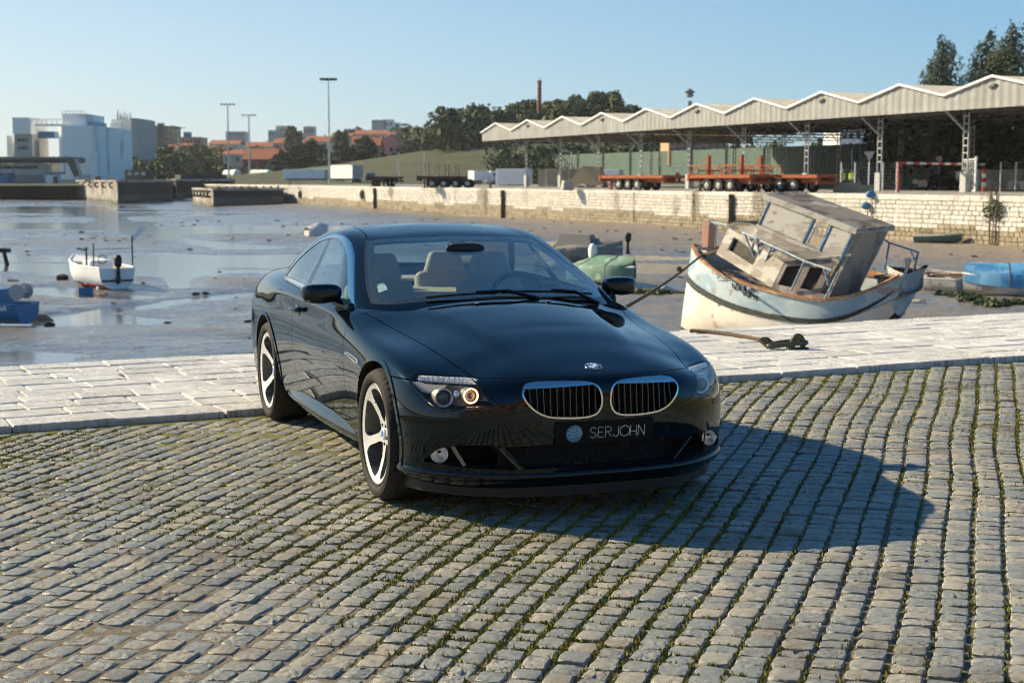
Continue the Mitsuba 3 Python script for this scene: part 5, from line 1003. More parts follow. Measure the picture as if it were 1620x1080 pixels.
# ---- things parked on the quay; local frame: x along, y across, z up
def place(px, py, ang=0.): p = at_z(px, py, FAR); return TM((p[0], p[1], FAR), ang)
WA = math.atan2(WD[1], WD[0])
def wheel_set(t, M, spots, r=.5, w=.3):
    for x, y in spots:
        c = revolve([(0, -w/2), (r*.55, -w/2), (r*.6, -w/2-.02), (r, -w/2), (r, w/2), (r*.6, w/2+.02), (0, w/2)], 20, 'y'); c.apply_translation((x, y, r)); k = obj('wheel', c, 'tyre_rubber', t, M=M, smooth=30)
        h = revolve([(0, -w/2-.05), (r*.35, -w/2-.04), (r*.5, -w/2), (r*.5, w/2), (r*.35, w/2+.04), (0, w/2+.05)], 14, 'y'); h.apply_translation((x, y, r)); obj('hub', h, 'paint_grey', k, M=M, smooth=30)
def box_trailer(px, py, L, H, ang, b, label, front=None, wheels=True, group='parked trailers and containers', cab=None):
    t = thing('box_trailer' if wheels else 'shipping_container', label, 'trailer' if wheels else 'container', group); M = place(px, py, ang); z0 = 1.15 if wheels else .12
    obj('body', cbox(0, L, -1.25, 1.25, z0, z0+H, .03), b, t, M=M)
    for x in np.arange(.4, L, .62): obj('side_rib', mm(cbox(x, x+.14, -1.29, -1.24, z0+.15, z0+H-.15), cbox(x, x+.14, 1.24, 1.29, z0+.15, z0+H-.15)), b, t, M=M)
    d = obj('rear_doors', cbox(L-.02, L+.05, -1.2, 1.2, z0+.08, z0+H-.08), front or 'paint_grey', t, M=M); obj('lock_bar', mm(*[cbox(L+.05, L+.09, y-.03, y+.03, z0+.1, z0+H-.1) for y in (-.7, -.25, .25, .7)]), 'steel', d, M=M)
    obj('front_wall', cbox(-.05, .02, -1.2, 1.2, z0+.08, z0+H-.08), front or b, t, M=M); obj('chassis', cbox(.3, L-.2, -.5, .5, z0-.4 if wheels else .0, z0-.002), 'dark_steel', t, M=M)
    if wheels: wheel_set(t, M, [(x, y) for x in (L-3.4, L-2.1, L-.9) for y in (-1.0, 1.0)]); obj('landing_leg', mm(cbox(2.2, 2.35, -.9, -.75, 0, z0), cbox(2.2, 2.35, .75, .9, 0, z0)), 'dark_steel', t, M=M)
    return t
box_trailer(441, 289.0, 8, 2.7, WA-1.9, 'paint_blue', 'dark blue container at the left of the trailers'); box_trailer(415, 288.6, 7, 2.6, WA-1.75, 'paint_white', 'pale container left of the dark blue one', wheels=False)
box_trailer(452, 290.3, 11, 2.2, -.35, 'paint_white', 'white trailer with grey doors right of the blue container'); box_trailer(500, 289.8, 9, 2.6, -.5, 'paint_white', 'white trailer with orange front before the evergreens', front='paint_orange')
box_trailer(531, 290.8, 12, 2.9, -1.05, 'paint_white', 'large white semi trailer beside the tall lamp mast'); box_trailer(580, 289.4, 7, 2.5, -.2, 'brick_red', 'brown box body behind the flatbed trailers', wheels=False)
def truck(px, py, ang, b, label, L=5.6, boxc=None, name='truck', group=None):
    t = thing(name, label, 'truck', group); M = place(px, py, ang)
    obj('cab', hull([(x, y, z) for y in (-1.1, 1.1) for x, z in ((0, .5), (0, 1.4), (.25, 2.4), (1.8, 2.5), (1.9, .5))]), b, t, M=M); obj('windscreen', hull([(x, y, z) for y in (-.98, .98) for x, z in ((-.03, 1.45), (.19, 2.25), (.24, 2.25), (.03, 1.45))]), 'dark_glass', t, M=M)
    obj('side_window', mm(cbox(.45, 1.3, -1.13, -1.08, 1.45, 2.15), cbox(.45, 1.3, 1.08, 1.13, 1.45, 2.15)), 'dark_glass', t, M=M); obj('bumper', cbox(-.12, .1, -1.1, 1.1, .35, .7), 'dark_steel', t, M=M)
    for y in (-.8, .8): obj('headlight', cbox(-.05, .03, y-.16, y+.16, .8, 1.0), 'paint_white', t, M=M)
    obj('load_bed', cbox(2.1, L, -1.15, 1.15, .8, 2.5 if boxc else 1.0, .03), boxc or 'dark_steel', t, M=M); wheel_set(t, M, [(.95, -1.0), (.95, 1.0), (L-1.1, -1.0), (L-1.1, 1.0)], .45); return t
truck(580, 290.5, -.1, 'paint_blue', 'pale blue lorry cab right of the large white semi trailer', 4.6); truck(786, 292.4, math.pi+.5, 'paint_white', 'white lorry left of the white container', 5.2, 'paint_white'); truck(716, 289.6, .2, 'dark_steel', 'dark lorry behind the stake flatbed', 5.0, 'paint_grey')
def tank_wagon(px, py, ang, label):
    t = thing('tank_trailer', label, 'trailer', 'white tank trailers by the lamp masts'); M = place(px, py, ang); m = revolve([(0, 0), (.9, .12), (1.25, .5), (1.25, 7.5), (.9, 7.9), (0, 8)], 24, 'x'); m.apply_translation((0, 0, 2.6)); obj('tank', m, 'paint_white', t, M=M, smooth=40); obj('frame', cbox(.2, 7.8, -.5, .5, 1.0, 1.45), 'dark_steel', t, M=M); wheel_set(t, M, [(x, y) for x in (5.4, 6.6) for y in (-1, 1)])
tank_wagon(357, 289.0, -.9, 'white tank trailer under the left lamp mast'); tank_wagon(398, 289.0, -.6, 'white tank trailer under the right lamp mast'); tank_wagon(266, 288.6, -.1, 'white tank trailer behind the first barge')
def flatbed(px, py, ang, L, b, label, stakes=False, tall=None, wheels=3, group=None):
    t = thing('flatbed_trailer', label, 'trailer', group); M = place(px, py, ang)
    obj('deck', mm(cbox(0, L, -1.2, -.95, 1.05, 1.3), cbox(0, L, .95, 1.2, 1.05, 1.3), *[cbox(x, x+.2, -.95, .95, 1.08, 1.26) for x in np.linspace(0, L-.2, 9)], cbox(.1, L-.1, -.9, .9, 1.27, 1.31)), b, t, M=M)
    obj('spine_beam', mm(cbox(1.0, L-.3, -.55, -.4, .65, 1.08), cbox(1.0, L-.3, .4, .55, .65, 1.08)), b, t, M=M); obj('front_bolster', cbox(-.12, .1, -1.25, 1.25, .8, 1.35), b, t, M=M); obj('rear_bumper', mm(cbox(L-.1, L+.05, -1.2, 1.2, .6, .8), cbox(L-.4, L-.1, -.9, -.75, .6, 1.1), cbox(L-.4, L-.1, .75, .9, .6, 1.1)), b, t, M=M)
    xs_ = [L*.30+1.32*k for k in range(wheels)]; wheel_set(t, M, [(x, y) for x in xs_ for y in (-1.0, 1.0)]); obj('landing_leg', mm(cbox(L*.12, L*.12+.15, -.9, -.7, 0, 1.1), cbox(L*.12, L*.12+.15, .7, .9, 0, 1.1), cbox(L*.12-.15, L*.12+.3, -.95, -.65, 0, .06), cbox(L*.12-.15, L*.12+.3, .65, .95, 0, .06)), b, t, M=M)
    if tall:
        for x in tall: obj('twist_post', mm(cbox(x, x+.24, -.13, .13, 1.3, 2.75), *[beam((x+q, y, 1.3), (x+q, y, 1.85), .08) for q in (-.8, .2, 1.2) for y in (-1.1, 1.1)], *[beam((x-.8, y, 2.0), (x+1.2, y, 2.0), .09) for y in (-1.1, 1.1)], *[beam((x-.8, y, 1.32), (x+.2, y, 2.0), .07) for y in (-1.1, 1.1)], beam((x+.2, -1.1, 1.6), (x+.2, 1.1, 1.6), .10)), b, t, M=M)
    if stakes:
        for x in np.linspace(.8, L-1, 4):
            for y in (-1.2, 1.1): obj('stake', cbox(x, x+.09, y, y+.09, 1.3, 2.7), 'soil_heap', t, M=M)
    return t
FG_ = 'orange flatbed trailers before the shed'
flatbed(664, 297.6, -.12, 5.2, 'rust', 'rusty flatbed trailer with tall pale stakes', stakes=True, wheels=4); flatbed(594, 296.0, 1.25, 6.5, 'rust', 'short dark flatbed near the quay edge', wheels=2)
flatbed(966, 300.8, -1.0, 9.0, 'paint_orange', 'low orange flatbed trailer behind the concrete block', group=FG_); flatbed(1108, 303.6, -1.0, 7.0, 'paint_orange', 'orange container chassis left of the pair', tall=(.8, 4.6), group=FG_); flatbed(1198, 303.8, -.95, 7.2, 'paint_orange', 'orange container chassis right of the pair, touching its neighbour', tall=(.2,), group=FG_)
box_trailer(789, 293.8, 5.0, 2.45, -.36, 'paint_white', 'plain white container near the quay edge left of centre', front='paint_white', wheels=False); box_trailer(926, 293.2, 6.1, 2.4, -.35, 'paint_white', 'white ribbed container under the shed end', wheels=False); box_trailer(994, 291.4, 6.1, 2.5, -.3, 'paint_white', 'white container with grey doors under the shed', wheels=False)
BK = thing('concrete_block', 'dark grey concrete block on the quay edge', 'block'); M = place(897, 301.2, .3); obj('block', hull([(x, y, z) for x, y in ((-.5, -.4), (.5, -.4), (.50, .4), (-.5, .4)) for z in (0, .04)]+[(x, y, .88+.06*x) for x, y in ((-.36, -.32), (.46, -.3), (.43, .32), (-.37, .3))]), 'conc', BK, M=M); obj('lifting_ring', moved(torus(.10, .02, 16, 6, 'x'), (0, 0, .94)), 'rust', BK, M=M)
GT = thing('yard_wall', 'grey yard wall with two framed mesh gates right of the white container', 'wall'); M = place(850, 295.4, -.36)
obj('wall', cbox(0, 6.2, .3, .5, 0, 2.3), 'conc', GT, M=M)
for x in (1.2, 2.9, 4.4): obj('gate_frame', mm(cbox(x, x+.09, .1, .2, 0, 2.3), cbox(x, x+1.4, .1, .2, 2.22, 2.3), cbox(x, x+1.4, .1, .2, .1, .18)), 'paint_white', GT, M=M)
obj('notice', cbox(2.95, 3.3, .02, .08, 1.3, 2.1), 'paint_white', GT, M=M)
RB = thing('rubble_heap', 'pale sloping heap of rubble and sheets right of the yard wall', 'heap'); M = place(918, 297, -.3); rr = np.random.RandomState(5)
obj('mound', hull([(x, y, z) for x, y, z in ((-1.8, -1, 0), (3.0, -1, 0), (3.0, 1.5, 0), (-1.8, 1.5, 0), (.2, 0, 2.5), (2.6, .2, 2.4), (-.6, .1, 1.5))]), 'soil_heap', RB, M=M)
for k in range(14): s_ = rr.uniform(.12, .35); c = np.array([rr.uniform(-1.8, 2.8), -1.1+rr.uniform(-.3, .3), s_*.5]); obj('rubble_piece', hull(c+rr.normal(0, s_, (10, 3))*np.array([1, .8, .5])), 'conc', RB, M=M)
RG = thing('site_gate', 'pale gate frame with a round red sign by a shed column', 'gate'); M = place(1066, 294.0, -.36); obj('frame', mm(cbox(0, .12, -.06, .06, 0, 2.8), cbox(2.3, 2.42, -.06, .06, 0, 2.8), cbox(0, 2.42, -.05, .05, 2.68, 2.8), cbox(0, 2.42, -.05, .05, .1, .2)), 'paint_white', RG, M=M); s_ = revolve([(0, -.03), (.32, -.03), (.32, .03), (0, .03)], 24, 'y'); s_.apply_translation((.6, -.12, 1.7)); obj('round_sign', s_, 'paint_red', RG, M=M)
# white sacks stacked before the low fence
rr = np.random.RandomState(31); SM = [hull(np.vstack([rr.normal(0, .1, (6, 3))*0+np.array([[sx*.44, sy*.42, sz] for sx in (-1, 1) for sy in (-1, 1) for sz in (.06, .78)]), [[0, 0, .0], [0, 0, .92], [.5, 0, .4], [-.5, 0, .4], [0, .48, .4], [0, -.48, .4]]])+np.vstack([np.zeros((6, 3)), rr.normal(0, .04, (14, 3))])[:20][:20] if 0 else np.vstack([np.array([[sx*.44, sy*.42, sz] for sx in (-1, 1) for sy in (-1, 1) for sz in (.06, .78)]), [[0, 0, .0], [0, 0, .92], [.5, 0, .4], [-.5, 0, .4], [0, .48, .4], [0, -.48, .4]]])+rr.normal(0, .04, (14, 3))) for _ in range(4)]
SD = [mikit.ply(m, 'mat_bag_white') for m in SM]
for k in range(38):
    col, lay = k % 19, k//19
    if lay and rr.rand() < .45: continue
    p = sh_(-6+col*1.7+.3*rr.rand(), 17+2*rr.rand(), 0); obj('white_sack', SD[k % 4], None, label=f'white bulk sack under the shed, number {col+1} from the left in the {["lower", "upper"][lay]} row', cat='sack', group='white bulk sacks under the shed', M=TM((p[0], p[1], FAR+lay*.86), rr.rand()*3, 1.0))
OB = thing('concrete_barrier', 'mossy olive concrete barrier near the quay edge', 'barrier'); M = place(1340, 304.6, -.2); obj('barrier', hull([(x, y, z) for x in (-1.0, 1.0) for y, z in ((-.4, 0), (.4, 0), (-.18, .72), (.18, .72))]), 'soil_heap', OB, M=M); obj('foot', hull([(x+1.0, y, z) for x in (0, .9) for y, z in ((-.4, 0), (.4, 0), (-.2, .55), (.2, .55))]), 'soil_heap', OB, M=M)
def person(px, py, label, ang, seed):
    rr = np.random.RandomState(seed); t = thing('person', label, 'person'); M = place(px, py, ang); S = lambda p, r: m3.Manifold.sphere(r, 16).translate(p); bone = lambda a, ra, b, rb: m3.Manifold.batch_hull([S(a, ra), S(b, rb)])
    legs = [bone((s*.09, 0, .90), .085, (s*.10, .02, .48), .06)+bone((s*.10, .02, .48), .06, (s*.11, 0, .09), .042)+bone((s*.11, -.02, .05), .045, (s*.12, -.15, .035), .035) for s in (-1, 1)]
    tor = m3.Manifold.batch_hull([S((-.10, 0, .95), .10), S((.10, 0, .95), .10), S((-.15, 0, 1.38), .075), S((.15, 0, 1.38), .075), S((0, -.03, 1.2), .12)])
    arms = [bone((s*.20, 0, 1.38), .055, (s*.26, .0, 1.10), .045)+bone((s*.26, 0, 1.10), .045, (s*.20, -.20, .98), .034) for s in (-1, 1)]
    body = m3.Manifold.batch_boolean(legs+[tor]+arms+[bone((0, 0, 1.42), .055, (0, -.01, 1.53), .05)], m3.OpType.Add)
    tb = m2t(body.refine_to_length(.05)); trimesh.smoothing.filter_taubin(tb, iterations=6); obj('body', tb, 'denim', t, M=M, smooth=True)
    vest = m2t((m3.Manifold.batch_hull([S((-.11, 0, .98), .115), S((.11, 0, .98), .115), S((-.16, 0, 1.37), .09), S((.16, 0, 1.37), .09), S((0, -.03, 1.2), .135)]))); obj('vest', vest, 'hivis', t, M=M, smooth=40); obj('vest_band', tube([(.21*math.cos(a), .165*math.sin(a)-.005, 1.12) for a in np.linspace(0, 2*math.pi, 20, endpoint=False)], .022, 5, closed=True), 'bag_white', t, M=M)
    hd = ellip((0, -.02, 1.64), (.075, .095, .115)); H_ = obj('head', mm(hd, ellip((0, -.115, 1.63), (.012, .02, .02), 1), ellip((-.075, -.01, 1.635), (.012, .02, .03), 1), ellip((.075, -.01, 1.635), (.012, .02, .03), 1)), 'skin', t, M=M, smooth=True); obj('hair', ellip((0, .0, 1.675), (.082, .098, .09)), 'dark_steel', H_, M=M, smooth=True)
    for s in (-1, 1):
        hb = m3.Manifold.batch_hull([S((s*.20, -.22, .975), .028), S((s*.195, -.28, .955), .026)])
        for q in range(4): hb = hb+bone((s*(.175+.014*q), -.285, .95), .009, (s*(.175+.014*q), -.34-.008*(q in (1, 2)), .925), .008)
        hb = hb+bone((s*.17, -.24, .965), .011, (s*.145, -.29, .95), .009); obj('hand', m2t(hb), 'skin', t, M=M)
person(1333, 303.6, 'worker in a yellow vest and dark trousers by the olive barrier, left of two', .4, 1); person(1347, 303.2, 'worker in a yellow vest turned away by the olive barrier, right of two', 2.6, 2)
# height barrier, gate, signs, wire fence posts
HB = thing('height_barrier', 'red and white height barrier across the yard entrance', 'barrier'); a, b = at_z(1421, 304.8, FAR), at_z(1556, 303.0, FAR); up = lambda p, z: np.array([p[0], p[1], z]); zb_ = at_y(1421, 258, a[1])[2]
for i in range(14): q0, q1 = i/14, (i+1)/14; obj('beam_stripe', beam(up(a+(b-a)*q0, zb_), up(a+(b-a)*q1, zb_), .16), 'paint_red' if i % 2 == 0 else 'paint_white', HB)
obj('post', bar(a, up(a, zb_+.1), .09, 10), 'paint_red', HB)
for i in range(5): obj('post_band', bar(up(b, FAR+i*.36+.0), up(b, FAR+(i+1)*.36-.002), .17, 12), 'paint_red' if i % 2 == 0 else 'paint_white', HB)
WG = thing('mesh_gate', 'white mesh gate leaf hanging at the barrier', 'gate'); a, b = at_z(1524, 303.4, FAR), at_z(1543, 304.2, FAR); zt = at_y(1524, 253, a[1])[2]
obj('frame', mm(bar(a, up(a, zt), .04), bar(up(a, zt), up(b, zt), .04), bar(up(a, FAR+.1), up(b, FAR+.1), .04)), 'paint_white', WG); obj('hinge_post', bar(b, up(b, zt+.2), .09, 10), 'paint_white', WG)
for q in np.linspace(.1, .9, 8): obj('bar', bar(up(a+(b-a)*q, FAR+.1), up(a+(b-a)*q, zt), .014, 5), 'paint_white', WG)
for z in np.linspace(FAR+.4, zt-.2, 5): obj('rail', bar(up(a, z), up(b, z), .014, 5), 'paint_white', WG)
WF = thing('wire_fence', 'wire fence on pale posts between the barrier and the sacks', 'fence'); prev = None
for px in (1330, 1352, 1374, 1396, 1418): 
    p = at_z(px, 304.6-.2*(px-1330)/88, FAR); obj('post', bar(p, up(p, FAR+2.2), .05, 8), 'paint_white', WF)
    if prev is not None: obj('wire', mm(*[bar(up(prev, FAR+z), up(p, FAR+z), .008, 4) for z in np.linspace(.2, 2.1, 9)]), 'steel', WF)
    prev = p
WF2 = thing('wire_fence', 'wire fence on pale posts right of the mesh gate', 'fence'); prev = None
for px in (1582, 1606, 1632, 1660):
    p = at_z(px, 303.6, FAR); obj('post', bar(p, up(p, FAR+2.3), .05, 8), 'paint_white', WF2)
    if prev is not None: obj('wire', mm(*[bar(up(prev, FAR+z), up(p, FAR+z), .008, 4) for z in np.linspace(.2, 2.2, 9)]), 'steel', WF2)
    prev = p
RS = thing('road_sign', 'round red rimmed road sign above the height barrier', 'sign'); p = at_z(1484, 299.5, FAR); obj('pole', bar(p, up(p, FAR+3.3), .04, 8), 'steel', RS); zc = at_y(1484, 251.5, p[1])[2]
for r, b, dy in ((.36, 'paint_red', 0), (.29, 'paint_white', -.012), ): m = revolve([(0, -.012), (r, -.012), (r, .012), (0, .012)], 28, 'y'); m.apply_translation((p[0], p[1]-.08+dy, zc)); obj('disc' if b == 'paint_red' else 'face', m, b, RS)
YS = thing('road_sign', 'triangular sign seen from behind before a shed column', 'sign'); p = at_z(1374, 303.8, FAR); obj('pole', bar(p, up(p, FAR+2.9), .035, 8), 'steel', YS); zc = at_y(1374, 247, p[1])[2]; obj('triangle', m2t(prism(Polygon([(p[0]-.42, zc+.35), (p[0]+.42, zc+.35), (p[0], zc-.4)]), p[1]-.08, p[1]-.05, 'y')), 'paint_grey', YS)
def bin_(px, py, label):
    t = thing('waste_bin', label, 'bin', 'green bins beside the parked cars'); M = place(px, py, -.2); obj('body', hull([(x, y, z) for x, y, z in ((-.5, -.4, .25), (.5, -.4, .25), (.5, .4, .25), (-.5, .4, .25), (-.66, -.5, 1.15), (.66, -.5, 1.15), (.66, .5, 1.15), (-.66, .5, 1.15))]), 'paint_green', t, M=M); obj('lid', hull([(x, y, z) for x, y, z in ((-.7, -.54, 1.15), (.7, -.54, 1.15), (.7, .54, 1.15), (-.7, .54, 1.15), (-.6, .3, 1.38), (.6, .3, 1.38))]), 'paint_green', t, M=M); obj('label_panel', cbox(-.25, .25, -.53, -.46, .55, .95), 'bag_white', t, M=M); wheel_set(t, M, [(-.4, -.3), (.4, -.3)], .12, .06)
bin_(1447, 300.4, 'green wheeled bin with white panel, left of two'); bin_(1468, 300.4, 'green wheeled bin next to the parked hatchback, right of two')
def small_car(px, py, ang, b, label):
    t = thing('parked_car', label, 'car', None); M = place(px, py, ang); prof = [(0, .28), (.02, .62), (.18, .78), (1.05, .90), (1.75, 1.40), (2.3, 1.47), (3.2, 1.42), (3.85, 1.0), (4.0, .90), (4.02, .30)]
    B_ = prism(Polygon(prof), -.85, .85, 'y')-m3.Manifold.batch_boolean([m3.Manifold.cylinder(2, .36, .36, 32).rotate((90, 0, 0)).translate((x, 1, .32)) for x in (.75, 3.25)], m3.OpType.Add)
    B_ = B_ ^ m3.Manifold.batch_hull([m3.Manifold.cube((4.4, 1.7, .7)).translate((-.1, -.85, .2)), m3.Manifold.cube((3.6, 1.2, .1)).translate((.2, -.6, 1.42))])
    obj('body', m2t(B_), b, t, M=M, smooth=30)
    for s in (-1, 1): y = s*.74; obj('side_window', hull([(x, y+s*(.055 if z < 1.1 else -.045)+s*q, z) for x, z in ((1.32, .99), (1.85, 1.33), (3.1, 1.32), (3.5, 1.02)) for q in (0, .03)]), 'dark_glass', t, M=M)
    obj('windscreen', hull([(x, y, z) for y in (-.6, .6) for x, z in ((1.12, .96), (1.70, 1.36), (1.74, 1.38), (1.18, .96))]), 'dark_glass', t, M=M); obj('rear_screen', hull([(x, y, z) for y in (-.58, .58) for x, z in ((3.3, 1.38), (3.82, 1.04), (3.86, 1.03), (3.34, 1.38))]), 'dark_glass', t, M=M)
    wheel_set(t, M, [(x, y) for x in (.75, 3.25) for y in (-.72, .72)], .31, .2)
    for y in (-.6, .6): obj('headlight', ellip((.06, y, .68), (.06, .16, .08), 2), 'reflector', t, M=M); obj('tail_light', cbox(3.96, 4.05, y-.12, y+.12, .75, .95), 'paint_red', t, M=M)
small_car(1522, 300.6, math.pi+.25, 'gloss_black', 'dark grey hatchback parked under the shed by the bins'); small_car(1592, 299.0, math.pi+.1, 'gloss_black', 'dark hatchback behind the mesh gate')
# power line masts and thin poles among the trees
for i, (x, yt, Y) in enumerate(((631, 241, 255), (672, 241, 255), (904, 240, 225))):
    t = thing('yard_pole', f'thin pale pole {["left of the stake flatbed", "above the stake flatbed", "under the shed near the concrete block"][i]}', 'pole'); p = at_y(x, yt, Y); obj('pole', bar((p[0], Y, FAR), p, .10, 8), 'steel', t); obj('lamp_arm', beam(p, p+np.array([-1.6, 0, .05]), .08), 'steel', t)
# ---- barges aground along the basin
def barge(label, c0, c1, c2, ztop, b_l, b_r, group='barges aground by the far dock'):
    """c0: near corner, c1: end of the left face, c2: end of the right face"""
    t = thing('barge', label, 'barge', group); c0, c1, c2 = map(np.array, (c0, c1, c2)); c3 = c1+c2-c0; z0 = MUD-.4; ce = (c0+c3)/2
    def hullpoly(s0, s1, za, zb): lo = [ce+(p-ce)*s0 for p in (c0, c2, c3, c1)]; hi = [ce+(p-ce)*s1 for p in (c0, c2, c3, c1)]; return hull([(*p, za) for p in lo]+[(*p, zb) for p in hi])
    obj('hull', hullpoly(.985, 1.0, z0, ztop-.35), b_r, t); l = lambda q: c0+(c1-c0)*q; n = np.array([c1[1]-c0[1], c0[0]-c1[0]]); n /= np.linalg.norm(n); n = n if np.dot(n, c0-ce) > 0 else -n
    obj('end_plating', hull([(*(l(q)+n*o), z) for q in (.003, .997) for o in (-.1, .06) for z in (z0, ztop-.36)]), b_l, t)
    obj('deck_rim', mm(*[beam((*p, ztop-.2), (*q, ztop-.2), .4, .36) for p, q in ((c0, c1), (c0, c2), (c2, c3), (c1, c3))]), 'rusty_hull', t); obj('deck', hullpoly(.98, .98, ztop-.5, ztop-.25), 'conc', t)
    for q in np.linspace(.08, .92, 9): p = c0+(c2-c0)*q; obj('bollard', bar((*p, ztop-.2), (*p, ztop+.3), .18, 8), 'dark_steel', t)
    for q in np.linspace(.1, .9, 6): p = l(q); obj('tyre_fender', moved(torus(.42, .15, 16, 8, 'y'), (*(p+n*.2), ztop-.9), 0), 'black_rubber', t)
    return t, c0, c1, c2, c3
gp = lambda px, py: at_z(px, py, MUD)[:2]
t, c0, c1, c2, c3 = barge('large rusty barge with a pale lit end at the left', gp(187, 322), gp(122, 315.5), gp(275, 319), 1.55, 'rusty_hull', 'dark_hull'); p = (c0+c2+c3)/3
obj('deckhouse', cbox(p[0]-2.2, p[0]+2.4, p[1]-2, p[1]+2, 1.2, 3.4, .08), 'dark_hull', t); obj('window', mm(*[cbox(p[0]-1.6+q, p[0]-.8+q, p[1]-2.06, p[1]-1.9, 2.4, 3.0) for q in (0, 1.3, 2.6)]), 'paint_grey', t); obj('winch', mm(*[cbox(c1[0]*.6+c0[0]*.4+q, c1[0]*.6+c0[0]*.4+q+.9, (c0[1]+c1[1])/2+1, (c0[1]+c1[1])/2+2, 1.2, 2.2) for q in (0, 2.0, 4.5)]), 'rusty_hull', t)
t, c0, c1, c2, c3 = barge('dark barge behind, right of the large rusty one', gp(280, 317), gp(266, 315.5), gp(372, 316.5), 1.7, 'dark_hull', 'dark_hull'); obj('hatch_cover', hull([(*((c0*(1-q)+c2*q)*(1-s)+(c1*(1-q)+(c1+c2-c0)*q)*s), z) for q in (.1, .9) for s in (.2, .8) for z in (1.4, 2.6)]), 'dark_hull', t)
t, c0, c1, c2, c3 = barge('low pontoon with pale deck edge before the dark barge', gp(338, 328), gp(306, 324), gp(449, 326.5), .35, 'rusty_hull', 'dark_hull')
# ---- fittings of the basin wall
def wpt(px, z): 
    """point of the wall's face at this pixel column"""
    k = (px-810)/2400.; t = (W0[0]-k*W0[1])/(k*WD[1]-WD[0]); return t
for i, (px, lab) in enumerate(((596, 'dark timber fender on the wall, leftmost'), (798, 'dark timber fender on the wall behind the car roof'), (1159, 'dark timber fender on the wall behind the wreck'))):
    t_ = wpt(px, 0); T_ = thing('timber_fender', lab, 'fender', 'timber fenders on the basin wall'); obj('post', beam(wl(t_, -.2, MUD-.3), wl(t_, -.2, FAR-.1), .34, .30), 'dark_timber', T_); obj('strap', mm(*[beam(wl(t_-.3, -.36, z), wl(t_+.3, -.36, z), .04, .10) for z in (MUD+1.0, FAR-.6)]), 'rust', T_)
for i, (px, z, lab) in enumerate(((576, -.3, 'old tyre hung on the wall left of the car roof'), (478, -.6, 'old tyre hung on the wall near the pontoon'))):
    t_ = wpt(px, 0); T_ = thing('tyre', lab, 'tyre', None); m = torus(.42, .16, 24, 8, 'y'); m.apply_transform(trimesh.transformations.rotation_matrix(WA, (0, 0, 1))); m.apply_translation(wl(t_, -.22, z)); obj('ring', m, 'black_rubber', T_, smooth=True); obj('rope', bar(wl(t_, -.1, z+.4), wl(t_, -.06, FAR), .03), 'dark_timber', T_)
for i, (px, lab) in enumerate(((1098, 'iron bollard on the coping left of the wreck'), (770, 'iron bollard on the coping behind the car roof'), (456, 'iron bollard at the far end of the coping'), (1004, 'iron bollard on the coping behind the orange flatbed'))):
    t_ = wpt(px, 0); T_ = thing('bollard', lab, 'bollard', 'bollards on the basin wall'); p = np.array(wl(t_, .35, FAR+.06)); m = revolve([(0, 0), (.26, 0), (.24, .05), (.15, .09), (.13, .36), (.20, .42), (.22, .5), (.12, .58), (0, .6)], 18); m.apply_transform(np.array([[1, 0, .25, p[0]], [0, 1, 0, p[1]], [0, 0, 1, p[2]], [0, 0, 0, 1.]])); obj('post', m, 'dark_steel', T_, smooth=40); obj('chain', tube([wl(t_, -.12, FAR-.1), wl(t_, -.13, FAR-1.0), wl(t_, -.13, -1.8)], .035, 5), 'rust', T_)
for i, (px, z, lab) in enumerate(((1380, .72, 'blue mooring buoy on the wall top'), (1373, .02, 'blue mooring buoy hanging lower on the wall'))):
    t_ = wpt(px, 0); T_ = thing('buoy', lab, 'buoy', None); p = np.array(wl(t_, -.25, z)); obj('float', ellip(p, (.30, .26, .24)), 'paint_blue', T_, smooth=True); obj('rope', tube([p, p+np.array([.1, 0, -.3]), np.array(wl(t_-.3, -.16, -1.2))], .025, 5), 'dark_timber', T_)
LD = thing('wall_ladder', 'rusty ladder with weeds on the wall at the right', 'ladder'); t_ = wpt(1572, 0)
for s in (-.25, .25): obj('rail', beam(wl(t_+s, -.14, MUD), wl(t_+s, -.14, FAR+.75), .06, .06), 'rust', LD)
for z in np.arange(MUD+.3, FAR+.2, .33): obj('rung', beam(wl(t_-.25, -.14, z), wl(t_+.25, -.14, z), .04, .04), 'rust', LD)
rr = np.random.RandomState(77); IV = thing('wall_weeds', 'dry weeds rooted in the wall beside the ladder', 'plant'); L = []
for k in range(46): z = rr.uniform(FAR-1.6, FAR+.1); a = np.array(wl(t_+rr.normal(0, .55), -.05, z)); L.append(tube([a, a+np.array([rr.normal(0, .15), -.15, .15+.2*rr.rand()]), a+np.array([rr.normal(0, .35), -.25, .25+.35*rr.rand()])], [.016, .012, .005], 4))
obj('stems', mm(*L), 'dry_twigs', IV, uv=np.full((sum(len(x.vertices) for x in L), 2), .3)); m, uv = clumps([wl(t_+q, -.12, FAR-.5-.5*abs(q)) for q in (-.5, 0, .5)], [(.3, .2, .5)]*3, 260, .07, rr); obj('leaves', m, 'leaves', IV, uv=uv)

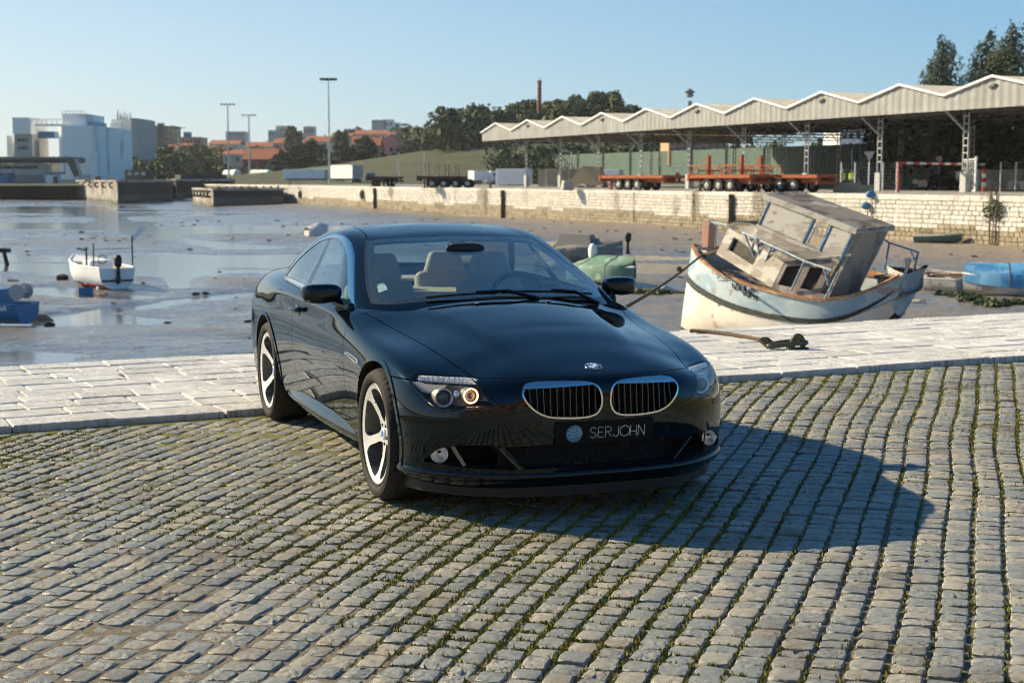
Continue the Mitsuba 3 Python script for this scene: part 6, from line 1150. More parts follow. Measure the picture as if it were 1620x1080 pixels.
# ---- woods that read as one mass: the hill, the slope behind the shed, and green between the houses
rr = np.random.RandomState(61)
def mass(name, label, spots, size, n, b='leaves'):
    C = []; Rr = []
    for (x0, x1, yt, yb2, Y0, Y1, m, rad) in spots:
        for _ in range(m): px = rr.uniform(x0, x1); Y = rr.uniform(Y0, Y1); zt = at_y(px, rr.uniform(yt, yb2), Y)[2]; X = at_y(px, yt, Y)[0]; r_ = rad*rr.uniform(.7, 1.3); C.append((X, Y, zt-r_*.6)); Rr.append((r_, r_, r_*.8))
    m, uv = clumps(C, Rr, n, size, rr); obj(name, m, b, label=label, cat='trees', kind='stuff', uv=uv)
mass('hill_wood', 'dense wood covering the hill behind the shed', [(690, 1010, 172, 205, 440, 490, 90, 6.5), (640, 760, 200, 215, 520, 600, 26, 6)], .75, 15000)
mass('slope_wood', 'dark trees massed behind the shed and hoarding', [(790, 1330, 226, 262, 290, 330, 150, 4.0), (1380, 1700, 176, 226, 150, 175, 60, 2.6)], .34, 20000, 'needles')
mass('town_green', 'bushes and gardens between the town houses', [(225, 330, 246, 262, 480, 560, 34, 4.2), (160, 260, 250, 268, 420, 450, 26, 2.6), (430, 770, 249, 268, 486, 560, 120, 4.2), (250, 620, 232, 244, 560, 720, 36, 4.5), (420, 790, 260, 279, 500, 540, 150, 3.4), (230, 430, 262, 278, 505, 545, 70, 3.2)], .60, 60000)
DW = thing('dock_wall', 'stone dock wall along the far left side of the basin', 'wall'); e0, e1 = E1, np.array([-330., 352.])
for k in range(24): a, b = e0+(e1-e0)*k/24, e0+(e1-e0)*(k+.985)/24; obj('wall_bay', trimesh.Trimesh(np.array([(q[0], q[1]+(o if z > 0 or o > 0 else -6.5), z) for q in (b, a) for o in (-.15-.05*(k % 2), 1.2) for z in (MUD-.3, FAR-.03)]), trimesh.creation.box().faces), 'conc', DW)
obj('coping', beam((*e0, FAR-.02), (*e1, FAR-.02), .9, .22), 'conc', DW); obj('slipway', hull([(x, y, z) for x, y, z in ((-104, 343, FAR-.1), (-96, 343, FAR-.1), (-103, 329, MUD), (-95, 329, MUD), (-104, 343, MUD), (-96, 343, MUD))]), 'dark_timber', DW)

# ---- the far side of the yard, behind the camera: a long warehouse that the car body mirrors
WH = thing('warehouse', 'long ochre warehouse across the yard behind the viewer', 'building'); obj('wall', cbox(-45, 70, -44, -30, -.05, 6.5), 'wall_ochre', WH); obj('roof', hull([(x, y, z) for x in (-46, 71) for y, z in ((-44.6, 6.4), (-29.4, 6.4), (-37, 9.6))]), 'roof_tile', WH)
for i in range(15): x = -41+7.5*i; k = obj('door', cbox(x, x+3.4, -30.05, -29.9, 0, 3.8), 'paint_green' if i % 2 else 'dark_steel', WH); obj('frame', mm(cbox(x-.15, x, -30.03, -29.86, 0, 3.95), cbox(x+3.4, x+3.55, -30.03, -29.86, 0, 3.95), cbox(x-.15, x+3.55, -30.03, -29.86, 3.8, 4.0)), 'paint_grey', k)

# ---- the light haze over the basin and the town
scene['haze_medium'] = {'type': 'homogeneous', 'albedo': {'type': 'rgb', 'value': [.95, .95, .95]}, 'sigma_t': .00010}
scene['haze'] = {'type': 'cube', 'to_world': T4().translate([0, 1190, 40]).scale([1000, 1300, 45]), 'bsdf': {'type': 'null'}, 'interior': {'type': 'ref', 'id': 'haze_medium'}}
tag('haze', 'thin pale haze over the harbour', 'haze', kind='stuff')
scene['camera']['medium'] = {'type': 'ref', 'id': 'haze_medium'}
# ================================================================ boats on the mud
def mudz(x, y): return MUD+float(mud_h(np.array([x]), np.array([y]))[0])
def peel(a, b, c, k=1.4, lo=.50, hi=.62):
    return proc(lambda p, n, uv: mix(mix(a, b, smoothstep(lo, hi, fbm(p.x*k, p.y*k, p.z*k*1.6, 4))), c, smoothstep(.66, .74, fbm(p.x*k*2.3+9, p.y*k*2.3, p.z*k*3, 3))*.8))
mat('topside_paint', pr(peel((.38, .46, .50), (.26, .36, .43), (.30, .25, .19)), .6)); mat('bottom_paint', pr(peel((.68, .63, .56), (.60, .54, .46), (.42, .28, .16), 1.0), .7)); mat('strake_paint', pr((.020, .026, .022), .6)); mat('foul_paint', pr(peel((.028, .036, .026), (.05, .06, .04), (.14, .12, .09), 3), .85))
mat('rail_wood', pr(peel((.30, .15, .08), (.46, .30, .14), (.14, .08, .05), 5), .8)); mat('grey_wood', pr(proc(lambda p, n, uv: mix(mix((.24, .215, .185), (.11, .095, .08), smoothstep(.42, .66, fbm(p.x*2.2, p.y*2.2, p.z*6, 4))), (.38, .36, .33), smoothstep(.60, .72, fbm(p.x*1.3+4, p.y*1.3, p.z*3, 3)))), .9))
mat('cabin_white', pr(peel((.44, .42, .38), (.29, .25, .21), (.17, .13, .10), 2.6), .75)); mat('cabin_board', pr(proc(lambda p, n, uv: mix((.42, .37, .32), (.20, .17, .145), smoothstep(.45, .68, fbm(p.x*3, p.y*3, p.z*1.2, 4)))), .85)); mat('rail_blue', pr(peel((.17, .27, .37), (.30, .38, .44), (.20, .15, .10), 6), .55)); mat('spray_black', pr((.02, .022, .024), .6)); mat('spray_yellow', pr((.42, .40, .06), .7)); mat('board_white', pr(peel((.42, .40, .37), (.31, .285, .25), (.20, .155, .115), 3), .7)); mat('rope', pr((.10, .07, .045), .95)); mat('old_pink', pr((.45, .24, .18), .8)); mat('iron_green', pr(proc(lambda p, n, uv: mix((.10, .115, .075), (.035, .035, .03), fbm(p.x*20, p.y*20, p.z*20, 3))), .55, .3))
BO, BH, BP = np.array([6.515, 34.85]), np.array([-.655, .755]), np.array([-.755, -.655])
def bw(h, p, z): w = BO+BH*h+BP*p; return np.array([w[0], w[1], z])
def bpx(px, py, p):
    """the point of the plane p = const of the wreck behind this pixel"""
    d = ray(px, py); n = np.array([BP[0], BP[1], 0]); t = (p-np.dot(n, np.array([0, 0, CAM_H])-np.array([*BO, 0])))/np.dot(n, d); return np.array([0, 0, CAM_H])+d*t
WR = thing('derelict_boat', 'derelict wooden boat heeled on the mud, pale blue and white with a wrecked wheelhouse', 'boat')
st_ = np.array([0, .05, .12, .25, .40, .55, .70, .82, .92, 1.0])
zsh = np.array([-.02, -.13, -.26, -.48, -.70, -.86, -.97, -.95, -.74, -.42]); hb = np.array([.05, .30, .62, 1.02, 1.26, 1.34, 1.32, 1.14, .86, .50]); kz = np.array([-2.28, -2.36, -2.42, -2.48, -2.52, -2.5, -2.42, -2.22, -1.85, -1.35])
net = []
for s_, zs_, b_, k_ in zip(st_, zsh, hb, kz):
    h = 3.17-6.34*s_; rk = max(0, 1-s_/.22)*.40; ov = max(0, (s_-.8)/.2)*.45; row = []
    for q, (fb, fz) in enumerate(((1.0, 0.), (1.0, .22), (.985, .43), (.90, .62), (.66, .80), (.32, .93), (0, 1.0))):
        z = zs_+(k_-zs_)*fz+.10*(b_*(1-fb)); row.append((h+rk*fz+ov*fz**.8*.7, b_*fb*(1-.12*fz*(fb > .1)) if q < 6 else 0, z))
    net.append(row)
net = np.array(net, float); HS = bspline(net, 8, 6, it=2)            # (s, sheer -> keel)
def hpt(S, sgn): P = S.copy(); x, y, z = P[..., 0], P[..., 1]*sgn, P[..., 2]; w = BO+x[..., None]*BH+y[..., None]*BP; return np.concatenate([w, (z-.16*y+.16*np.abs(y))[..., None]], -1) if 1 else P
VR = {'topside': (0, 8), 'strake': (8, 10), 'bottom': (10, 27), 'waterline_band': (27, 36)}
PORT = hpt(HS, 1); STAR = hpt(HS, -1)
for nm, (a, b) in VR.items():
    for S_, fl in ((PORT, False), (STAR, True)):
        off = .03 if nm == 'strake' else 0.
        m = grid(S_[:, a:b+1], fl); nn = meshkit.arrays(m, True)[2]; m2 = m.copy(); m.vertices = m.vertices+nn*off*(1 if np.dot(nn.mean(0)[:2], BP if S_ is PORT else -BP) > 0 else -1)
        obj(nm, m, {'topside': 'topside_paint', 'strake': 'strake_paint', 'bottom': 'bottom_paint', 'waterline_band': 'foul_paint'}[nm], WR, smooth=True)
ins = HS[:, 0].copy(); inr = ins*np.array([.985, .93, 1]); dk = inr-np.array([0, 0, .42])
for sg in (1, -1): a = hpt(np.stack([inr, dk*np.array([1, .98, 1])], 1), sg); obj('bulwark', grid(a, sg > 0), 'topside_paint', WR, smooth=True); cap = hpt(np.stack([ins*np.array([1.004, 1.03, 1]), ins*np.array([.98, .90, 1])], 1), sg); capm = grid(np.stack([cap[:, 0], cap[:, 0]+[0, 0, .06], cap[:, 1]+[0, 0, .06], cap[:, 1], cap[:, 0]], 1), sg < 0); obj('cap_rail', capm, 'rail_wood', WR)
obj('deck', grid(np.stack([hpt(dk, 1), hpt(dk*np.array([1, 0, 1]), 1)+[0, 0, .05], hpt(dk, -1)], 1), True), 'grey_wood', WR)
tr_ = HS[-1]; obj('stern_board', mm(grid(np.stack([hpt(tr_, 1), hpt(tr_, -1)], 0))), 'topside_paint', WR)
obj('stem_post', tube([bpx(1089, 521, 0), bpx(1097, 480, 0), bpx(1108, 448, 0), bpx(1105, 420, 0), bpx(1101, 397, 0)], [.10, .10, .10, .11, .12], 8), 'bottom_paint', WR); obj('bow_flank', hull([bpx(1101, 396, .0), bpx(1118, 396, .05), bpx(1118, 400, .1), bpx(1109, 450, .03), bpx(1116, 448, .08), bpx(1103, 400, -.12)]), 'board_white', WR)
obj('samson_post', hull([bw(2.75, y, z) for y, z in ((-.16, .0), (.16, .0), (.13, .62), (-.13, .62))]+[bw(2.55, y, z) for y, z in ((-.16, .0), (.16, .0), (.11, .66), (-.11, .66))]), 'old_pink', WR)
# trunk cabin, from the fitted corners
TFp, TFs, TAp, TAs = np.array([5.05, 35.59, .57]), np.array([5.95, 36.37, .61]), np.array([6.06, 33.57, -.18]), np.array([7.84, 35.11, -.10])
def lerp(a, b, t): return a+(b-a)*t
nu, nv = 9, 7; top = np.array([[lerp(lerp(TFp, TFs, v), lerp(TAp, TAs, v), u)+np.array([0, 0, .10*math.sin(math.pi*v)])+(BH[0]*.25*math.sin(math.pi*v)*(1-u)**2, BH[1]*.25*math.sin(math.pi*v)*(1-u)**2, 0) for v in np.linspace(0, 1, nv)] for u in np.linspace(0, 1, nu)])
rim = [top[i, 0] for i in range(nu)]+[top[-1, j] for j in range(1, nv)]+[top[i, -1] for i in range(nu-2, -1, -1)]+[top[0, j] for j in range(nv-2, 0, -1)]
RR = bpx(1347, 404, .74); UPV = np.array([.40, -.02, .90]); low = lambda p, k: p-UPV*(k/UPV[2])
GFp, GAp, GFs, GAs = np.array([5.72, 34.64, 1.31]), np.array([7.42, 32.72, .58]), np.array([6.75, 35.53, 1.36]), np.array([8.44, 33.61, .63]); cen_ = np.mean([GFp, GFs, GAp, GAs], 0); ins_ = lambda p, q=.10: p+(cen_-p)*np.array([q, q, 0]); P1, P2, P3, P4 = [ins_(p)-np.array([0, 0, .1]) for p in (GFp, GAp, GAs, GFs)]
outer = lambda t: lerp(TFp, TAp, t/.6) if t < .6 else lerp(TAp, RR, (t-.6)/.4)
inner = lambda t: lerp(TFs*.5+TFp*.5+(low(P1, .66)-TFp)*.35, low(P1, .64), t/.3) if t < .3 else lerp(low(P1, .64), low(P2, .64), (t-.3)/.7)
for j in range(8):
    ts = np.linspace(0, 1, 21); a = np.array([lerp(outer(t), inner(t), j/8)+(0, 0, .07*math.sin(math.pi*j/8)) for t in ts]); b = np.array([lerp(outer(t), inner(t), (j+.96)/8)+(0, 0, .07*math.sin(math.pi*(j+1)/8)) for t in ts]); o = np.array([0, 0, .008*math.sin(j*2.3)]); q = np.stack([a+o, b+o, b-(0, 0, .05), a-(0, 0, .05), a+o], 1); obj('roof_board', grid(q), 'grey_wood', WR)
for j in range(0):          # roof boards, each on its own
    s0, s1 = top[:, j].copy(), top[:, j+1].copy(); s1 = s0+(s1-s0)*.985; lift = np.array([0, 0, .006*((j*7) % 3)])
    q = np.stack([s0+lift, s1+lift, s1-[0, 0, .06], s0-[0, 0, .06], s0+lift], 1); obj('roof_board', grid(q, True), 'grey_wood', WR)
obj('roof_edge', tube(np.array([TFs, (TFs+TFp)/2+np.array([*BH*.18, .04]), TFp, lerp(TFp, TAp, .5), TAp, lerp(TAp, RR, .5), RR]), .04, 6), 'grey_wood', WR)
def panel(a, b, c, d, t=.05):
    """thick board through four corners (a b top, c d bottom, outward left of a -> b)"""
    a, b, c, d = map(np.asarray, (a, b, c, d)); n = np.cross(b-a, d-a); n /= np.linalg.norm(n); return hull([p+n*s for p in (a, b, c, d) for s in (0, -t)])
dz = np.array([0, 0, 1.]); inn = lambda p, q=.06: p+(np.mean([TFp, TFs, TAp, TAs], 0)-p)*np.array([q, q, 0])
A_, B_, C_, D_ = inn(TFp), inn(TAp), inn(RR, .03), inn(TFs); fl = lambda p, z: p-UPV*((p[2]-z)/UPV[2])
side = lambda u, v: (lambda t_, b_: lerp(t_, b_, v))(lerp(A_, B_, u)-dz*.04, fl(lerp(A_, B_, u), -.12-.66*u))
def side_panels(holes, bsdf, names):
    us = sorted({0., 1.}|{x for h in holes for x in h[:2]})
    for u0, u1 in zip(us[:-1], us[1:]):
        h = next((h for h in holes if h[0] <= u0 and h[1] >= u1), None)
        for v0, v1 in ([(0, 1)] if h is None else [(0, h[2]), (h[3], 1)]): obj(names, panel(side(u0, v0), side(u1, v0), side(u1, v1), side(u0, v1)), bsdf, WR)
side_panels([(.14, .60, .18, .70)], 'cabin_white', 'cabin_side')
for u0, u1, v0, v1 in ((.14, .60, .18, .70),):
    F4 = [side(u0, v0), side(u1, v0), side(u1, v1), side(u0, v1)]; obj('window_frame', tube(np.array(F4)-np.array([BP[0]*-.02, BP[1]*-.02, 0]), .035, 5, closed=True), 'board_white', WR)
obj('inner_dark', hull([fl(inn(p, .16), z) for p in (TFp, TFs, TAp, low(P1, .7), low(P2, .7)) for z in (inn(p, .16)[2]-.62, inn(p, .16)[2]-.14)]), 'dark_timber', WR)
obj('cabin_front', panel(D_-dz*.04, A_-dz*.04, fl(A_, -.12), fl(D_, -.12)), 'cabin_white', WR)
# aft bulkhead with door openings: posts and boards
bk = lambda u, v: lerp(lerp(B_, C_, u)-dz*.04, fl(lerp(B_, C_, u), -.80-.28*u), v)
for u0, u1, v0, v1 in ((0, .06, 0, 1), (.06, .33, 0, .13), (.33, .40, 0, 1), (.40, .46, 0, 1), (.46, .70, 0, .20), (.70, .76, 0, 1), (.06, .33, .80, 1), (.46, .70, .78, 1), (.76, .82, .15, 1), (.95, 1.0, 0, 1), (.76, 1.0, 0, .15), (.82, .95, .80, 1)): obj('bulkhead_board', panel(bk(u0, v0), bk(u1, v0), bk(u1, v1), bk(u0, v1), .045), 'cabin_board', WR)
# wheelhouse
GFp, GAp, GFs, GAs = np.array([5.72, 34.64, 1.31]), np.array([7.42, 32.72, .58]), np.array([6.75, 35.53, 1.36]), np.array([8.44, 33.61, .63])
nb = 7
for j in range(nb):
    a0, a1, b0, b1 = lerp(GFp, GFs, j/nb), lerp(GFp, GFs, (j+.97)/nb), lerp(GAp, GAs, j/nb), lerp(GAp, GAs, (j+.97)/nb); w = np.array([0, 0, .012*math.sin(j*2.1)]); ex_ = (b0-a0)*.02*math.sin(j*3.7)
    obj('roof_board', hull([p+w-dz*q for p in (a0, a1, b0+ex_, b1+ex_) for q in (0, .05)]), 'grey_wood', WR)
obj('fascia', mm(beam(GFp-dz*.06, GAp-dz*.06, .05, .13), beam(GAp-dz*.06, GAs-dz*.06, .05, .12), beam(GFp-dz*.06, GFs-dz*.06, .05, .12)), 'board_white', WR)
cen_ = np.mean([GFp, GFs, GAp, GAs], 0); ins_ = lambda p, q=.10: p+(cen_-p)*np.array([q, q, 0])
P1, P2, P3, P4 = ins_(GFp)-dz*.1, ins_(GAp)-dz*.1, ins_(GAs)-dz*.1, ins_(GFs)-dz*.1
wside = lambda u, v: lerp(lerp(P1, P2, u), low(lerp(P1, P2, u), .62), v)
obj('window_panel', panel(wside(.05, .05), wside(.54, .05), wside(.54, .92), wside(.05, .92), .02), 'board_white', WR); obj('window_panel', panel(wside(.78, .05), wside(.98, .05), wside(.98, .9), wside(.78, .9), .02), 'board_white', WR)
for u in (.02, .56, .76, 1.0): obj('window_post', beam(wside(u, -.1), wside(u, 1.0), .07, .07), 'rail_blue', WR)
obj('window_sill', beam(wside(0, 1.0), wside(1, 1.0), .09, .08), 'board_white', WR); obj('open_window_frame', tube([wside(.60, .2), wside(.73, .2), wside(.74, .9), wside(.60, .9)], .022, 5, closed=True), 'rail_blue', WR)

far_side = lambda u, v: lerp(lerp(P4, P3, u), low(lerp(P4, P3, u), .62), v)
for u in (0, .5, .72, 1.0): obj('window_post', beam(far_side(u, -.1), far_side(u, 1), .07, .07), 'rail_blue', WR)
obj('far_side', panel(low(P3, .60), low(P4, .60), fl(P4, -.4), fl(P3, -1.1), .05), 'cabin_board', WR); obj('far_sill', beam(far_side(0, 1.0), far_side(1, 1.0), .08, .06), 'board_white', WR)
for j in range(5):             # aft wall of upright planks, dropping to the deck
    a, b = lerp(P2, P3, j/5), lerp(P2, P3, (j+.95)/5); sl = np.array([-.22*BH[0]*-1, -.22*BH[1]*-1, 0])*1.0
    obj('aft_plank', panel(a, b, fl(b, -1.32)+sl, fl(a, -1.3)+sl, .045), 'cabin_board', WR)
aw = lambda u, v: (lambda t_: lerp(t_, fl(t_, -1.31)+np.array([.22*BH[0], .22*BH[1], 0]), v)+np.array([-BH[0]*.02, -BH[1]*.02, 0]))(lerp(P2, P3, u))
for st in ([(.05,.1),(.3,.3),(.15,.55),(.5,.62)], [(.9,.05),(.55,.35),(.75,.6),(.3,.9)], [(.2,.12),(.6,.2),(.45,.45)], [(.1,.7),(.4,.78),(.85,.66)], [(.7,.1),(.8,.3),(.95,.28)]):
    obj('graffiti_stroke', tube([aw(u, v) for u, v in smooth_poly(st, 5, False)], .024, 5), 'spray_black', WR)
# hand rails
pl = lambda L, p: [bpx(x, y, q) for (x, y), q in zip(L, p if hasattr(p, '__len__') else [p]*len(L))]
obj('pulpit', mm(tube(pl([(1106, 394), (1126, 351), (1141, 354)], [0, .1, .35]), .03, 6), tube(pl([(1131, 392), (1134, 356), (1128, 351)], [.35, .3, .1]), .022, 6)), 'rail_blue', WR)
obj('side_rail', tube(pl([(1140, 353), (1180, 370), (1221, 389), (1273, 413), (1316, 428)], [.35, .8, 1.1, 1.28, 1.32]), .026, 6), 'rail_blue', WR)
for (a, b, q) in (((1178, 370), (1204, 432), .95), ((1197, 377), (1206, 430), 1.0), ((1221, 389), (1204, 432), 1.08), ((1273, 413), (1252, 459), 1.28), ((1304, 424), (1311, 451), 1.3), ((1326, 430), (1305, 474), 1.32)): obj('stanchion', tube(pl([a, b], q), .024, 6), 'rail_blue', WR)
obj('stern_rail', mm(tube(pl([(1393, 376), (1407, 384), (1453, 399)], [-1.0, -1.0, -.6]), .022, 6), tube(pl([(1407, 384), (1399, 428)], -1.0), .024, 6), tube(pl([(1453, 399), (1445, 432)], -.5), .022, 6), tube(pl([(1441, 396), (1447, 411), (1453, 399)], -.5), .018, 6)), 'rail_blue', WR)
obj('davit', mm(hull(pl([(1431, 408), (1440, 408), (1436, 424), (1432, 422)], .1)+pl([(1431, 408), (1440, 408), (1436, 424)], .16)), tube(pl([(1440, 410), (1427, 447)], .12), .035, 6)), 'board_white', WR)
rr = np.random.RandomState(41)
for k in range(9): h = rr.uniform(-2.7, -1.5); p = rr.uniform(-.6, .5); a = bw(h, p, -1.30); obj('loose_plank', beam(a, bw(h+rr.uniform(-.6, .6), p+rr.uniform(-.7, .7), -.98+.2*rr.rand()), .12, .035), 'rail_wood' if k % 3 == 0 else 'grey_wood', WR)
obj('tiller_post', beam(bw(-2.1, -.1, -1.2), bw(-2.25, -.2, -.45), .06), 'rail_wood', WR)
# marks on the port bow: number and spray strokes laid on the planking
def on_hull(x, y, o=.012):
    """point of the port side that this pixel shows"""
    P = PORT[:48, :30].reshape(-1, 3); C = np.array([0, 0, CAM_H]); d = ray(x, y); d = d/np.linalg.norm(d); v = P-C; t = v@d; dist = np.linalg.norm(v-t[:, None]*d, axis=1); i = np.argsort(dist)[:4]; w = 1/(dist[i]+1e-4); tm = (t[i]*w).sum()/w.sum()
    return C+d*(tm-o*3)
def spray(px_list, r, b, nm='graffiti_stroke'):
    for L in px_list: pts = [on_hull(*q) for q in smooth_poly(L, 3, False)]; obj(nm, tube(pts, r, 5), b, WR)
sc_ = lambda L, o=(1120, 405), s=11.2: [(o[0]+x/s, o[1]+y/s) for x, y in L]
spray([sc_(L) for L in ([(430,480),(440,555),(470,550)],[(520,460),(495,540),(470,600)],[(545,530),(570,560),(560,610),(545,590),(575,570)],[(640,500),(650,570),(630,600),(660,640)],[(665,575),(630,640),(650,690),(720,700)],[(730,580),(740,650),(715,740)],[(770,570),(775,620)],[(820,590),(830,640)],[(735,650),(790,700),(860,755)],[(870,705),(800,770)],[(600,600),(680,640),(740,660)])], .016, 'spray_black')
spray([sc_(L) for L in ([(150,150),(160,220),(185,230),(190,160),(215,180)],[(215,240),(240,160),(265,240),(290,190),(320,200)],[(290,250),(350,250),(430,245)],[(140,330),(175,270),(190,330),(165,400)],[(230,310),(240,380),(320,390),(330,330),(280,320)],[(350,320),(380,360),(370,300)],[(400,290),(450,340),(490,300)],[(200,450),(215,430),(240,440),(290,430),(370,435)])], .009, 'spray_black')
spray([[(1171+x*.0, 0)] for x in ()] or [sc_(L) for L in ([(10,690),(40,760),(60,700),(90,770),(110,690)],[(120,800),(150,730),(180,880),(230,830),(190,770),(260,800)],[(320,820),(345,850),(330,870)])], .009, 'spray_black')
spray([[(1378+x, 463+y) for x, y in L] for L in ([(-8,8),(-4,-4),(0,8)],[(3,-6),(8,4)],[(10,-8),(12,4),(17,-6)],[(-10,2),(18,-4)])], .020, 'spray_yellow')
o_, ax = (1174.5, 442.5), np.array([(1206-1174.5), (458.5-442.5)]); L_ = np.linalg.norm(ax); e1 = ax/L_; e2 = np.array([.28, -.96])
tm = meshkit.text_mesh('D12475 LX', 1.0, .02, True); tv = tm.vertices; wv = tv[:, 0].max()
tm.vertices = np.array([on_hull(*(np.array(o_)+e1*(x/wv*L_)+e2*y*4.4), .006+.002*(z > .01)) for x, y, z in tv]); obj('registration', tm, 'spray_black', WR)
# mooring ropes and the mooring iron on the quay
RP = thing('mooring_rope', 'taut brown mooring rope from the wreck bow to the quay behind the car', 'rope'); a = bpx(1112, 402, .1); e = at_z(880, 545, .06)
q_ = np.linspace(0, 1, 14); pts = [lerp(a, e, t)-dz*.10*math.sin(math.pi*t) for t in q_]; obj('rope', tube(pts, .028, 7), 'rope', RP); obj('knot', ellip(lerp(a, e, .33), (.06, .06, .05)), 'rope', RP, smooth=True); obj('bow_lashing', tube([bpx(1112, 402, .1), bpx(1124, 401, .3), bpx(1137, 396, .4)], .045, 7), 'rope', RP)
ms_ = .60; MI = thing('mooring_iron', 'rusty green mooring staple with a shackle lying on the quay stones', 'mooring iron'); b = at_z(1262, 552, .045); ux, uy = np.array([1., .0, 0]), np.array([0, 1., 0])
arch = [b+(ux*q+dz*z)*ms_ for q, z in ((-.09, .0), (-.085, .12), (-.05, .185), (0, .205), (.045, .185), (.075, .12), (.08, .0))]; obj('staple', tube(smooth_poly(arch, 4, False), .026, 10), 'iron_green', MI, smooth=50); obj('staple_foot', mm(*[revolve([(0, 0), (.06, 0), (.055, .02), (0, .022)], 14).apply_translation(b+ux*q*ms_-dz*.003) for q in (-.09, .08)]), 'iron_green', MI)
lp_ = [b+np.array(p)*ms_ for p in ((.13, .0, .10), (.02, .06, .115), (-.22, .07, .10), (-.42, .03, .06), (-.44, -.03, .05), (-.22, -.07, .075), (.02, -.06, .10))]; obj('shackle', tube(smooth_poly(lp_, 5), .024, 10, closed=True), 'iron_green', MI, smooth=50)
R2 = thing('quay_rope', 'slack rope with chain lying from the quay edge to the mooring iron', 'rope'); r2 = [at_z(x, y, .065) for x, y in ((1092, 523), (1120, 524.5), (1150, 528), (1180, 533), (1210, 538.5))]; obj('rope', tube(smooth_poly(r2, 5, False), .020, 7), 'rope', R2)
c0_, c1_ = r2[-1], b+np.array([-.25, 0, .03])
for k in range(7): p = lerp(c0_, c1_, (k+.5)/7); m = torus(.032, .009, 12, 6, 'z' if k % 2 else 'y'); m.apply_scale((1.4, .8, 1)); m.apply_translation(p); obj('chain_link', m, 'rust', R2, smooth=True)
# ---- the smaller boats
def small_boat(L, B, H, loc, ang, hullb, inb, label, bot=None, rail='paint_white', roll=0., pitch=0., tr=.8, name='small_boat', sink=.0, group=None):
    """open boat, bow towards +x of its frame; returns key and placement"""
    t = thing(name, label, 'boat', group); Rm = trimesh.transformations.euler_matrix(roll, -pitch, ang, 'sxyz'); M = Rm.copy(); M[:3, 3] = loc; M[2, 3] -= sink
    s_ = np.linspace(0, 1, 9); net = []
    for q in s_:
        x = -L/2+L*q; b = B/2*(1-max(0, (q-.45)/.55)**2.2)*(tr+(1-tr)*min(1, q/.4)); zs_ = H*(1+.38*q**2.2); kz_ = H*.30*max(0, (q-.6)/.4)**2
        net.append([(x+.06*H*f if q > .9 else x, max(b*fb, .02 if fb else 0), kz_+(zs_-kz_)*f) for fb, f in ((1, 1), (.96, .68), (.86, .38), (.55, .10), (0, 0))])
    S = bspline(np.array(net, float), 4, 5, it=2); k = 12
    for sg in (1, -1):
        P = S*np.array([1, sg, 1]); obj('topside', grid(P[:, :k+1], sg > 0), hullb, t, M=M, smooth=True); obj('bottom', grid(P[:, k:], sg > 0), bot or hullb, t, M=M, smooth=True)
        I = np.stack([S[:, 0]*np.array([.985, .90*sg, 1]), S[:, 6]*np.array([.97, .90*sg, 1])+[0, 0, .04], S[:, 11]*np.array([.96, .80*sg, 1])+[0, 0, .05], S[:, 14]*np.array([.95, 0, 1])+[0, 0, .08]], 1); obj('inside', grid(I, sg < 0), inb, t, M=M, smooth=True)
        obj('gunwale', tube(S[:, 0]*np.array([1, .96*sg, 1])+[0, 0, .012], .045, 6), rail, t, M=M)
    T_ = S[0]; tp = np.vstack([T_, (T_*np.array([1, -1, 1]))[::-1]]); obj('transom', hull(np.vstack([tp, tp+[.06, 0, 0]])), hullb, t, M=M)
    for q in (.32, .62): i = int(q*(len(S)-1)); b = S[i, 4]; obj('thwart', cbox(b[0]-.12, b[0]+.12, -b[1]*.93, b[1]*.93, b[2]-.03, b[2]+.01), rail, t, M=M)
    return t, M
def outboard(t, M, x, z, b='black_plastic', s=1.):
    obj('outboard_motor', mm(moved(ellip((0, 0, .34), (.16, .14, .24), 3, .8), s=s), moved(cbox(-.07, .05, -.05, .05, -.42, .2, .01), s=s), moved(cbox(-.10, .10, -.09, .09, -.30, -.27), s=s), moved(ellip((0, 0, -.45), (.14, .05, .06), 2), s=s)).apply_translation((x, 0, z)), b, t, M=M, smooth=40)
mp_ = lambda px, py: (lambda p: np.array([p[0], p[1], mudz(p[0], p[1])]))(at_z(px, py, MUD+.0))
t, M = small_boat(4.4, 1.7, .80, mp_(152, 455), math.pi*.5+.62, 'paint_white', 'cabin_white', 'white open boat with red bottom and outboard motor on the wet mud', bot='paint_red', sink=.05); outboard(t, M, -2.3, .72)
obj('console', rbox(-.7, .2, -.45, .45, .3, 1.02, .06), 'paint_white', t, M=M); obj('wheel', moved(torus(.16, .016, 20, 6, 'x'), (-.74, 0, 1.06)), 'black_plastic', t, M=M); obj('mast', mm(bar((-1.9, -.72, .75), (-1.9, -.72, 1.95), .03), bar((-1.0, .70, .7), (-1.0, .70, 1.55), .035), bar((-1.2, .5, .7), (-1.2, .5, 1.7), .025), bar((-1.9, -.72, 1.5), (-1.2, .5, 1.45), .012)), 'dark_steel', t, M=M); obj('foredeck', hull([(1.0, -.62, .93), (1.0, .62, .93), (2.1, 0, 1.12), (1.0, -.6, .86), (1.0, .6, .86), (2.0, 0, 1.05)]), 'paint_white', t, M=M); obj('flag', hull([(-1.9, -.72, 1.95), (-1.9, -.72, 1.72), (-2.0, -1.15, 2.35), (-1.98, -1.2, 2.18), (-1.9, -.73, 1.9)]), 'paint_white', t, M=M)
obj('stripe', cbox(-2.24, -2.21, -.6, .6, .30, .38), 'dark_steel', t, M=M)
t, M = small_boat(4.2, 1.7, .56, mp_(-64, 511), math.pi-.15, 'paint_blue', 'paint_blue', 'blue boat with white lettering and deck gear at the left edge', bot='paint_grey', rail='paint_blue', sink=.02)
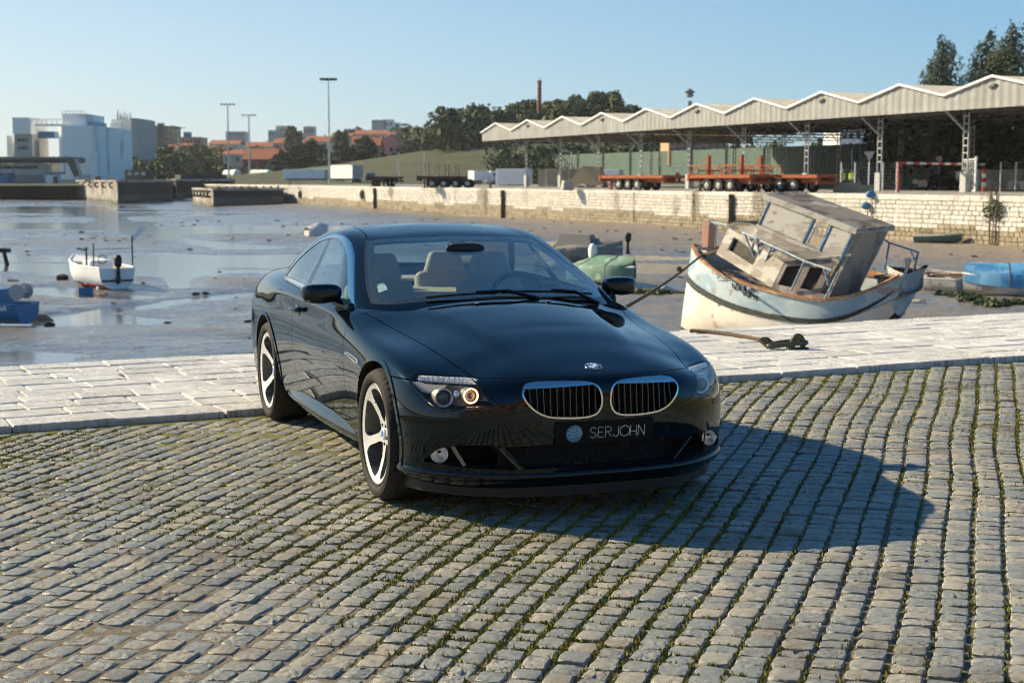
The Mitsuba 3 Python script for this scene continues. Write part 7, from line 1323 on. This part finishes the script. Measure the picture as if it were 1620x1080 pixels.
tm = meshkit.text_mesh('VERENA', .13, .01, True); tm.apply_transform(trimesh.transformations.rotation_matrix(math.pi/2, (1, 0, 0))); tm.apply_transform(trimesh.transformations.rotation_matrix(math.pi, (0, 0, 1))); tm.apply_translation((-1.15, .80, .44)); obj('lettering', tm, 'paint_white', t, M=M)
for nm, m, b in (('engine_box', rbox(-1.5, -.8, -.4, .4, .4, 1.0, .05), 'paint_blue'), ('winch_drum', revolve([(0, -.3), (.22, -.3), (.22, -.26), (.1, -.25), (.1, .25), (.22, .26), (.22, .3), (0, .3)], 18, 'y').apply_translation((-1.9, 0, .92)), 'paint_grey'), ('gear_frame', mm(bar((-.6, -.5, .7), (-.6, -.5, 1.25), .03), bar((-.6, .5, .7), (-.6, .5, 1.2), .03), bar((-.6, -.5, 1.1), (-.6, .5, 1.1), .03), bar((-.1, .5, .7), (-.1, .5, 1.3), .04)), 'dark_steel'), ('tray', cbox(-.4, .6, -.5, .5, .82, .95, .02), 'soil_heap')): obj(nm, m, b, t, M=M)
def rock(px, py, s, b, label, name='stone', cat='stone', seed=0, sq=(1, 1, .6)):
    rr = np.random.RandomState(seed+900); p = mp_(px, py); m = hull((lambda v: v/np.linalg.norm(v, axis=1, keepdims=True))(rr.normal(0, 1, (22, 3)))*np.array(sq)*s); return obj(name, m, b, label=label, cat=cat, M=TM((p[0], p[1], p[2]+s*sq[2]*.45)))
rock(66, 506, .36, 'dark_timber', 'dark weedy stone beside the blue boat at the left'); rock(78, 513, .20, 'dark_timber', 'small dark stone below the blue boat', seed=2)
CR = thing('fish_box', 'blue plastic box on the mud beside the white boat', 'box'); M = TM(mp_(136, 466), .3); obj('shell', m2t(m3.Manifold.cube((.5, .36, .34), True).translate((0, 0, .16))-m3.Manifold.cube((.44, .30, .34), True).translate((0, 0, .22))), 'paint_blue', CR, M=M); obj('rim', tube([(-.25, -.18, .33), (.25, -.18, .33), (.25, .18, .33), (-.25, .18, .33)], .02, 5, closed=True), 'paint_blue', CR, M=M)
rock(158, 459, .22, 'bag_white', 'crumpled white bag against the white boat', 'bag', 'bag', 5); rock(98, 446, .28, 'dark_timber', 'dark mooring stone left of the white boat', seed=7)
TR_ = thing('trestle', 'dark timber trestle standing in the mud at the left edge', 'trestle'); p = mp_(2, 418); M = TM(p, .2); obj('beam', cbox(-1.6, .45, -.15, .15, .62, .82), 'dark_timber', TR_, M=M)
for x in (-.9, .15): obj('leg', mm(beam((x, -.1, .65), (x+.12, -.3, -.05), .11), beam((x, .1, .65), (x+.12, .3, -.05), .11)), 'dark_timber', TR_, M=M)
mat('tarp_grey', pr((.24, .215, .19), .75)); mat('tarp_green', pr(peel((.09, .19, .14), (.17, .27, .21), (.26, .34, .28), 1.2), .7)); mat('tarp_blue', pr(peel((.04, .20, .42), (.12, .34, .56), (.20, .42, .60), 1.1), .6)); mat('tarp_white', pr((.64, .62, .58), .8))
def tarp(t, M, L, B, H, ridge, b, seed, drop=.25, x0=-.5, x1=.5):
    rr = np.random.RandomState(seed); nu, nv = 26, 21; P = np.zeros((nu, nv, 3))
    for i, q in enumerate(np.linspace(x0, x1, nu)):
        for j, v in enumerate(np.linspace(-1, 1, nv)):
            u = q+.5; w = B/2*(1-max(0, (u-.45)/.55)**2.2)+.06; sag = ridge*max(0, 1-abs(v)**1.3)*(.55+.45*math.sin(math.pi*min(1, max(0, (q-x0)/(x1-x0)))))
            z = H*(1+.38*u**2.2)+sag-(drop*max(0, abs(v)-.82)/.18 if abs(v) > .82 else 0); P[i, j] = (q*L, w*min(1, abs(v)/.82)*np.sign(v)*(1.03), z)
    fold = meshkit.fbm(P*np.array([2.2, 5, 1.]), 3, seed)-.5; P[..., 2] += fold*.16*(1-np.abs(np.linspace(-1, 1, nv))**4); P[..., 1] += (meshkit.fbm(P*np.array([7, 1, 1.]), 2, seed+1)-.5)*.06*np.abs(np.linspace(-1, 1, nv))**3*2
    obj('tarpaulin', grid(P), b, t, M=M, smooth=True); obj('tarp_lashing', mm(*[tube([P[i, j]+[0, 0, .02] for j in range(nv)], .015, 4) for i in (6, 18)]), 'rope', t, M=M)
t, M = small_boat(4.4, 1.9, .62, mp_(918, 412), -.35, 'cabin_board', 'dark_timber', 'boat under a grey tarpaulin behind the green covered boat', sink=.05); tarp(t, M, 4.4, 1.9, .62, .55, 'tarp_grey', 3); outboard(t, M, 2.5, 1.0); obj('cover_hood', hull([(-1.2, -.8, .7), (-1.2, .8, .7), (.8, -.85, .8), (.8, .85, .8), (-.9, -.4, 1.5), (-.9, .4, 1.5), (.6, -.4, 1.45), (.6, .4, 1.45)]), 'tarp_grey', t, M=M)
t, M = small_boat(3.5, 1.5, .58, mp_(962, 453), -1.05, 'cabin_white', 'dark_timber', 'boat with green tarpaulin and hooded motor beside the car mirror', bot='paint_green', sink=.06); tarp(t, M, 3.5, 1.5, .58, .55, 'tarp_green', 8, .4); obj('motor_hood', ellip((-1.1, 0, 1.25), (.18, .16, .32), 3, .85), 'paint_white', t, M=M, smooth=True)
t, M = small_boat(1.7, 1.0, .40, mp_(502, 375), .6, 'tarp_white', 'tarp_white', 'small boat wrapped in a white sheet behind the car roof', sink=.05); tarp(t, M, 1.7, 1.0, .40, .5, 'tarp_white', 12, .4)
t, M = small_boat(2.6, 1.2, .40, mp_(1484, 399), -.5, 'paint_green', 'cabin_white', 'dark green skiff lying under the basin wall', rail='paint_grey', sink=.03)
t, M = small_boat(3.2, 1.5, .62, mp_(1466, 459), 2.3, 'board_white', 'dark_timber', 'white dinghy with green bottom behind the wreck stern', bot='paint_green', rail='board_white', roll=-.12, sink=.08); rr = np.random.RandomState(9)
for k in range(5): obj('loose_board', beam((-1.2+.3*k, -.5+.1*k, .66), (-.6+.4*k, .6-.25*k, .78+.06*k), .2, .025), 'board_white' if k % 2 else 'rail_wood', t, M=M)
t, M = small_boat(5.2, 2.0, .62, mp_(1648, 472), math.pi-.22, 'board_white', 'dark_timber', 'white boat under a bright blue tarpaulin at the right edge', bot='soil_heap', sink=.08); tarp(t, M, 5.2, 2.0, .66, .52, 'tarp_blue', 17, .34)
obj('board', beam(mp_(1434, 478)+dz*.06, mp_(1460, 480)+dz*.08, .35, .04), 'board_white', label='white board lying flat on the mud below the wreck stern', cat='board'); 
LG = thing('driftwood', 'dark weed covered timber on the mud right of the car mirror', 'timber'); a, b = mp_(992, 466), mp_(1085, 470); obj('log', tube([a+dz*.05, lerp(a, b, .5)+dz*.10, b+dz*.03], [.10, .13, .05], 8), 'dark_timber', LG); FB = thing('float', 'pale round float beside the dark driftwood', 'buoy'); obj('ball', ellip(mp_(1051, 462)+dz*.12, (.17, .17, .15)), 'board_white', FB, smooth=True); obj('eye', moved(torus(.05, .012, 12, 6, 'y'), mp_(1051, 462)+dz*.30), 'rust', FB)
rr = np.random.RandomState(55); sp_ = []
WP = [(1560, 486), (1575, 488), (1598, 487), (1500, 470), (1520, 474), (1540, 483), (905, 470), (1010, 471), (1040, 472)]
mw, uvw = clumps([mp_(*q)+dz*.05 for q in WP], [(.5, .35, .10)]*len(WP), 1500, .06, rr); obj('weed', mw, 'leaves', label='low green weed in patches on the mud', cat='weed', kind='stuff', uv=uvw)
st_m = []
for k in range(420): x, y = rr.uniform(-40, 30), rr.uniform(24, 150); s_ = rr.uniform(.04, .14)*(1+y/150); z = mudz(x, y); st_m.append(hull((lambda v: v/np.linalg.norm(v, axis=1, keepdims=True))(rr.normal(0, 1, (9, 3)))*s_*np.array([1.2, 1.2, .5])+[x, y, z+.01]))
obj('pebbles', mm(*st_m), 'dark_timber', label='dark stones and clods scattered over the mud', cat='stones', kind='stuff')
